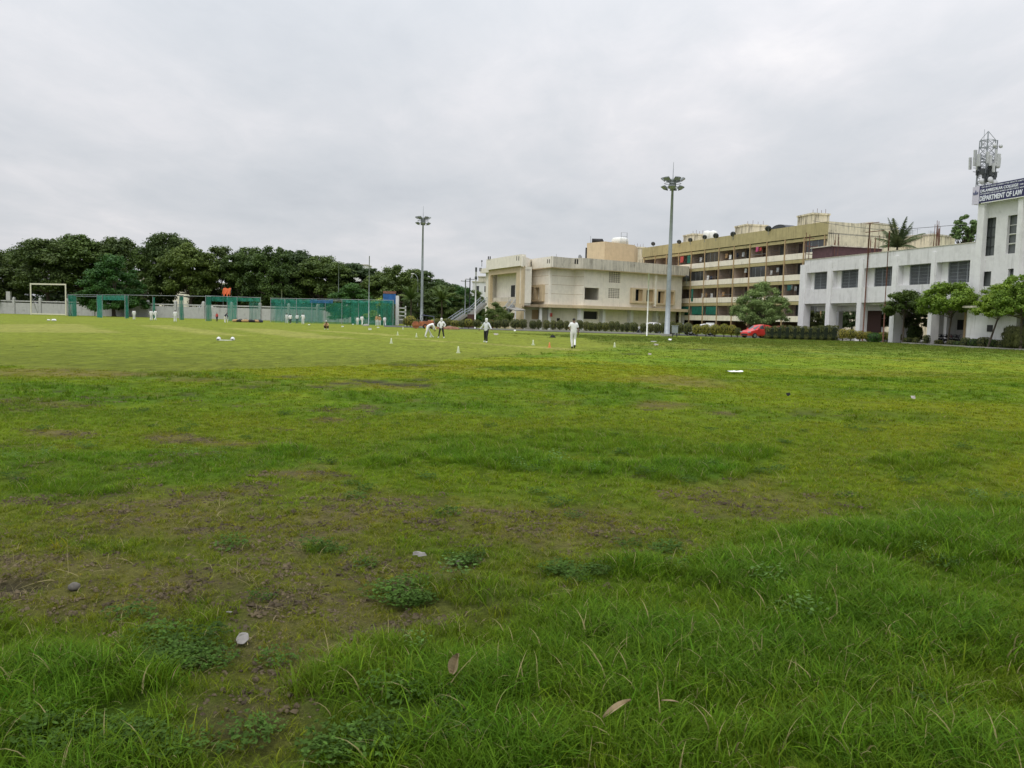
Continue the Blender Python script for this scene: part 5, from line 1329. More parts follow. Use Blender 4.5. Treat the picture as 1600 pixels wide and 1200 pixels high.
# enclosed stores at the near end of the arcade
x_a, x_b = pil[3][0], LL
hs = [(x_a + 1.5, x_a + 2.6, 1.6, 2.7), (x_a + 3.2, x_a + 4.3, 0, 2.3), (x_a + 6, x_a + 7.3, 1.2, 2.6), (x_a + 8.8, x_a + 9.8, 0, 2.3)]
hs = [h for h in hs if h[1] < x_b - .3]
MB().holes(x_a, x_b, 0, zsp - .26, hs, 7.5, 7.7).build('store_wall', MT['white_wall'], col)
for h in hs: MB().box(h[0], h[1], 7.55, 7.6, h[2], h[3]).build('door' if h[2] == 0 else 'window', MT['dark'], col)
xb_ = fl_.sz(1350, 480, 4)[0]; MB().box(xb_, xb_ + 3.1, 4.0, 4.15, 0, zsp - .26).build('inner_panel', MT['brown'], col)
xb_ = pil[5][0] - 1.6; MB().box(xb_, xb_ + .9, 1.2, 2.6, 0, zsp - .26).build('inner_panel', MT['tan_dark'], col)
# railing inside the arcade
def railing(px0, px1, off_, label):
    x0, x1 = fl_.sz(px0, 505, off_)[0], fl_.sz(px1, 505, off_)[0]
    A_ = fl_.w(x0, off_); root = empty('railing', (A_.x, A_.y, .05), fl_.rz, label, 'railing', 'white railings inside the arcade')
    L_ = x1 - x0; MB().box(0, L_, -.03, .03, .95, 1.02).box(0, L_, -.02, .02, .12, .17).build('rail', MT['white_paint'], root)
    mb = MB(); n_ = 12
    for k in range(n_ + 1): mb.box(L_*k/n_ - .025, L_*k/n_ + .025, -.015, .015, 0, .95)
    mb.build('bars', MT['white_paint'], root)
railing(1301, 1321.5, 2.0, 'white railing in the second arcade bay, left piece'); railing(1326, 1338, 2.0, 'white railing in the second arcade bay, right piece')
# stair tower
sA = LL; sB = LL + 12
ztw = fl_.sz(1530, 291)[1]
def R2(*a): return rect(fl_, *a)
wl = [R2(1531, 342.5, 1552.5, 399), R2(1575, 337, 1591, 395), R2(1528, 425, 1547, 447), R2(1575, 420, 1592, 446)]
wl = [(max(a_, sA + .15), b_, c2, d_) for a_, b_, c2, d_ in wl]
mb = MB().holes(sA, sB, 0, ztw - .3, wl, .02, .6); mb.build('tower_wall', MT['white_wall'], col)
MB().box(sA, sA + .75, -.45, .018, 0, ztw - .3).build('tower_pilaster', MT['white_pillar'], col)
x2 = fl_.sz(1594, 370)[0]; MB().box(x2, x2 + .5, -.45, .018, 0, ztw - .3).build('tower_pilaster', MT['white_pillar'], col)
MB().box(sA, sA + .3, .6, 8, zp_ - 1.2, ztw - .32).box(sA + .3, sB, 7.7, 8, 0, ztw - .32).box(sB - .3, sB, .6, 7.7, 0, ztw - .32).build('tower_wall', MT['white_wall'], col)
MB().box(sA, sB, .03, 8, ztw - .3, ztw - .1).build('tower_roof', MT['grey_concrete'], col)
for i, h in enumerate(wl):
    o = MB().holes(h[0], h[1], h[2], h[3], [(h[0] + .05, h[1] - .05, h[2] + .05, h[3] - .05)], .3, .4).build('window', MT['darkmetal'], col)
    MB().box(h[0] + .05, h[1] - .05, .34, .37, h[2] + .05, h[3] - .05).build('pane', MT['greyglass'], o)
    mb = MB()
    if i == 0:
        mx_ = (h[0] + h[1])/2; mb.box(mx_ - .04, mx_ + .04, .27, .33, h[2], h[3])
        for k in (1, 2, 3): z_ = h[2] + (h[3]-h[2])*k/4; mb.box(h[0], h[1], .28, .32, z_ - .035, z_ + .035)
        mb.build('glazing_bar', MT['darkmetal'], o)
    elif i == 1:
        for k in (1, 2, 3): z_ = h[2] + (h[3]-h[2])*k/4; mb.box(h[0], h[1], .28, .32, z_ - .02, z_ + .02)
        z_ = h[2] + (h[3]-h[2])*.26; mb.box(h[0] + .1, h[1] - .15, .2, .26, z_, z_ + .06).box(h[0] + .1, h[1] - .15, .2, .26, z_ + .85, z_ + .91).box(h[1] - .2, h[1] - .14, .2, .26, z_, z_ + .9)
        mb.build('open_sash', MT['white_paint'], o)
x3 = fl_.sz(1590, 350)[0]; MB().tube([(x3 + .8, -.1, .2), (x3 + .8, -.1, ztw - 1.5)], .05, 6).build('drain_pipe', MT['metal'], col)
# low white annex wall at the foot of the tower
xa, za = fl_.sz(1512, 484, -2.2); xb, zb = fl_.sz(1585, 484, -2.2)
A_ = fl_.w(xa, -2.2); root = empty('annex', (A_.x, A_.y, 0), fl_.rz, 'low white annex at the foot of the tower behind the slanting trunk', 'annex')
LX = xb - xa; MB().box(0, LX, 0, .25, 0, za).box(0, .25, .25, 2.1, 0, za - .02).build('wall', MT['white_wall'], root)
MB().box(LX, LX + .6, -.3, .25, 0, za + .15).build('pier', MT['white_pillar'], root)
MB().box(-.05, LX + 8, -.6, 2.1, za + .16, za + .34).build('canopy', MT['grey_concrete'], root)
MB().box(LX + .7, LX + 7, .9, 1.0, 0, za + .15).build('shutter_door', MT['dark'], root)
x_, z_ = fl_.sz(1547, 513, -2.2); x_ -= xa; MB().box(x_ - .3, x_ + .3, -.06, -.003, z_ - .3, z_ + .3).build('vent', MT['dark'], root)
g = gp(1533, 79); root = empty('pipe_stand', g, fl_.rz, 'thin pipe frame standing before the white annex wall', 'frame')
MB().tube([(-.5, 0, 0), (-.5, 0, 1.9), (.35, 0, 1.9), (.35, 0, 1.6)], .03, 6).build('pipe', MT['darkmetal'], root)
g = gp(1562, 78); root = empty('garden_slab', g, fl_.rz, 'grey slab leaning on the annex wall among the plants', 'slab')
mb = MB(); mb.M = Matrix.Rotation(R(25), 4, 'X') @ Matrix.Rotation(R(12), 4, 'Y'); mb.box(-.6, .6, -.05, .05, 0, 1.35).build('slab', MT['kerb'], root)
p = pt(1591, 497, 75.5); root = empty('wall_lamp', (p.x, p.y, 0), 0, 'dark lamp on a short pole beside the dark doorway', 'lamp')
MB().tube([(0, 0, 0), (0, 0, p.z)], .035, 6).build('pole', MT['darkmetal'], root); MB().lathe([(.05, 0), (.22, .1), (.22, .25), (.05, .36)], (0, 0, p.z), 10).build('lamp_head', MT['darkmetal'], root)
# notice board at an arcade pillar
x_ = fl_.sz(1440, 500, -.1)[0]; MB().box(x_ - .35, x_ + .35, -.06, -.004, 1.0, 3.0)
# roof clutter: maroon shed, railing frames, rebar
x0 = fl_.sz(1269, 400, 1.3)[0]; zs1 = 11.5
A_ = fl_.w(x0, 1.3); root = empty('roof_shed', (A_.x, A_.y, zp_ - 1.0), fl_.rz + R(90), 'dark maroon sheet shed on the far end of the college roof', 'shed')
MB().box(0, 7.2, -4, 0, 0, zs1 - zp_ + 1.0).build('walls', MT['maroon'], root)
MB().box(-.2, 7.4, -4.2, .2, zs1 - zp_ + 1.001, zs1 - zp_ + 1.12).build('roof', MT['grey_concrete'], root)
A_ = fl_.w(fl_.sz(1254, 400, .6)[0], .6); root = empty('roof_frame', (A_.x, A_.y, zp_), fl_.rz + R(90), 'rusty pipe frame before the maroon shed on the college roof', 'frame')
mb = MB(); L_ = 8.2
for zz_ in (.9, 1.9): mb.tube([(0, -.6, zz_), (L_, -.6, zz_ * .8)], .045, 5)
for k in range(6): mb.tube([(L_*k/5, -.6, 0), (L_*k/5, -.6, 2.1 if k else 3.6)], .045, 5)
mb.tube([(.5, -.6, 0), (.5, -.6, 3.4)], .05, 5); mb.tube([(0, -.6, 2.9), (1.2, -.6, 2.9)], .04, 5)
mb.build('pipe', MT['rust'], root)
def rebar(px0, px1, ytop, off_, n_, label, seed, h=None):
    r = random.Random(seed); x0, x1 = fl_.sz(px0, 390, off_)[0], fl_.sz(px1, 390, off_)[0]; A_ = fl_.w(x0, off_); root = empty('rebar_bunch', (A_.x, A_.y, zp_ - 1.0), fl_.rz, label, 'rebar', 'rebar starter bunches on the college roof')
    z1_ = fl_.sz(px0, ytop, off_)[1] - zp_ + 1.0; mb = MB()
    for k in range(n_):
        x_ = (x1-x0)*k/(n_-1); y_ = r.uniform(0, .7); mb.tube([(x_, y_, 0), (x_ + r.uniform(-.12, .12), y_ + r.uniform(-.1, .1), z1_ * r.uniform(.72, 1.0))], .028, 5)
    mb.build('bars', MT['rust'], root)
    MB().box(-.1, x1-x0 + .1, -.05, .75, 0, .95).build('stub', MT['grey_concrete'], root)
rebar(1456, 1464.5, 341, 1.6, 9, 'tallest rebar bunch above the fourth window from the left', 1)
rebar(1296, 1306, 366, 1.6, 7, 'rebar bunch behind the maroon roof shed', 2)
rebar(1354, 1366, 368, 1.6, 8, 'rebar bunch just left of the coconut palm', 3)
# ------------------------------------------------------------------ signboard
xs0 = fl_.sz(1521.5, 300, -.5)[0]; xs1 = fl_.sz(1532, 300, -.5)[0]; xe = sB + 1
zs1_ = ztw + .02; zs0_ = fl_.sz(1530, 318, -.5)[1]; zs1_ = fl_.sz(1530, 291.5, -.5)[1]
A_ = fl_.w(xs0, -.62); sg = empty('signboard', (A_.x, A_.y, zs0_), fl_.rz, 'dark blue college signboard with white capitals on the tower top', 'sign')
SH = zs1_ - zs0_; SX = xs1 - xs0; SW = 9.5
MB().box(SX + .01, SW, 0, .12, 0, SH).build('blue_panel', MT['sign_blue'], sg)
MB().box(0, SX, -.02, .12, -.05, SH).build('pale_panel', MT['sign_pale'], sg)
MB().box(SX + .3, SW, -.03, .14, -.07, -.002).build('bottom_edge', MT['white_paint'], sg)
def text(body, size_x, z, h, x, name='lettering', mat='sign_text', bold=.004):
    cu = bpy.data.curves.new('t', 'FONT'); cu.body = body; cu.size = 1; cu.offset = bold; cu.extrude = .01; cu.resolution_u = 3
    to = bpy.data.objects.new('t', cu); COL.objects.link(to); bpy.context.view_layer.update()
    me = bpy.data.meshes.new_from_object(to.evaluated_get(bpy.context.evaluated_depsgraph_get()))
    bpy.data.objects.remove(to)
    vs_ = np.array([v_.co[:] for v_ in me.vertices]); mn, mx2 = vs_.min(0), vs_.max(0)
    o = bpy.data.objects.new(name, me); link(o, sg); me.materials.clear(); me.materials.append(MT[mat])
    sx_, sz_ = size_x/(mx2[0]-mn[0]), h/(mx2[1]-mn[1])
    o.matrix_local = Matrix.Translation((x, -.015, z)) @ Matrix.Rotation(R(90), 4, 'X') @ Matrix.Diagonal((sx_, sz_, 1, 1)) @ Matrix.Translation((-mn[0], -mn[1], 0))
    return o
e1 = fl_.sz(1599, 290, -.62)[0] - xs0; c1 = fl_.sz(1592, 290, -.62)[0] - xs0
text('DEPARTMENT OF LAW', e1 - SX - .12, SH*.10, SH*.30, SX + .1, bold=.03)
text('DR.AMBEDKAR COLLEGE', c1 - SX - .2, SH*.60, SH*.17, SX + .15, bold=.025)
def tiny(x0, x1, z, h, seed, name='small_lettering', mat='sign_text'):
    r = random.Random(seed); mb = MB(); x_ = x0
    while x_ < x1:
        for _ in range(r.randint(4, 9)):
            w_ = r.uniform(.05, .075); k = r.random()
            if k < .4: mb.box(x_, x_ + .018, -.012, -.002, z, z + h).box(x_ + .018, x_ + w_, -.012, -.002, z + h*.8, z + h)
            elif k < .7: mb.box(x_, x_ + .018, -.012, -.002, z, z + h).box(x_ + w_ - .018, x_ + w_, -.012, -.002, z, z + h).box(x_ + .018, x_ + w_ - .018, -.012, -.002, z + h*.4, z + h*.6)
            else: mb.box(x_, x_ + w_, -.012, -.002, z, z + h*.2).box(x_, x_ + w_, -.012, -.002, z + h*.8, z + h).box(x_, x_ + .018, -.012, -.002, z + h*.2, z + h*.8)
            x_ += w_ + .02
            if x_ > x1: break
        x_ += .06
    mb.build(name, MT[mat], sg)
tiny(SX + .25, SW - .2, SH*.86, SH*.07, 1); tiny(SX + .15, SW - .2, SH*.47, SH*.075, 2); tiny(c1 + .1, SW - .2, SH*.64, SH*.08, 3)
cx0 = SX / 2; mb = MB()
mb.prism([(cx0 - .16, 0), (cx0 + .16, 0), (cx0 + .13, .12), (cx0, .42), (cx0 - .13, .12)], 0, .01)
mb.v = [(v_[0], -.03 - v_[2], SH*.55 + v_[1]) for v_ in mb.v]; mb.M = Matrix.Identity(4)
mb.box(cx0 - .30, cx0 - .18, -.04, -.03, SH*.56, SH*.68).box(cx0 + .18, cx0 + .30, -.04, -.03, SH*.56, SH*.68)
mb.box(cx0 - .26, cx0 + .26, -.04, -.03, SH*.53, SH*.55); mb.build('emblem', MT['sign_emblem'], sg)
tiny(cx0 - .3, cx0 + .22, SH*.42, SH*.05, 5, 'emblem_lettering', 'sign_emblem')
# ------------------------------------------------------------------ lattice mast with antennas
D_ = 86; g = gp(1541, D_); zb_ = ztw - .8; ztp = zt(1543, 205, D_)
mast = empty('antenna_mast', (g.x + .0, D_, zb_), .3, 'steel lattice telecom mast crowded with panel antennas behind the signboard', 'antenna mast')
Hh = ztp - zb_; hw = .58
xm = pt(1541, 255, D_).x - g.x; mast.location.x += xm
mb = MB(); lv = 9; lh = (Hh - .9) / lv
cs = [(-hw, -hw), (hw, -hw), (hw, hw), (-hw, hw)]
for (a_, b_) in cs: mb.tube([(a_, b_, 0), (a_*.85, b_*.85, Hh - .9)], .05, 6)
for k in range(lv + 1):
    z_ = k * lh; q = 1 - .15*k/lv; z2 = z_ + lh; q2 = 1 - .15*(k+1)/lv
    for i in range(4):
        a_, b_ = cs[i], cs[(i+1) % 4]
        mb.tube([(a_[0]*q, a_[1]*q, z_), (b_[0]*q, b_[1]*q, z_)], .028, 5)
        if k < lv:
            mb.tube([(a_[0]*q, a_[1]*q, z_), (b_[0]*q2, b_[1]*q2, z2)], .024, 5); mb.tube([(b_[0]*q, b_[1]*q, z_), (a_[0]*q2, a_[1]*q2, z2)], .024, 5)
for a_ in cs: mb.tube([(a_[0]*.85, a_[1]*.85, Hh - .9), (0, 0, Hh)], .03, 5)
mb.tube([(0, 0, 0), (0, 0, Hh)], .07, 6)
mb.build('lattice', MT['metal'], mast)
zb2 = lambda py: zt(1541, py, D_) - zb_
def panel(x_, y_, py0, py1, w_=.22, ti=.05):
    z0_, z1_ = zb2(py1), zb2(py0); mb = MB(); mb.M = Matrix.Translation((x_, y_, z0_)) @ Matrix.Rotation(ti if x_ > 0 else -ti, 4, 'Y')
    mb.box(-w_/2, w_/2, -.09, .09, 0, z1_ - z0_); mb.build('panel_antenna', MT['antenna'], mast, bevel=.02)
for a_ in [(-.45, -.95, 246, 262, .26), (.3, -1.0, 244, 263, .22), (.8, -.75, 247, 263, .3), (-1.4, .1, 247, 261, .22), (1.2, .6, 246, 260, .22), (-.75, .3, 250, 266, .3), (-.3, .9, 240, 258, .26), (-1.25, -.3, 243, 262, .26), (-.9, .5, 234, 256, .3), (-.65, -.8, 240, 258, .24), (.05, -1.0, 237, 262, .2), (.55, -.9, 242, 262, .34), (1.0, -.3, 245, 262, .26), (1.35, .2, 243, 262, .24), (.95, .8, 235, 258, .26), (.1, 1.0, 238, 262, .28), (-1.1, .9, 245, 264, .24), (-.2, -1.15, 258, 272, .22)]:
    panel(*a_[:5])
mb = MB()
for yy in (246, 251, 262, 268):
    z_ = zb2(yy); mb.tube([(-1.3, -.3, z_), (1.35, -.3, z_)], .035, 5).tube([(-1.0, .6, z_), (1.0, .7, z_)], .035, 5).tube([(-.2, -1.0, z_), (.1, 1.0, z_)], .035, 5)
for (x_, ya, yb) in [(-.98, 220, 234), (1.05, 218, 233)]:
    mb.tube([(x_, -.2, zb2(yb)), (x_, -.2, zb2(ya))], .06, 6)
    for yy in (ya + 1, yb - 2): mb.tube([(x_, -.2, zb2(yy)), (.45 if x_ > 0 else -.45, -.2, zb2(yy))], .045, 5)
mb.build('bracket', MT['metal'], mast)
for (x_, y_, yy, s_) in [(1.3, -.3, 228, .2), (.1, -.75, 230, .22), (-1.15, -.6, 286, .28), (.35, -.8, 288, .35), (-.3, -.85, 284, .32)]:
    mb = MB(); mb.M = Matrix.Translation((x_, y_, zb2(yy))) @ Matrix.Rotation(R(80), 4, 'X'); mb.lathe([(.01, -.05), (s_*.8, -.02), (s_, .05), (s_, .16), (.01, .2)], n=14); mb.build('drum_antenna', MT['antenna'], mast, smooth=True)
for (x_, y_, yy) in [(-.9, -.5, 271), (-.2, -.7, 272), (.15, -.7, 283), (.5, -.6, 280), (-.5, -.6, 283), (.75, -.3, 266), (-.85, .0, 265), (.2, -.6, 262), (-.35, -.6, 277), (.05, .5, 268), (-.7, -.5, 277), (-.4, -.6, 270), (0, -.65, 275), (.35, -.6, 268), (.7, -.5, 274), (-.15, -.6, 263), (-.6, .4, 270), (.6, .5, 270), (.9, -.2, 280)]:
    z_ = zb2(yy); MB().box(x_ - .16, x_ + .16, y_ - .12, y_ + .1, z_ - .25, z_ + .28).build('radio_unit', MT['darkmetal'], mast, bevel=.02)
MB().tube([(-.95, -.3, zb2(262)), (-1.3, -.3, zb2(280)), (-1.25, -.3, zb2(300)), (-.6, -.3, zb2(312))], .03, 5).build('cable', MT['darkmetal'], mast)
MB().tube([(-.5, 0, Hh - 1.0), (-.5, 0, Hh + .15)], .02, 5).build('rod', MT['metal'], mast)
# ------------------------------------------------------------------ floodlight masts
def floodmast(px, D, top_pole, tip, label, seed, rb=.34, rt=.13, turn=0.0):
    g = gp(px, D); root = empty('floodlight_mast', g, turn, label, 'floodlight mast', 'floodlight masts of the cricket ground')
    h = zt(px, top_pole, D); ht = zt(px, tip, D)
    MB().tube([(0, 0, -.1), (0, 0, h*.25), (0, 0, h*.6), (0, 0, h)], [rb, rb*.85, (rb+rt)/2*.95, rt], 12).build('pole', MT['galv'], root, smooth=True)
    MB().box(-.6, .6, -.6, .6, -.1, .25).build('base', MT['kerb'], root)
    MB().tube([(0, 0, h), (0, 0, ht)], [.05, .02], 6).build('lightning_rod', MT['metal'], root)
    MB().lathe([(.2, -.6), (.42, -.5), (.42, .15), (.2, .35), (.05, .4)], (0, 0, h), 12).build('hub', MT['lamp_grey'], root)
    arm = MB()
    for (z_, R_, n_, ph) in ((-.75, 1.15, 6, .3), (.25, 1.2, 6, .8)):
        for k in range(n_):
            a_ = 6.283*k/n_ + ph; x_, y_ = R_*math.cos(a_), R_*math.sin(a_)*.8
            arm.tube([(0, 0, h + z_*.6), (x_, y_, h + z_)], .04, 5)
            mb = MB(); mb.M = Matrix.Translation((x_, y_, h + z_)) @ Matrix.Rotation(a_ - R(90), 4, 'Z') @ Matrix.Rotation(R(35), 4, 'X')
            mb.taper(0, 0, -.02, .22, .42, .28, .26, .16)
            o = mb.build('lamp', MT['lamp_grey'], root)
            mb2 = MB(); mb2.M = mb.M; mb2.box(-.38, .38, -.24, .24, -.045, -.021).build('lamp_glass', MT['lampglass'], o)
    ring = [(1.0*math.cos(t_*6.283/12), .8*math.sin(t_*6.283/12), h - .2) for t_ in range(13)]
    arm.tube(ring, .035, 5); arm.build('bracket', MT['metal'], root)
    return root
floodmast(1042, 101, 284, 253, 'tall floodlight mast nearer the camera beside the grey cabinet', 1)
floodmast(658.5, 150, 343, 322, 'tall floodlight mast farther off behind the orange roller', 2, .30, .13, .4)
# small poles
def pole(px, py_top, D, r, mat, label, name='pole', cat='pole', lean=0.0, group=None, extra=None):
    g = gp(px, D); h = zt(px, py_top, D); root = empty(name, g, 0, label, cat, group)
    MB().tube([(0, 0, -.1), (lean*.5, 0, h*.5), (lean, 0, h)], r, 8).build('shaft', MT[mat], root, smooth=True)
    return root, h
pole(1010.5, 427, 96, .075, 'white_paint', 'slim white pole standing just left of the nearer floodlight mast')
r_, h_ = pole(742, 423, 126, .10, 'white_paint', 'slim white pole with a dark lamp at its top, left of the pavilion')
MB().box(-.14, .14, -.12, .12, h_ - .15, h_ + .5).lathe([(.18, -1.3), (.2, -1.0), (.12, -.8)], (0, 0, h_), 8).build('lamp', MT['darkmetal'], r_)
MB().box(-.02, .02, -.25, .0, h_*.28, h_*.34).build('small_box', MT['metal'], r_)
pole(576, 400, 140, .07, 'galv', 'taller thin pole rising from the netting, right one of the pair')
pole(528.5, 412, 168, .06, 'galv', 'shorter thin pole behind the netting, left one of the pair')
pole(440, 452, 172, .10, 'metal', 'stout grey post behind the netting, top lost in the crowns')
pole(1347.5, 349, 95, .075, 'rust', 'rusty upright pipe before the third college pillar, left of two', lean=.1)
pole(1379.5, 361, 92, .075, 'rust', 'rusty upright pipe before the third college window, right of two', lean=.0)
a_, b_ = pt(1352.5, 363, 95), pt(1381.5, 360, 92)
tag(MB().tube([a_, b_], .05, 6).build('cross_pipe', MT['rust']), 'rusty cross pipe joining the tops of the two uprights', 'pipe')
tag(MB().tube([pt(1352, 350, 95), pt(1374, 347, 95)], .04, 6).build('cross_pipe', MT['rust']), 'short rusty pipe pointing right from the top of the left upright', 'pipe')
root, h_ = pole(652, 440, 165, .09, 'galv', 'curved arm street lamp left of the farther floodlight mast', 'street_lamp', 'street lamp')
MB().tube([(0, 0, h_), (-.1, 0, h_ + .8), (-.5, 0, h_ + 1.4), (-.9, 0, h_ + 1.55)], .06, 6).build('arm', MT['galv'], root); MB().box(-1.35, -.8, -.12, .12, h_ + 1.45, h_ + 1.62).build('lamp_head', MT['white_paint'], root)
for px, yt, lb in [(726, 437, 'pale concrete electricity pole, left of the two by the white house'), (733, 434, 'dark electricity pole with crossarm, right of the two by the white house')]:
    root, h_ = pole(px, yt, 170, .11, 'galv' if px == 726 else 'darkmetal', lb, 'electricity_pole', 'utility pole')
    MB().box(-.9, .9, -.06, .06, h_ - .35, h_ - .25).build('crossarm', MT['darkmetal'], root)
    for q in (-.8, 0, .8): MB().lathe([(.05, 0), (.08, .08), (.04, .2)], (q, 0, h_ - .25 if q else h_), 8).build('insulator', MT['white_paint'], root)
# grey cabinet on legs
g = gp(1054, 97); s_ = 97/F; root = empty('electric_cabinet', g, 0, 'grey metal electric cabinet on legs beside the nearer floodlight', 'cabinet')
MB().box(-4.2*s_, 4.2*s_, -.28, .28, .42, .42 + 11*s_).build('body', MT['galv'], root, bevel=.02)
MB().box(-4.7*s_, 4.7*s_, -.34, .34, .421 + 11*s_, .49 + 11*s_).build('roof', MT['galv'], root)
MB().box(-3.8*s_, -.02, -.3, -.281, .48, .36 + 11*s_).box(.02, 3.8*s_, -.3, -.281, .48, .36 + 11*s_).build('door', MT['galv'], root)
for q in (-1, 1):
    for y_ in (-.2, .2): MB().box(q*.25 - .03, q*.25 + .03, y_ - .03, y_ + .03, -.05, .42).build('leg', MT['darkmetal'], root)

# ------------------------------------------------------------------ sight screen frame
SD = 183; a_, b_ = gp(48, SD), gp(104, SD - 2); f = Frame(a_, b_); hL = zt(48, 442.5, SD); hR = zt(104, 444, SD - 2)
root = empty('sight_screen_frame', (a_.x, a_.y, 0), f.rz, 'large empty cream painted sight screen frame standing at the far left', 'frame')
t_ = .16
MB().box(0, t_*1.5, -t_/2, t_/2, 0, hL).build('post', MT['cream_paint'], root)
MB().box(f.len - t_*1.5, f.len, -t_/2, t_/2, 0, hL).build('post', MT['cream_paint'], root)
MB().box(t_*1.5, f.len - t_*1.5, -t_/2, t_/2, hL - .3, hL).build('top_bar', MT['cream_paint'], root)
MB().box(t_*1.5, f.len - t_*1.5, -t_/2, t_/2, .12, .36).build('bottom_bar', MT['cream_paint'], root)
for q in (.3, f.len - .3): MB().tube([(q, 0, hL*.6), (q, 1.8, 0)], .05, 6).build('stay', MT['metal'], root)
MB().box(f.len*.45, f.len*.85, 3.0, 3.05, .3, 2.2).build('inner_frame', MT['boundary'], root) if False else None

# ------------------------------------------------------------------ cricket nets
def curtain(mb, p, q, z0, z1, n=14, amp=.08, sag=0.1):
    p, q = Vector(p), Vector(q); d = (q - p); nn = Vector((-d.y, d.x, 0)).normalized()
    V = []
    for j in range(5):
        for i in range(n + 1):
            t_ = i/n; c_ = p.lerp(q, t_) + nn*amp*math.sin(i*2.1 + j*.7)*(1 - j*.15)
            z_ = z0 + (z1 - z0)*j/4 - (sag*math.sin(math.pi*t_) if j == 4 else 0)
            V.append((c_.x, c_.y, z_))
    mb.add(V, [(j*(n+1)+i, j*(n+1)+i+1, (j+1)*(n+1)+i+1, (j+1)*(n+1)+i) for j in range(4) for i in range(n)])
def NP(px, D): g = gp(px, D); return Vector((g.x, g.y, 0))
NH = 4.25
def net_thing(label, pieces, posts, D0, px0, group='green practice nets', wires=()):
    o_ = NP(px0, D0); root = empty('practice_net', o_, 0, label, 'practice net', group)
    for kind, a_, b_, z0, z1, amp in pieces:
        mb = MB(); curtain(mb, a_ - o_, b_ - o_, z0, z1, amp=amp, n=max(6, int((b_ - a_).length*2)))
        mb.build('netting', MT[kind], root)
    for p_ in posts: MB().tube([p_ - o_, p_ - o_ + Vector((0, 0, NH + .1))], .05, 6).build('post', MT['galv'], root)
    mb = MB()
    for a_, b_, z_ in wires: mb.tube([a_ - o_ + Vector((0, 0, z_)), b_ - o_ + Vector((0, 0, z_))], .035, 5)
    if wires: mb.build('top_wire', MT['galv'], root)
    return root
D1, D2 = 172, 188
pA, pB = NP(106.5, 165), NP(119.5, 176)
net_thing('leftmost green net panel beside the cream sight screen frame', [('net_thick', pA, NP(114, 165), 0, NH, .3), ('net_thick', NP(114, 165), pB, 0, NH, .1)], [pA, pB], 165, 106, wires=[(pA, NP(160, 158), NH), (pB, NP(200, 170), NH - .1), (pA, pB, NH)])
a1, a2, a3, a4 = NP(152, 160), NP(160, 156), NP(195.5, 152), NP(200.5, 154)
net_thing('green net portal with a band across its top, left of the batters', [('net_thick', a1, a2, 0, NH, .25), ('net_thick', a3, a4, 0, NH, .2), ('net_thick', NP(158, 156.5), a3, NH - .95, NH, .08)], [a1, a2, a3, a4], 160, 152, wires=[(a2, a3, NH), (a3, NP(330, 146), NH)])
c1, c2, c3, c4 = NP(239, 166), NP(242.5, 168), NP(280.5, 150), NP(286.5, 152)
net_thing('narrow bunched green net curtain between the pair of batters and the wall', [('net_thick', c1, c2, 0, NH, .2)], [c1], 166, 239)
net_thing('bunched green net curtain right of the white clad batter', [('net_thick', c3, c4, 0, NH, .22)], [c3, c4], 150, 280)
d1, d2, d3, d4, d5, d6 = NP(321.5, 141), NP(331, 143), NP(355, 150), NP(370.5, 147), NP(389, 150), NP(407, 146)
net_thing('green net bay with two thick curtains behind the red shirted player', [('net_thick', d1, d2, 0, NH, .2), ('net_thick', NP(331, 143), NP(370, 146), NH - .85, NH, .1), ('net_thick', d3, d4, 0, NH, .12), ('net_thick', NP(370, 147), NP(407, 146), NH - .7, NH, .08), ('net_thin', d5, d6, 0, NH - .7, .1)],
          [d1, d3, d4, d6], 141, 321, wires=[(d1, d6, NH)])
e0, e1_, e2_, e3_, e4_ = NP(423, 148), NP(463, 146), NP(508, 146), NP(560, 144), NP(614, 140)
net_thing('long green netting cage stretching to the white column', [
    ('net_thin', e0, e1_, 0, NH - .8, .1), ('net_thin', e1_, e2_, 0, NH - .8, .1), ('net', e2_, e3_, 0, NH - .5, .1), ('net', e3_, e4_, 0, NH - .4, .1),
    ('net_thick', e0, NP(495, 146), NH - .8, NH, .1), ('net_thick', NP(534, 145), e4_, NH - .55, NH, .1), ('net', NP(548, 156), NP(610, 150), 0, NH, .2), ('net_thin', NP(430, 160), NP(505, 160), 0, NH, .15),
    ('net_thick', NP(604, 141), NP(614, 140), 0, .6, .1), ('net', NP(595, 141), e4_, 0, NH - .4, .3), ('net', e4_, NP(616, 156), 0, NH, .2), ('net', e3_, NP(565, 160), 0, NH, .2)],
    [e0, NP(445, 147), e1_, NP(487, 146), e2_, NP(534, 145), e3_, NP(590, 142), e4_], 148, 423, wires=[(e0, e4_, NH), (NP(423, 162), NP(616, 158), NH)])
net_thing('strip of blue netting hung along the top of the green cage', [('net_blue', NP(484, 145.4), NP(520, 145), NH - .7, NH - .02, .06)], [], 145, 484, group=None)
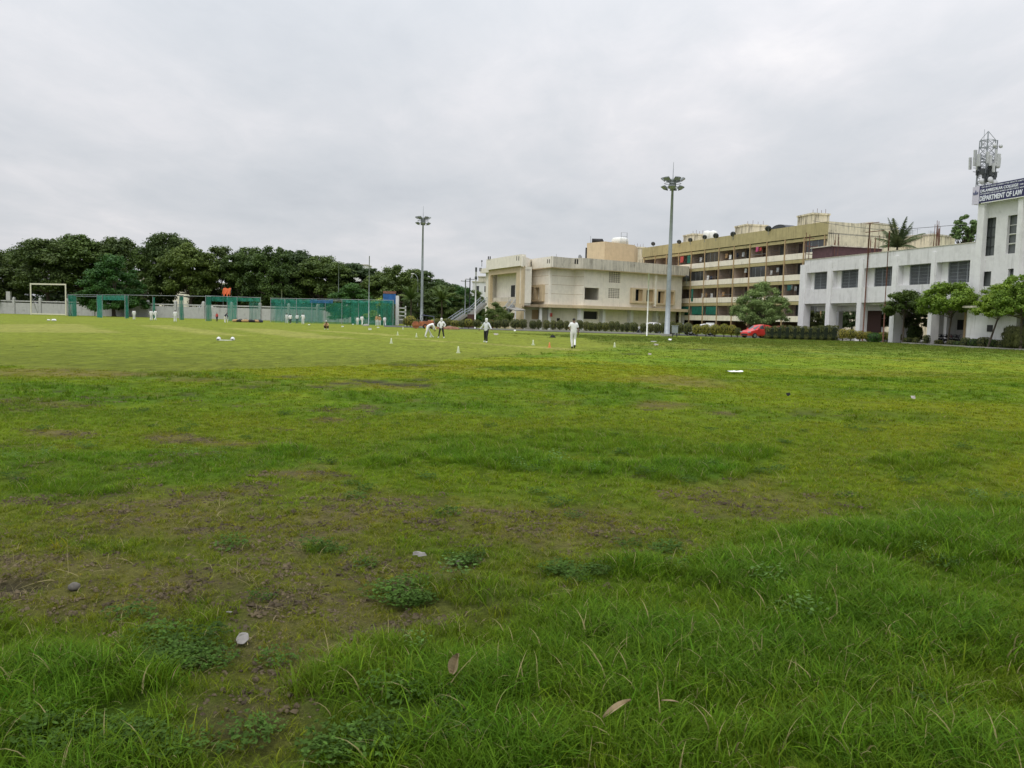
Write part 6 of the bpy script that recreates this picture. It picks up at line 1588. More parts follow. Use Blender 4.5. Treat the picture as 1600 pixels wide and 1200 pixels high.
# ------------------------------------------------------------------ people
MATP = dict(skin='skin', white='white_cloth', cream='cream_cloth', pale='pale_cloth', black='black_cloth', navy='navy_cloth', green='green_cloth', red='red_cloth', tan='tan_cloth', brown='brown')
J0 = dict(pelvis=(0, 0, .95), spine=(0, .01, 1.12), chest=(0, .0, 1.33), neck=(0, .0, 1.49), jaw=(0, .025, 1.57), head=(0, .01, 1.66), crown=(0, 0, 1.745),
          hipL=(-.10, 0, .90), kneeL=(-.115, .02, .49), ankL=(-.12, -.01, .09), toeL=(-.13, .16, .035), heelL=(-.12, -.05, .04),
          shL=(-.175, 0, 1.42), elL=(-.25, -.03, 1.13), wrL=(-.27, .06, .89), haL=(-.27, .08, .83),
          nose=(0, .115, 1.64))
BONES = [('pelvis', 'spine'), ('spine', 'chest'), ('chest', 'neck'), ('neck', 'jaw'), ('jaw', 'head'), ('head', 'crown')]
for S_ in 'LR': BONES += [('pelvis', 'hip'+S_), ('hip'+S_, 'knee'+S_), ('knee'+S_, 'ank'+S_), ('ank'+S_, 'toe'+S_), ('chest', 'sh'+S_), ('sh'+S_, 'el'+S_), ('el'+S_, 'wr'+S_), ('wr'+S_, 'ha'+S_)]
RAD = dict(pelvis=(.155, .12), spine=(.14, .105), chest=(.165, .115), neck=(.06, .06), jaw=(.065, .075), head=(.078, .095), crown=(.045, .055), hip=(.095, .10), knee=(.06, .06), ank=(.04, .045), toe=(.038, .028), sh=(.062, .062), el=(.043, .043), wr=(.028, .032), ha=(.036, .018))
def person(px, D, height, rz, label, shirt, trousers, pose=None, shoes='white_shoe', hat=None, sleeves='long', group=None, hair=True, pads=False, skirt=False, ground=None, px_is=None):
    """one continuous skinned body with clothing, hair and shoes over it"""
    J = dict(J0)
    for k, v_ in list(J.items()):
        if k.endswith('L') and k[:-1] not in ('',): J[k[:-1] + 'R'] = (-v_[0], v_[1], v_[2])
    J.update(pose or {})
    names = [n_ for n_ in J if not n_.startswith('heel') and n_ != 'nose']; ix = {n_: i for i, n_ in enumerate(names)}
    me = bpy.data.meshes.new('body'); me.from_pydata([J[n_] for n_ in names], [(ix[a_], ix[b_]) for a_, b_ in BONES], [])
    o = bpy.data.objects.new('body', me); COL.objects.link(o)
    md = o.modifiers.new('s', 'SKIN'); md.use_smooth_shade = True
    for n_ in names:
        q = RAD[n_[:-1] if n_[-1] in 'LR' and n_[:-1] in RAD else n_]; me.skin_vertices[0].data[ix[n_]].radius = q
    me.skin_vertices[0].data[ix['pelvis']].use_root = True
    sb = o.modifiers.new('b', 'SUBSURF'); sb.levels = 1
    bpy.context.view_layer.update()
    ev = bpy.data.meshes.new_from_object(o.evaluated_get(bpy.context.evaluated_depsgraph_get())); bpy.data.objects.remove(o)
    ev.materials.clear(); ev.materials.append(MT['skin'])
    ev.polygons.foreach_set('use_smooth', [True]*len(ev.polygons))
    g = gp(px, D) if ground is None else ground
    root = empty('person', (g.x, g.y, ground.z if ground is not None else (gz1(g.x, g.y) if D < 75 else 0)), rz, label, 'person', group); sc_ = height/1.755
    root.scale = (sc_,)*3
    # hands: palm with five bent fingers, merged into the body mesh
    bm = bmesh.new(); bm.from_mesh(ev)
    for S_, sg_ in (('L', -1), ('R', 1)):
        wr, ha = Vector(J['wr'+S_]), Vector(J['ha'+S_]); d = (ha - wr).normalized(); sd_ = d.cross(Vector((sg_, 0, 0)));
        if sd_.length < .1: sd_ = Vector((0, 1, 0))
        sd_.normalize(); nn = d.cross(sd_).normalized()
        fm = MB()
        for k, L_ in enumerate((.065, .075, .07, .055)):
            b0 = ha + sd_*(.026 - .0175*k) + d*.01; m_ = b0 + d*L_*.55 + nn*.004; e_ = m_ + (d*.7 + nn*.5*sg_)*L_*.5
            fm.tube([b0, m_, e_], [.0095, .0085, .006], 5)
        b0 = wr.lerp(ha, .4) + sd_*.03; fm.tube([b0, b0 + (d*.6 + sd_*.6)*.035, b0 + (d*.9 + sd_*.45)*.07], [.011, .010, .007], 5)
        vs_ = [bm.verts.new(v_) for v_ in fm.v]
        for f_ in fm.f:
            try: bm.faces.new([vs_[i] for i in f_])
            except ValueError: pass
    # nose and ears
    hd, cr, jw = Vector(J['head']), Vector(J['crown']), Vector(J['jaw']); up = (cr - jw).normalized(); rt = Vector((1, 0, 0)); fw = up.cross(rt).normalized()
    if fw.y < 0 and abs(fw.y) > abs(fw.z): fw = -fw
    fm = MB(); fm.tube([hd + fw*.085 + up*.015, hd + fw*.118 - up*.02, hd + fw*.09 - up*.03], [.010, .014, .008], 5)
    for q in (-1, 1): fm.tube([hd + rt*q*.074 + up*.02, hd + rt*q*.09, hd + rt*q*.074 - up*.025], [.012, .016, .01], 5)
    fm.tube([hd + fw*.09 - up*.055 - rt*.022, hd + fw*.097 - up*.055, hd + fw*.09 - up*.055 + rt*.022], [.006, .008, .006], 5)
    vs_ = [bm.verts.new(v_) for v_ in fm.v]
    for f_ in fm.f: bm.faces.new([vs_[i] for i in f_])
    bm.to_mesh(ev); bm.free()
    ev.polygons.foreach_set('use_smooth', [True]*len(ev.polygons))
    body = link(bpy.data.objects.new('body', ev), root)
    eye = MB()
    for q in (-1, 1): eye.lathe([(.001, -.011), (.009, -.006), (.012, 0), (.009, .006), (.001, .011)], tuple(hd + fw*.088 + rt*q*.03 + up*.012), 6)
    eye.build('eyes', MT['hair'], body)
    # clothing: shells taken from the body by nearest bone
    segs = [(a_, b_, Vector(J[a_]), Vector(J[b_])) for a_, b_ in BONES]
    def bone(c_):
        best = None
        for a_, b_, A_, B_ in segs:
            AB = B_ - A_; t_ = max(0, min(1, (c_ - A_).dot(AB)/max(1e-9, AB.length_squared))); d = (c_ - (A_ + AB*t_)).length
            w_ = .7 if a_ in ('pelvis', 'spine', 'chest') and b_ in ('spine', 'chest', 'neck') else 1
            if best is None or d*w_ < best[0]: best = (d*w_, a_, b_, t_)
        return best
    lab = [];
    ev.update()
    for p_ in ev.polygons: lab.append(bone(p_.center))
    nv = [v_.normal.copy() for v_ in ev.vertices]
    def shell(name, fn, off_, mat):
        used = {}; V = []; Fc = []
        for p_, lb in zip(ev.polygons, lab):
            if not fn(lb, p_.center): continue
            f_ = []
            for vi in p_.vertices:
                if vi not in used:
                    used[vi] = len(V); V.append(ev.vertices[vi].co + nv[vi]*off_)
                f_.append(used[vi])
            Fc.append(tuple(f_))
        if not Fc: return
        mb = MB(); mb.add(V, Fc); c_ = mb.build(name, MT[mat], root, smooth=True)
        return c_
    def is_shirt(lb, c_):
        _, a_, b_, t_ = lb
        if (a_, b_) in (('spine', 'chest'), ('pelvis', 'spine')): return True
        if (a_, b_) == ('chest', 'neck'): return t_ < .93
        if a_ == 'chest': return True
        if a_[:2] == 'sh': return sleeves == 'long' or t_ < .65
        if a_[:2] == 'el': return sleeves == 'long' and t_ < .9
        return False
    def is_tr(lb, c_):
        _, a_, b_, t_ = lb
        if a_ == 'pelvis' and b_ != 'spine': return True
        if (a_, b_) == ('pelvis', 'spine'): return t_ < .3
        if a_[:3] == 'hip': return True
        if a_[:4] == 'knee': return t_ < .93
        return False
    shell('trousers', is_tr, .016, MATP.get(trousers, trousers))
    shell('shirt', is_shirt, .022, MATP.get(shirt, shirt))
    shell('shoes', lambda lb, c_: lb[1][:3] == 'ank' or (lb[1][:4] == 'knee' and lb[3] > .93), .014, shoes)
    if hair:
        shell('hair', lambda lb, c_: lb[2] in ('head', 'crown') and ((c_ - hd).dot(up) > .035 or ((c_ - hd).dot(fw) < -.01 and (c_ - hd).dot(up) > -.05)), .012, 'hair')
    if hat:
        mb = MB(); ax = Matrix.Translation(hd + up*.03) @ up.to_track_quat('Z', 'Y').to_matrix().to_4x4(); mb.M = ax
        if hat == 'scarf': mb.lathe([(.098, -.20), (.088, -.12), (.098, -.04), (.103, .02), (.10, .06), (.07, .10), (.001, .115)], n=14)
        elif hat == 'sun': mb.lathe([(.16, .0), (.155, .012), (.10, .03), (.098, .07), (.075, .115), (.02, .13), (.001, .13)], n=14)
        elif hat == 'scarf_wide': mb.lathe([(.13, -.20), (.115, -.10), (.115, .0), (.105, .07), (.07, .11), (.001, .125)], n=14)
        else:
            mb.lathe([(.10, .02), (.102, .06), (.085, .10), (.001, .125)], n=14)
        mb.build('hat', MT['white_cloth'], root, smooth=True)
    if pads:
        for S_ in 'LR':
            k_, a_ = Vector(J['knee'+S_]), Vector(J['ank'+S_]); mb = MB(); fo = Vector((0, .055, 0)); mb.tube([k_ + fo + Vector((0, 0, .12)), k_ + fo*1.3, k_.lerp(a_, .5) + fo, a_ + fo + Vector((0, 0, .02))], [.07, .085, .08, .07], 8); mb.build('leg_pad', MT['white_cloth'], root, smooth=True)
    if skirt:
        mb = MB(); mb.lathe([(.30, .12), (.27, .4), (.21, .75), (.165, 1.0), (.15, 1.1)], n=16); mb.build('dress', MT[skirt], root, smooth=True)
    return root
WALK = dict(kneeL=(-.10, .16, .52), ankL=(-.11, .22, .10), toeL=(-.12, .39, .07), kneeR=(.11, -.03, .50), ankR=(.11, -.30, .16), toeR=(.12, -.18, .05), elL=(-.24, -.14, 1.15), wrL=(-.26, -.10, .91), haL=(-.26, -.08, .85), elR=(.24, .08, 1.14), wrR=(.22, .22, .95), haR=(.21, .25, .90))
person(895.5, 47.5, 1.74, .15, 'person in white shirt and white trousers walking away with back turned, nearest of all', 'white', 'white',
       dict(kneeL=(-.10, .03, .50), ankL=(-.06, -.04, .09), toeL=(-.05, .12, .035), kneeR=(.09, .04, .52), ankR=(.03, -.26, .17), toeR=(.04, -.16, .05),
            elL=(-.29, .04, 1.17), wrL=(-.20, .20, 1.08), haL=(-.15, .25, 1.06), elR=(.26, -.01, 1.13), wrR=(.29, .04, .86), haR=(.295, .06, .79), chest=(.0, .01, 1.33), head=(.01, .03, 1.66)), shoes='black_shoe', sleeves='short')
person(759.5, 54.5, 1.58, 2.6, 'person in pale top and black trousers striding with arms held out, white scarf on head', 'pale', 'black',
       dict(kneeL=(-.12, .12, .51), ankL=(-.14, .12, .10), toeL=(-.16, .28, .06), kneeR=(.17, -.08, .50), ankR=(.30, -.30, .15), toeR=(.34, -.2, .05), elL=(-.34, .02, 1.18), wrL=(-.50, .08, 1.0), haL=(-.55, .09, .96), elR=(.34, .02, 1.17), wrR=(.50, .10, .98), haR=(.55, .12, .93)), hat='scarf', hair=False)
person(689.5, 64, 1.50, 3.0, 'person in white top and black trousers with legs apart and hands on hips, white scarf', 'white', 'black',
       dict(kneeL=(-.17, .04, .50), ankL=(-.25, .0, .09), toeL=(-.27, .15, .035), kneeR=(.17, .04, .50), ankR=(.25, -.02, .09), toeR=(.27, .13, .035), elL=(-.36, -.04, 1.16), wrL=(-.22, .08, 1.0), haL=(-.16, .12, 1.0), elR=(.36, -.04, 1.16), wrR=(.25, .10, .98), haR=(.2, .16, .98)), hat='scarf', hair=False)
person(670, 64.5, 1.62, -1.25, 'person all in white bending forward beside the orange roller', 'white', 'white',
       dict(pelvis=(0, -.12, .90), spine=(0, .03, 1.02), chest=(0, .22, 1.12), neck=(0, .36, 1.15), jaw=(0, .44, 1.15), head=(0, .51, 1.13), crown=(0, .59, 1.11), hipL=(-.10, -.12, .86), hipR=(.10, -.12, .86), kneeL=(-.12, .08, .48), ankL=(-.12, .30, .10), toeL=(-.13, .44, .035),
            kneeR=(.12, -.22, .47), ankR=(.12, -.35, .10), toeR=(.13, -.2, .035), shL=(-.17, .30, 1.09), shR=(.17, .30, 1.09), elL=(-.2, .38, .86), wrL=(-.15, .46, .64), haL=(-.13, .48, .58), elR=(.2, .40, .86), wrR=(.14, .5, .66), haR=(.12, .53, .60)), hair=True)
person(768.5, 121, 1.52, 3.1, 'small person in a red dress standing by the clipped shrubs', 'red', 'red', WALK, shoes='black_shoe', skirt='red_cloth')
person(510.5, 88, 1.62, 3.0, 'person with white cap squatting on the outfield before the nets', 'tan', 'brown',
       dict(pelvis=(0, -.18, .26), spine=(0, -.08, .42), chest=(0, .02, .60), neck=(0, .10, .74), jaw=(0, .14, .80), head=(0, .15, .88), crown=(0, .14, .96), hipL=(-.1, -.15, .24), hipR=(.1, -.15, .24), kneeL=(-.24, .22, .46), kneeR=(.24, .22, .46), ankL=(-.18, .03, .09), ankR=(.18, .03, .09), toeL=(-.2, .19, .035), toeR=(.2, .19, .035),
            shL=(-.17, .04, .67), shR=(.17, .04, .67), elL=(-.28, .22, .50), elR=(.28, .22, .50), wrL=(-.12, .38, .44), wrR=(.12, .38, .44), haL=(-.07, .42, .42), haR=(.07, .42, .42)), hat='cap')
G_ = 'players practising along the far nets'
person(209.5, 134, 1.66, .6, 'white clad player farthest left, standing before the net portal', 'white', 'white', None, group=G_)
person(236.3, 128, 1.70, .2, 'white clad player with back turned, left of the close pair', 'white', 'white', dict(elL=(-.3, .05, 1.15), wrL=(-.3, .2, .95), haL=(-.3, .25, .9)), group=G_, pads=True)
person(242.8, 133, 1.74, -.4, 'white clad player striding, right of the close pair', 'white', 'white', WALK, group=G_)
person(273.8, 118, 1.72, .4, 'white clad batter in pads before the bunched net curtain', 'white', 'white', dict(elR=(.28, .12, 1.18), wrR=(.22, .3, 1.0), haR=(.22, .34, .95)), group=G_, pads=True)
person(339, 140, 1.50, 2.9, 'person in red shirt and dark trousers near the wall', 'red', 'black', None, group=G_, shoes='black_shoe')
person(351, 126, 1.66, -1.3, 'batter in dark shirt and cream trousers bending over the bat', 'navy', 'cream',
       dict(spine=(0, .08, 1.1), chest=(0, .18, 1.27), neck=(0, .27, 1.38), jaw=(0, .34, 1.44), head=(0, .38, 1.52), crown=(0, .38, 1.6), shL=(-.17, .22, 1.33), shR=(.17, .22, 1.33), elL=(-.2, .4, 1.1), elR=(.2, .4, 1.1), wrL=(-.04, .5, .95), wrR=(.06, .5, .92), haL=(-.02, .53, .9), haR=(.05, .53, .87)), group=G_, pads=True)
person(448, 134, 1.66, .5, 'pale clad player leftmost in the group of four by the long netting', 'pale', 'pale', None, group=G_)
person(453.6, 126, 1.58, .1, 'player in white shirt and black trousers in the group of four', 'white', 'black', WALK, group=G_)
person(464.3, 130, 1.62, .0, 'player in pale blue shirt and dark green trousers in the group of four', 'pale', 'green', None, group=G_)
person(473.3, 126, 1.70, .3, 'white clad player rightmost in the group of four by the long netting', 'white', 'white', dict(elL=(-.3, .1, 1.2), wrL=(-.26, .3, 1.1), haL=(-.25, .35, 1.08)), group=G_)
person(558.7, 136, 1.40, .2, 'shorter white clad player, left of the pair by the taller thin pole', 'white', 'white', None, group=G_)
person(565.5, 133, 1.64, -.1, 'taller white clad player, right of the pair by the taller thin pole', 'white', 'white', WALK, group=G_)
person(588.5, 136, 1.76, 2.8, 'player in tan top and white trousers behind the netting near its right end', 'tan', 'white', dict(elL=(-.36, .04, 1.25), wrL=(-.3, .2, 1.4), haL=(-.28, .25, 1.42)), group=G_, hair=True)
person(593, 138, 1.66, 3.3, 'second player in tan top half hidden beside the first tan one', 'tan', 'white', None, group=G_, hat='sun')
person(601, 133, 1.58, .3, 'white clad player at the right end of the netting', 'white', 'white', WALK, group=G_)
p_ = gp(351, 126); o = MB().box(-.055, .055, -.025, .02, 0, .55).tube([(0, 0, .55), (0, 0, .85)], .018, 6).build('cricket_bat', MT['cream_paint']); o.location = (p_.x + .42, p_.y - .05, .05); o.rotation_euler = (0, R(12), 0); tag(o, 'cricket bat held by the bending batter in dark shirt', 'bat')
# ------------------------------------------------------------------ cones
cone_me = {}
def cone(px, py, hpx, mat, label, group='training cones on the outfield'):
    g = gnd(px, py); D = g.y; h = .92*hpx*D/F; root = empty('training_cone', (g.x, g.y, gz1(g.x, g.y) if D < 75 else 0), random.uniform(-.4, .4), label, 'cone', group)
    if mat not in cone_me:
        c1 = MB().lathe([(.26, .06), (.21, .2), (.14, .6), (.08, 1.0), (.0, 1.0)], n=14).build('cone_body', MT[mat], smooth=True); c2 = MB().taper(0, 0, 0, .07, .31, .31, .28, .28).build('base', MT[mat])
        cone_me[mat] = (c1.data, c2.data); bpy.data.objects.remove(c1); bpy.data.objects.remove(c2)
    for n_, m_ in zip(('cone_body', 'base'), cone_me[mat]): o = link(bpy.data.objects.new(n_, m_), root); o.scale = (h,)*3
for a_ in [(611.3, 537.5, 9, 'cone_white', 'pale cone left of centre on the outfield, second largest'), (716, 551.6, 11.5, 'cone_white', 'largest pale cone, nearest to the camera'), (621.3, 523.8, 6.2, 'cone_white', 'small pale cone above the second largest cone'),
           (650.7, 526.6, 6.8, 'cone_white', 'pale cone left of the bending player in white'), (672.7, 526.8, 6.4, 'cone_white', 'pale cone between the feet of the bending player'), (629.6, 514.5, 4.5, 'cone_white', 'tiny pale cone near the end of the netting'),
           (833, 539, 9, 'cone_white', 'pale cone left of the orange cone'), (858.5, 542.6, 9, 'cone_orange', 'orange cone left of the person walking away'), (960.2, 542.3, 8.4, 'cone_white', 'pale cone right of the person walking away'),
           (665.5, 515.5, 4.6, 'cone_yellow', 'yellow cone by the orange roller, left of two'), (681, 515, 4.2, 'cone_yellow', 'yellow cone by the orange roller, right of two'), (1095, 530.5, 4, 'cone_yellow', 'tiny yellowish cone on the rough grass before the croton bushes')]: cone(*a_)
# ------------------------------------------------------------------ roller, rubble
g = gp(664, 113); s_ = 113/F; root = empty('pitch_roller', g, .15, 'orange painted pitch roller with blue canopy parked before the shrubs', 'roller')
MB().tube([(-1.25, -.55, .5), (-1.25, .55, .5)], .5, 18).tube([(-1.25, -.62, .5), (-1.25, .62, .5)], .12, 8).build('drum', MT['orange_paint'], root)
MB().box(-.75, 1.15, -.5, .5, .35, 1.0).taper(.75, 0, 1.0, 1.15, .4, .45, .36, .4).build('body', MT['orange_paint'], root, bevel=.05)
MB().box(-1.7, -.7, -.66, -.6, .4, .6).box(-1.7, -.7, .6, .66, .4, .6).box(-.76, -.7, -.6, .6, .4, .6).build('yoke', MT['orange_paint'], root)
for q in (-.42, .42):
    for x_ in (0, .95): o = MB().tube([(x_, q - .1, .32), (x_, q + .1, .32)], .32, 14).build('wheel', MT['tyre'], root); MB().tube([(x_, q - .11, .32), (x_, q + .11, .32)], .15, 10).build('rim', MT['orange_paint'], o)
MB().box(-.35, .15, -.25, .25, 1.0, 1.15).box(.1, .17, -.25, .25, 1.15, 1.5).build('seat', MT['black_plastic'], root)
MB().tube([(-.6, 0, .95), (-.5, 0, 1.45)], .03, 6).tube([(-.5, -.2, 1.45), (-.5, .2, 1.45)], .03, 6).build('steering', MT['darkmetal'], root)
g2 = gp(669, 118); root = empty('canopy', g2, 0, 'small blue canopy on thin posts behind the roller', 'canopy')
MB().add([(-.95, -.7, 1.78), (.85, -.7, 1.62), (.85, .7, 1.66), (-.95, .7, 1.86), (-.95, -.7, 1.84), (.85, -.7, 1.68), (.85, .7, 1.72), (-.95, .7, 1.92)], [(0,1,2,3),(4,7,6,5),(0,4,5,1),(1,5,6,2),(2,6,7,3),(3,7,4,0)]).build('sheet', MT['navy_cloth'], root)
for x_ in (-.9, .8):
    for y_ in (-.65, .65): MB().tube([(x_, y_, 0), (x_, y_, 1.68)], .03, 6).build('post', MT['galv'], root)
def heap(px, D, w_, h, n_, mat, label, seed, name='earth_heap'):
    g = gp(px, D); r = random.Random(seed); root = empty(name, g, 0, label, 'heap')
    bm = bmesh.new(); bmesh.ops.create_icosphere(bm, subdivisions=4, radius=1); mb = MB(); vs_ = []
    for v_ in bm.verts:
        n1_ = math.sin(v_.co.x*7 + seed)*math.cos(v_.co.y*6)*.12 + math.sin(v_.co.x*17)*.06 + r.uniform(-.04, .04); vs_.append((v_.co.x*w_/2, v_.co.y*w_*.3, max(-.02, v_.co.z*(1 + n1_)*h)))
    mb.add(vs_, [tuple(q.index for q in f.verts) for f in bm.faces]); bm.free(); mb.build('earth', MT[mat], root)
    mb = MB()
    for k in range(n_):
        a_ = r.uniform(-.45, .45)*w_; b_ = r.uniform(-.28, .05)*w_*.6; s_ = r.uniform(.05, .13); mb.M = Matrix.Translation((a_, b_, h*.55*max(.1, 1 - abs(a_)*2/w_))) @ Matrix.Rotation(r.uniform(0, 3), 4, 'Z') @ Matrix.Rotation(r.uniform(0, 1), 4, 'X'); mb.box(-s_, s_, -s_*.6, s_*.6, -s_*.4, s_*.4)
    mb.build('stones', MT[mat], root)
heap(704, 112, 2.6, .42, 30, 'rubble', 'low heap of reddish earth and brick before the clipped shrubs', 3)
heap(682, 113, 1.2, .3, 12, 'rubble', 'small reddish heap beside the orange roller', 5)
heap(572, 128, 1.0, .32, 8, 'kerb', 'pale stone heap at the foot of the taller thin pole', 6)
for i, (px, w_, m_) in enumerate([(369, 1.2, 'tan_cloth'), (376, 1.4, 'black_cloth'), (384, 1.3, 'tan_cloth'), (392, 1.5, 'black_cloth'), (400, 1.4, 'tan_cloth'), (406, 1.0, 'navy_cloth')]):
    g = gp(px, 134); root = empty('kit_bag', g, random.uniform(-.3, .3), f'{"dark" if m_ != "tan_cloth" else "tan"} soft kit bag, {ORD[i]} from left in the row before the net bay', 'bag', 'kit bags lying before the net bay')
    mb = MB().tube([(-w_/2, 0, .2), (-w_*.45, 0, .24), (0, .05, .27), (w_*.45, 0, .24), (w_/2, 0, .2)], [.1, .2, .24, .2, .1], 10); mb.build('bag_body', MT[m_], root, smooth=True)
    MB().tube([(-.25, 0, .45), (-.1, 0, .6), (.1, 0, .6), (.25, 0, .45)], .02, 5).build('handle', MT['black_cloth'], root)
# gear on the outfield
def gear(px, py, label, kind, name, cat, mat='white_cloth', group=None, s=1.0):
    g = gnd(px, py); D = g.y; root = empty(name, (g.x, g.y, gz1(g.x, g.y) if D < 75 else 0), 0, label, cat, group)
    if kind == 'helmet':
        MB().lathe([(.15*s, 0), (.17*s, .06*s), (.165*s, .14*s), (.12*s, .23*s), (.05*s, .28*s), (.001, .285*s)], n=14).build('shell', MT[mat], root, smooth=True)
        MB().add([(-.12*s, -.14*s, .12*s), (.12*s, -.14*s, .12*s), (.09*s, -.26*s, .09*s), (-.09*s, -.26*s, .09*s), (-.12*s, -.14*s, .10*s), (.12*s, -.14*s, .10*s), (.09*s, -.26*s, .075*s), (-.09*s, -.26*s, .075*s)], [(0,1,2,3),(4,7,6,5),(0,4,5,1),(1,5,6,2),(2,6,7,3),(3,7,4,0)]).build('peak', MT['navy_cloth' if s < 1.05 else mat], root)
    elif kind == 'bag':
        MB().tube([(-.2*s, 0, .08*s), (-.15*s, 0, .12*s), (.15*s, 0, .12*s), (.2*s, 0, .08*s)], [.03*s, .1*s, .1*s, .03*s], 8).build('bag_body', MT[mat], root, smooth=True)
    elif kind == 'bat':
        MB().box(-.34, .14, -.05, .05, .01, .05).tube([(.14, 0, .03), (.36, 0, .04)], .018, 6).build('blade', MT['white_paint'], root)
    elif kind == 'box': MB().box(-.28*s, .28*s, -.18*s, .18*s, 0, .28*s).build('tub', MT[mat], root, bevel=.03); MB().box(-.3*s, .3*s, -.2*s, .2*s, .281*s, .33*s).build('lid', MT[mat], root)
    return root
gear(341.8, 531.8, 'white helmet lying left of the white bat on the outfield', 'helmet', 'helmet', 'helmet', s=.7)
gear(363.5, 532, 'white helmet with dark peak right of the white bat on the outfield', 'helmet', 'helmet', 'helmet', s=.68)
gear(352.5, 532.5, 'white bat lying between the two helmets', 'bat', 'cricket_bat', 'bat')
gear(76, 501.5, 'small white bundle on the grass below the sight screen frame, left of two', 'bag', 'bundle', 'bundle', s=.9)
gear(84.3, 502.3, 'white bundle on the grass below the sight screen frame, right of two', 'bag', 'bundle', 'bundle', s=1.3)
gear(578, 515.5, 'white tub on the outfield before the netting', 'box', 'tub', 'tub', 'white_paint', s=.6)
for px, py, nm in [(483, 508.5, 'white ball bag before the netting, right of the group of four'), (535.3, 511.3, 'small white item right of the squatting person'), (551.4, 507.6, 'small white item before the short player of the right pair'), (590.8, 512.8, 'small white item right of the white tub')]:
    gear(px, py, nm, 'bag', 'bundle', 'bundle', s=.7)
g = gnd(887 - 24.5, 527); g = gnd(863.5, 527.5); root = empty('dark_bag', (g.x, g.y, 0), 0, 'small dark bag on the grass left of the person walking away', 'bag')
MB().taper(0, 0, 0, .22, .3, .15, .12, .06).build('bag_body', MT['black_cloth'], root, bevel=.03); MB().tube([(-.1, 0, .2), (0, 0, .32), (.1, 0, .2)], .015, 5).build('handle', MT['black_cloth'], root)
# ------------------------------------------------------------------ litter and leaves
def crumple(px, py, w_, d_, h, mat, label, name, cat, seed, tilt=0.0, group=None, sub=7, up=.02):
    g = gnd(px, py); r = np.random.default_rng(seed); n_ = sub
    u, v_ = np.meshgrid(np.linspace(-1, 1, n_), np.linspace(-1, 1, n_))
    sh = 1 - .25*np.abs(v_)**2 + .1*r.normal(size=u.shape)
    X_ = u*w_/2*sh; Y_ = v_*d_/2*(1 - .2*np.abs(u)) ; Z_ = np.abs(r.normal(0, .35, u.shape))*h + h*.5*(1 - v_**2)
    a_ = tilt; Yn, Zn = Y_*math.cos(a_) - Z_*math.sin(a_)*.3, Z_ + (Y_ + d_/2)*math.sin(a_)
    V = np.stack([X_, Yn, Zn], -1).reshape(-1, 3); F_ = [(j*n_+i, j*n_+i+1, (j+1)*n_+i+1, (j+1)*n_+i) for j in range(n_-1) for i in range(n_-1)]
    me = bpy.data.meshes.new(name); V2 = V - np.array([0, 0, .002]); k = len(V)
    me.from_pydata([tuple(q) for q in V] + [tuple(q) for q in V2], [], F_ + [tuple(k + i for i in reversed(f)) for f in F_]); me.materials.append(MT[mat]); me.update()
    me.polygons.foreach_set('use_smooth', [False]*len(me.polygons))
    o = link(bpy.data.objects.new(name, me)); o.location = (g.x, g.y, gz1(g.x, g.y) + up); o.rotation_euler = (0, 0, r.uniform(-.4, .4)); tag(o, label, cat, group); return o
crumple(1147.5, 582.5, .60, .42, .045, 'white_sheet', 'bright white plastic sheet lying flat on the rough grass at right', 'plastic_sheet', 'sheet', 1, up=.07)
crumple(379.5, 1014, .052, .07, .004, 'scrap', 'pale square scrap of paper on the bare soil at lower left', 'paper_scrap', 'paper', 2, .5, sub=4, up=.02)
crumple(655, 882, .085, .04, .014, 'scrap', 'pale twisted scrap on the bare patch near its middle', 'paper_scrap', 'paper', 3, .5, sub=5, up=.035)
crumple(358, 967, .035, .012, .003, 'scrap', 'tiny white sliver on the soil above the square scrap', 'paper_scrap', 'paper', 4)
crumple(716, 890, .035, .03, .012, 'stone', 'small dull scrap right of the twisted scrap', 'paper_scrap', 'paper', 12, .8)
crumple(1015, 557, .16, .14, .05, 'paper', 'small pale crumpled litter on the grass near the dark soil marks', 'litter', 'litter', 5, .5, up=.04)
crumple(1021.5, 535, .50, .3, .05, 'kerb', 'grey flat litter left of the white plate before the cabinet', 'litter', 'litter', 6, .2, up=.02)
crumple(1047, 532.5, .30, .3, .10, 'white_sheet', 'small white plate like litter before the cabinet', 'litter', 'litter', 7, .4, up=.02)
crumple(1025, 541, .3, .2, .08, 'paper', 'small yellowish litter below the grey flat litter', 'litter', 'litter', 8, .4)
crumple(775, 524, .45, .3, .08, 'paper', 'pale litter just right of the striding person', 'litter', 'litter', 9, .5)
crumple(804.5, 518, .3, .25, .15, 'white_sheet', 'small white litter before the pavilion shrubs', 'litter', 'litter', 10, .5)
crumple(1426, 626, .11, .10, .03, 'paper', 'small pale litter far right on the rough grass', 'litter', 'litter', 11, .6, up=.05)
crumple(1231, 622, .09, .08, .05, 'black_cloth', 'small dark clod on the rough grass right of centre', 'clod', 'clod', 13, .6, up=.04)
def leaf(px, py, L_, w_, label, seed, rot, lift, up=.08):
    g = gnd(px, py); V = []; n_ = 8
    for i in range(n_+1):
        t_ = i/n_; ww = w_*math.sin(math.pi*min(.98, t_*.9 + .06))**.8
        for s_ in (-1, 0, 1): V.append((t_*L_ - L_/2, s_*ww/2*(1 - .3*t_), .35*w_*abs(s_) + lift*math.sin(t_*2.2)*L_))
    me = bpy.data.meshes.new('dry_leaf'); F_ = [(i*3+j, i*3+j+1, (i+1)*3+j+1, (i+1)*3+j) for i in range(n_) for j in range(2)]
    me.from_pydata(V, [], F_); me.materials.append(MT['dry_leaf']); me.update(); o = link(bpy.data.objects.new('dry_leaf', me))
    o.location = (g.x, g.y, gz1(g.x, g.y) + up); o.rotation_euler = rot; tag(o, label, 'leaf'); return o
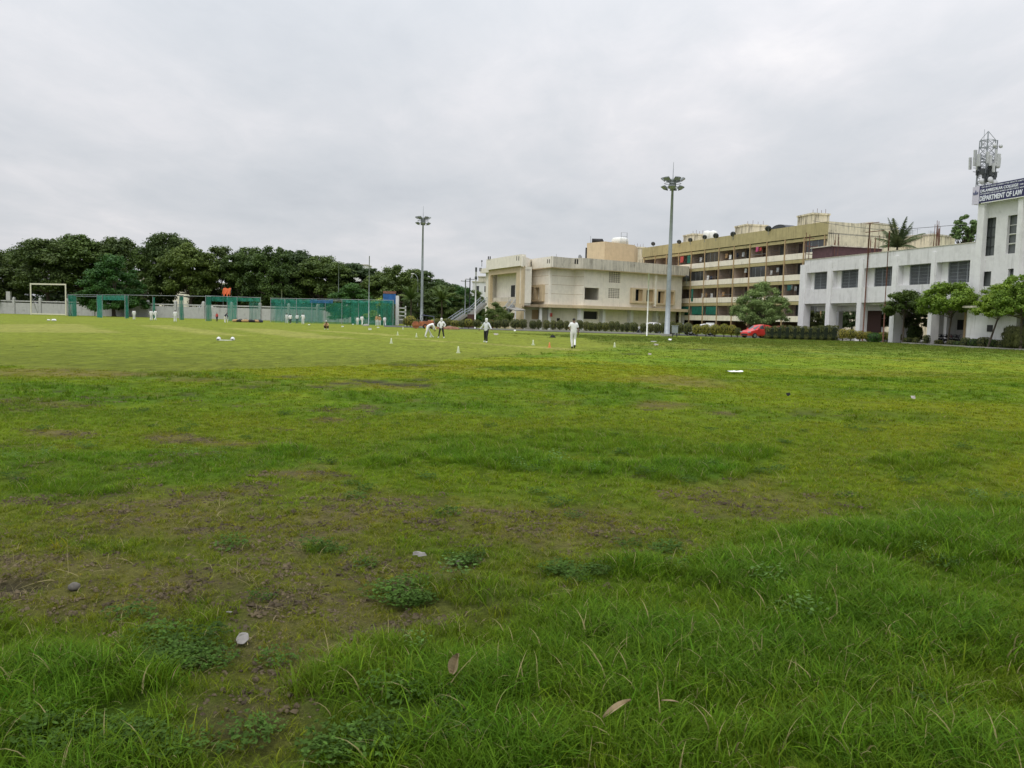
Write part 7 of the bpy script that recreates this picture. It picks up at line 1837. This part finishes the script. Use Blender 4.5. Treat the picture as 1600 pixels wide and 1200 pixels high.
leaf(713, 1112, .085, .055, 'curled pale brown dry leaf standing in the grass at bottom centre', 1, (R(40), R(-70), R(20)), .15, .12)
leaf(963, 1165, .12, .03, 'long brown dry leaf lying in the long grass at bottom right of centre', 2, (R(20), R(-18), R(20)), .2)
leaf(1045, 1150, .07, .012, 'thin dry leaf blade right of the long brown leaf', 3, (R(10), R(-5), R(-30)), .1)
g = gnd(116, 918); o = MB().lathe([(.02, 0), (.034, .012), (.03, .03), (.012, .042), (.001, .043)], n=9).build('stone', MT['stone'], None, smooth=True); o.location = (g.x, g.y, gz1(g.x, g.y)); tag(o, 'grey stone lying in the straw heap at the left edge', 'stone')
# ------------------------------------------------------------------ vehicles
def car(px, D, rz, mat, label, Lc=3.9, Wc=1.68, Hc=1.5, ground=.05, group=None):
    g = gp(px, D); root = empty('parked_car', (g.x, g.y, ground), rz, label, 'car', group)
    k = Lc/3.9; hz = Hc/1.5
    # stations from nose to tail: x, half width, bonnet or belt height, roof height, roof half width
    st_ = [(-1.95, .60, .50, .50, .55), (-1.88, .74, .66, .66, .66), (-1.55, .82, .78, .80, .70), (-1.05, .84, .90, .93, .70), (-.75, .84, .95, 1.08, .66), (-.25, .84, .97, 1.40, .58), (.2, .84, .99, 1.49, .58), (.9, .84, 1.0, 1.47, .57), (1.4, .83, 1.02, 1.36, .55), (1.72, .80, 1.02, 1.12, .58), (1.9, .76, .95, .97, .62), (1.95, .70, .5, .55, .6)]
    V = []; n_ = 9
    for x_, hw_, bz, rz_, rw in st_:
        pr = [(-hw_*.92, .25), (-hw_, .42), (-hw_, bz*.8), (-hw_*.97, bz), (-rw, rz_ - .03), (0, rz_ + .02), (rw, rz_ - .03), (hw_*.97, bz), (hw_, bz*.8), (hw_, .42), (hw_*.92, .25)]
        for y_, z_ in pr: V.append((x_*k, y_*Wc/1.68, z_*hz))
    n_ = 11; Fc = []
    for i in range(len(st_)-1):
        for j in range(n_): Fc.append((i*n_+j, i*n_+(j+1) % n_, (i+1)*n_+(j+1) % n_, (i+1)*n_+j))
    Fc += [tuple(range(n_-1, -1, -1)), tuple((len(st_)-1)*n_ + j for j in range(n_))]
    MB().add(V, Fc).build('body', MT[mat], root, smooth=False)
    def q(i, j, off_=.006): return Vector(V[i*n_+j])
    def pane(name, pts, m_='glass', push=.008):
        a_, b_, c_ = pts[0], pts[1], pts[2]; nn = (b_ - a_).cross(c_ - a_).normalized(); cen = sum(pts, Vector())/len(pts)
        if nn.dot(cen - Vector((0, 0, .8))) < 0: nn = -nn
        P_ = [cen + (p_ - cen)*.88 + nn*push for p_ in pts]; MB().add(P_, [tuple(range(len(P_)))]).build(name, MT[m_], root)
    pane('windscreen', [q(3, 4), q(5, 4), q(5, 6), q(3, 6)], push=.02); pane('rear_window', [q(8, 4), q(9, 4), q(9, 6), q(8, 6)], push=.02)
    for s_, (a_, b_) in ((-1, (3, 4)), (1, (7, 6))):
        pane('side_window', [q(4, a_), q(6, a_), q(6, b_), q(5, b_)]); pane('side_window', [q(6, a_), q(8, a_), q(8, b_), q(6, b_)])
        for x_ in (-1.22, 1.2):
            y_ = s_*.80*Wc/1.68; o = MB().tube([(x_*k, y_ - .11, .31), (x_*k, y_ + .11*1, .31)], .31, 16).build('wheel', MT['tyre'], root); MB().tube([(x_*k, y_ - .12, .31), (x_*k, y_ + .12, .31)], .19, 12).build('rim', MT['metal'], o)
        MB().box(-1.93*k, -1.72*k, s_*.62 - .16, s_*.62 + .16, .60*hz, .72*hz).build('headlight', MT['lampglass'], root, bevel=.02)
        MB().box(-.78*k, -.60*k, s_*.94 - .08, s_*.94 + .08, .95*hz, 1.08*hz).build('mirror', MT[mat], root, bevel=.02)
        MB().box(1.84*k, 1.95*k, s_*.62 - .1, s_*.62 + .1, .66*hz, .86*hz).build('tail_light', MT['red_cloth'], root)
    MB().box(-1.975*k, -1.90*k, -.50, .50, .32, .52).build('grille', MT['black_plastic'], root)
    return root
car(1184, 98.5, .5, 'red_paint', 'red hatchback parked nose left at the end of the dark hedge', Lc=4.3, Hc=1.62)
car(1212, 103.5, .35, 'rose_paint', 'dull red car parked just behind the bright red hatchback', Lc=4.2)
car(1013.5, 112, -.05, 'white_car', 'white car parked behind the shrubs left of the nearer mast', Lc=4.0, Hc=1.56)
car(1062, 113, .1, 'silver_car', 'grey green car parked behind the shrubs right of the nearer mast')
car(1097, 110.5, .1, 'white_car', 'white car behind the yellow crotons, right of the grey one', Hc=1.55, Lc=4.2)
car(1242, 110, .2, 'blue_car', 'dark blue car by the first white pillar of the college building')
g = gp(1109, 112); root = empty('notice_board', g, 0, 'small white notice board standing behind the white car', 'board')
MB().box(-.55, .55, 0, .05, 1.0, 1.75).build('board', MT['white_paint'], root); MB().tube([(-.45, .08, 0), (-.45, .08, 1.6)], .03, 6).tube([(.45, .08, 0), (.45, .08, 1.6)], .03, 6).build('leg', MT['metal'], root)
def motorbike(px, D, rz, mat, label):
    g = gp(px, D); root = empty('motorbike', (g.x, g.y, .055), rz, label, 'motorbike', 'motorbikes parked in the arcade')
    for x_ in (-.62, .62):
        ring = [(x_ + .27*math.cos(a_*6.283/16), 0, .31 + .27*math.sin(a_*6.283/16)) for a_ in range(17)]
        o = MB().tube(ring, .045, 6).build('wheel', MT['tyre'], root); MB().tube([(x_, -.04, .31), (x_, .04, .31)], .2, 10).build('rim', MT['metal'], o)
    MB().tube([(-.62, 0, .31), (-.42, 0, .95)], .035, 6).tube([(-.3, 0, .45), (.3, 0, .45)], .13, 8).tube([(.62, 0, .31), (.15, 0, .55)], .03, 6).build('frame', MT['darkmetal'], root)
    MB().tube([(-.38, 0, .80), (-.1, 0, .86), (.12, 0, .76)], [.1, .16, .1], 8).build('tank', MT[mat], root, smooth=True)
    MB().box(.08, .72, -.12, .12, .74, .83).build('seat', MT['black_plastic'], root, bevel=.03); MB().tube([(-.42, -.34, 1.05), (-.42, 0, .97), (-.42, .34, 1.05)], .02, 6).build('handlebar', MT['darkmetal'], root)
    MB().lathe([(.03, -.1), (.1, -.04), (.1, .06)], (-.5, 0, .9), 10).build('headlight', MT['lampglass'], root)
for i, (px, D, m_) in enumerate([(1463, 89.5, 'red_paint'), (1470, 90, 'dark'), (1478, 88.5, 'dark'), (1486, 89.5, 'rose_paint'), (1494, 88.5, 'dark'), (1424, 94, 'dark')]):
    motorbike(px, D, 1.3 + .15*(i % 3), m_, ['reddish motorbike nearest the wide white pillar in the arcade', 'black motorbike second from the wide white pillar', 'black motorbike in the middle of the parked row', 'dull red motorbike in the parked row', 'black motorbike at the tower end of the parked row', 'black motorbike behind the dark leaved tree trunk'][i])
g = gp(1428, 92); shrub(1428, 92, 19, 509, 'round black looking potted bush between two white pillars', 'lf_dark', 'bush', None, 3, cat='bush', z0=.1, leaves=2500)
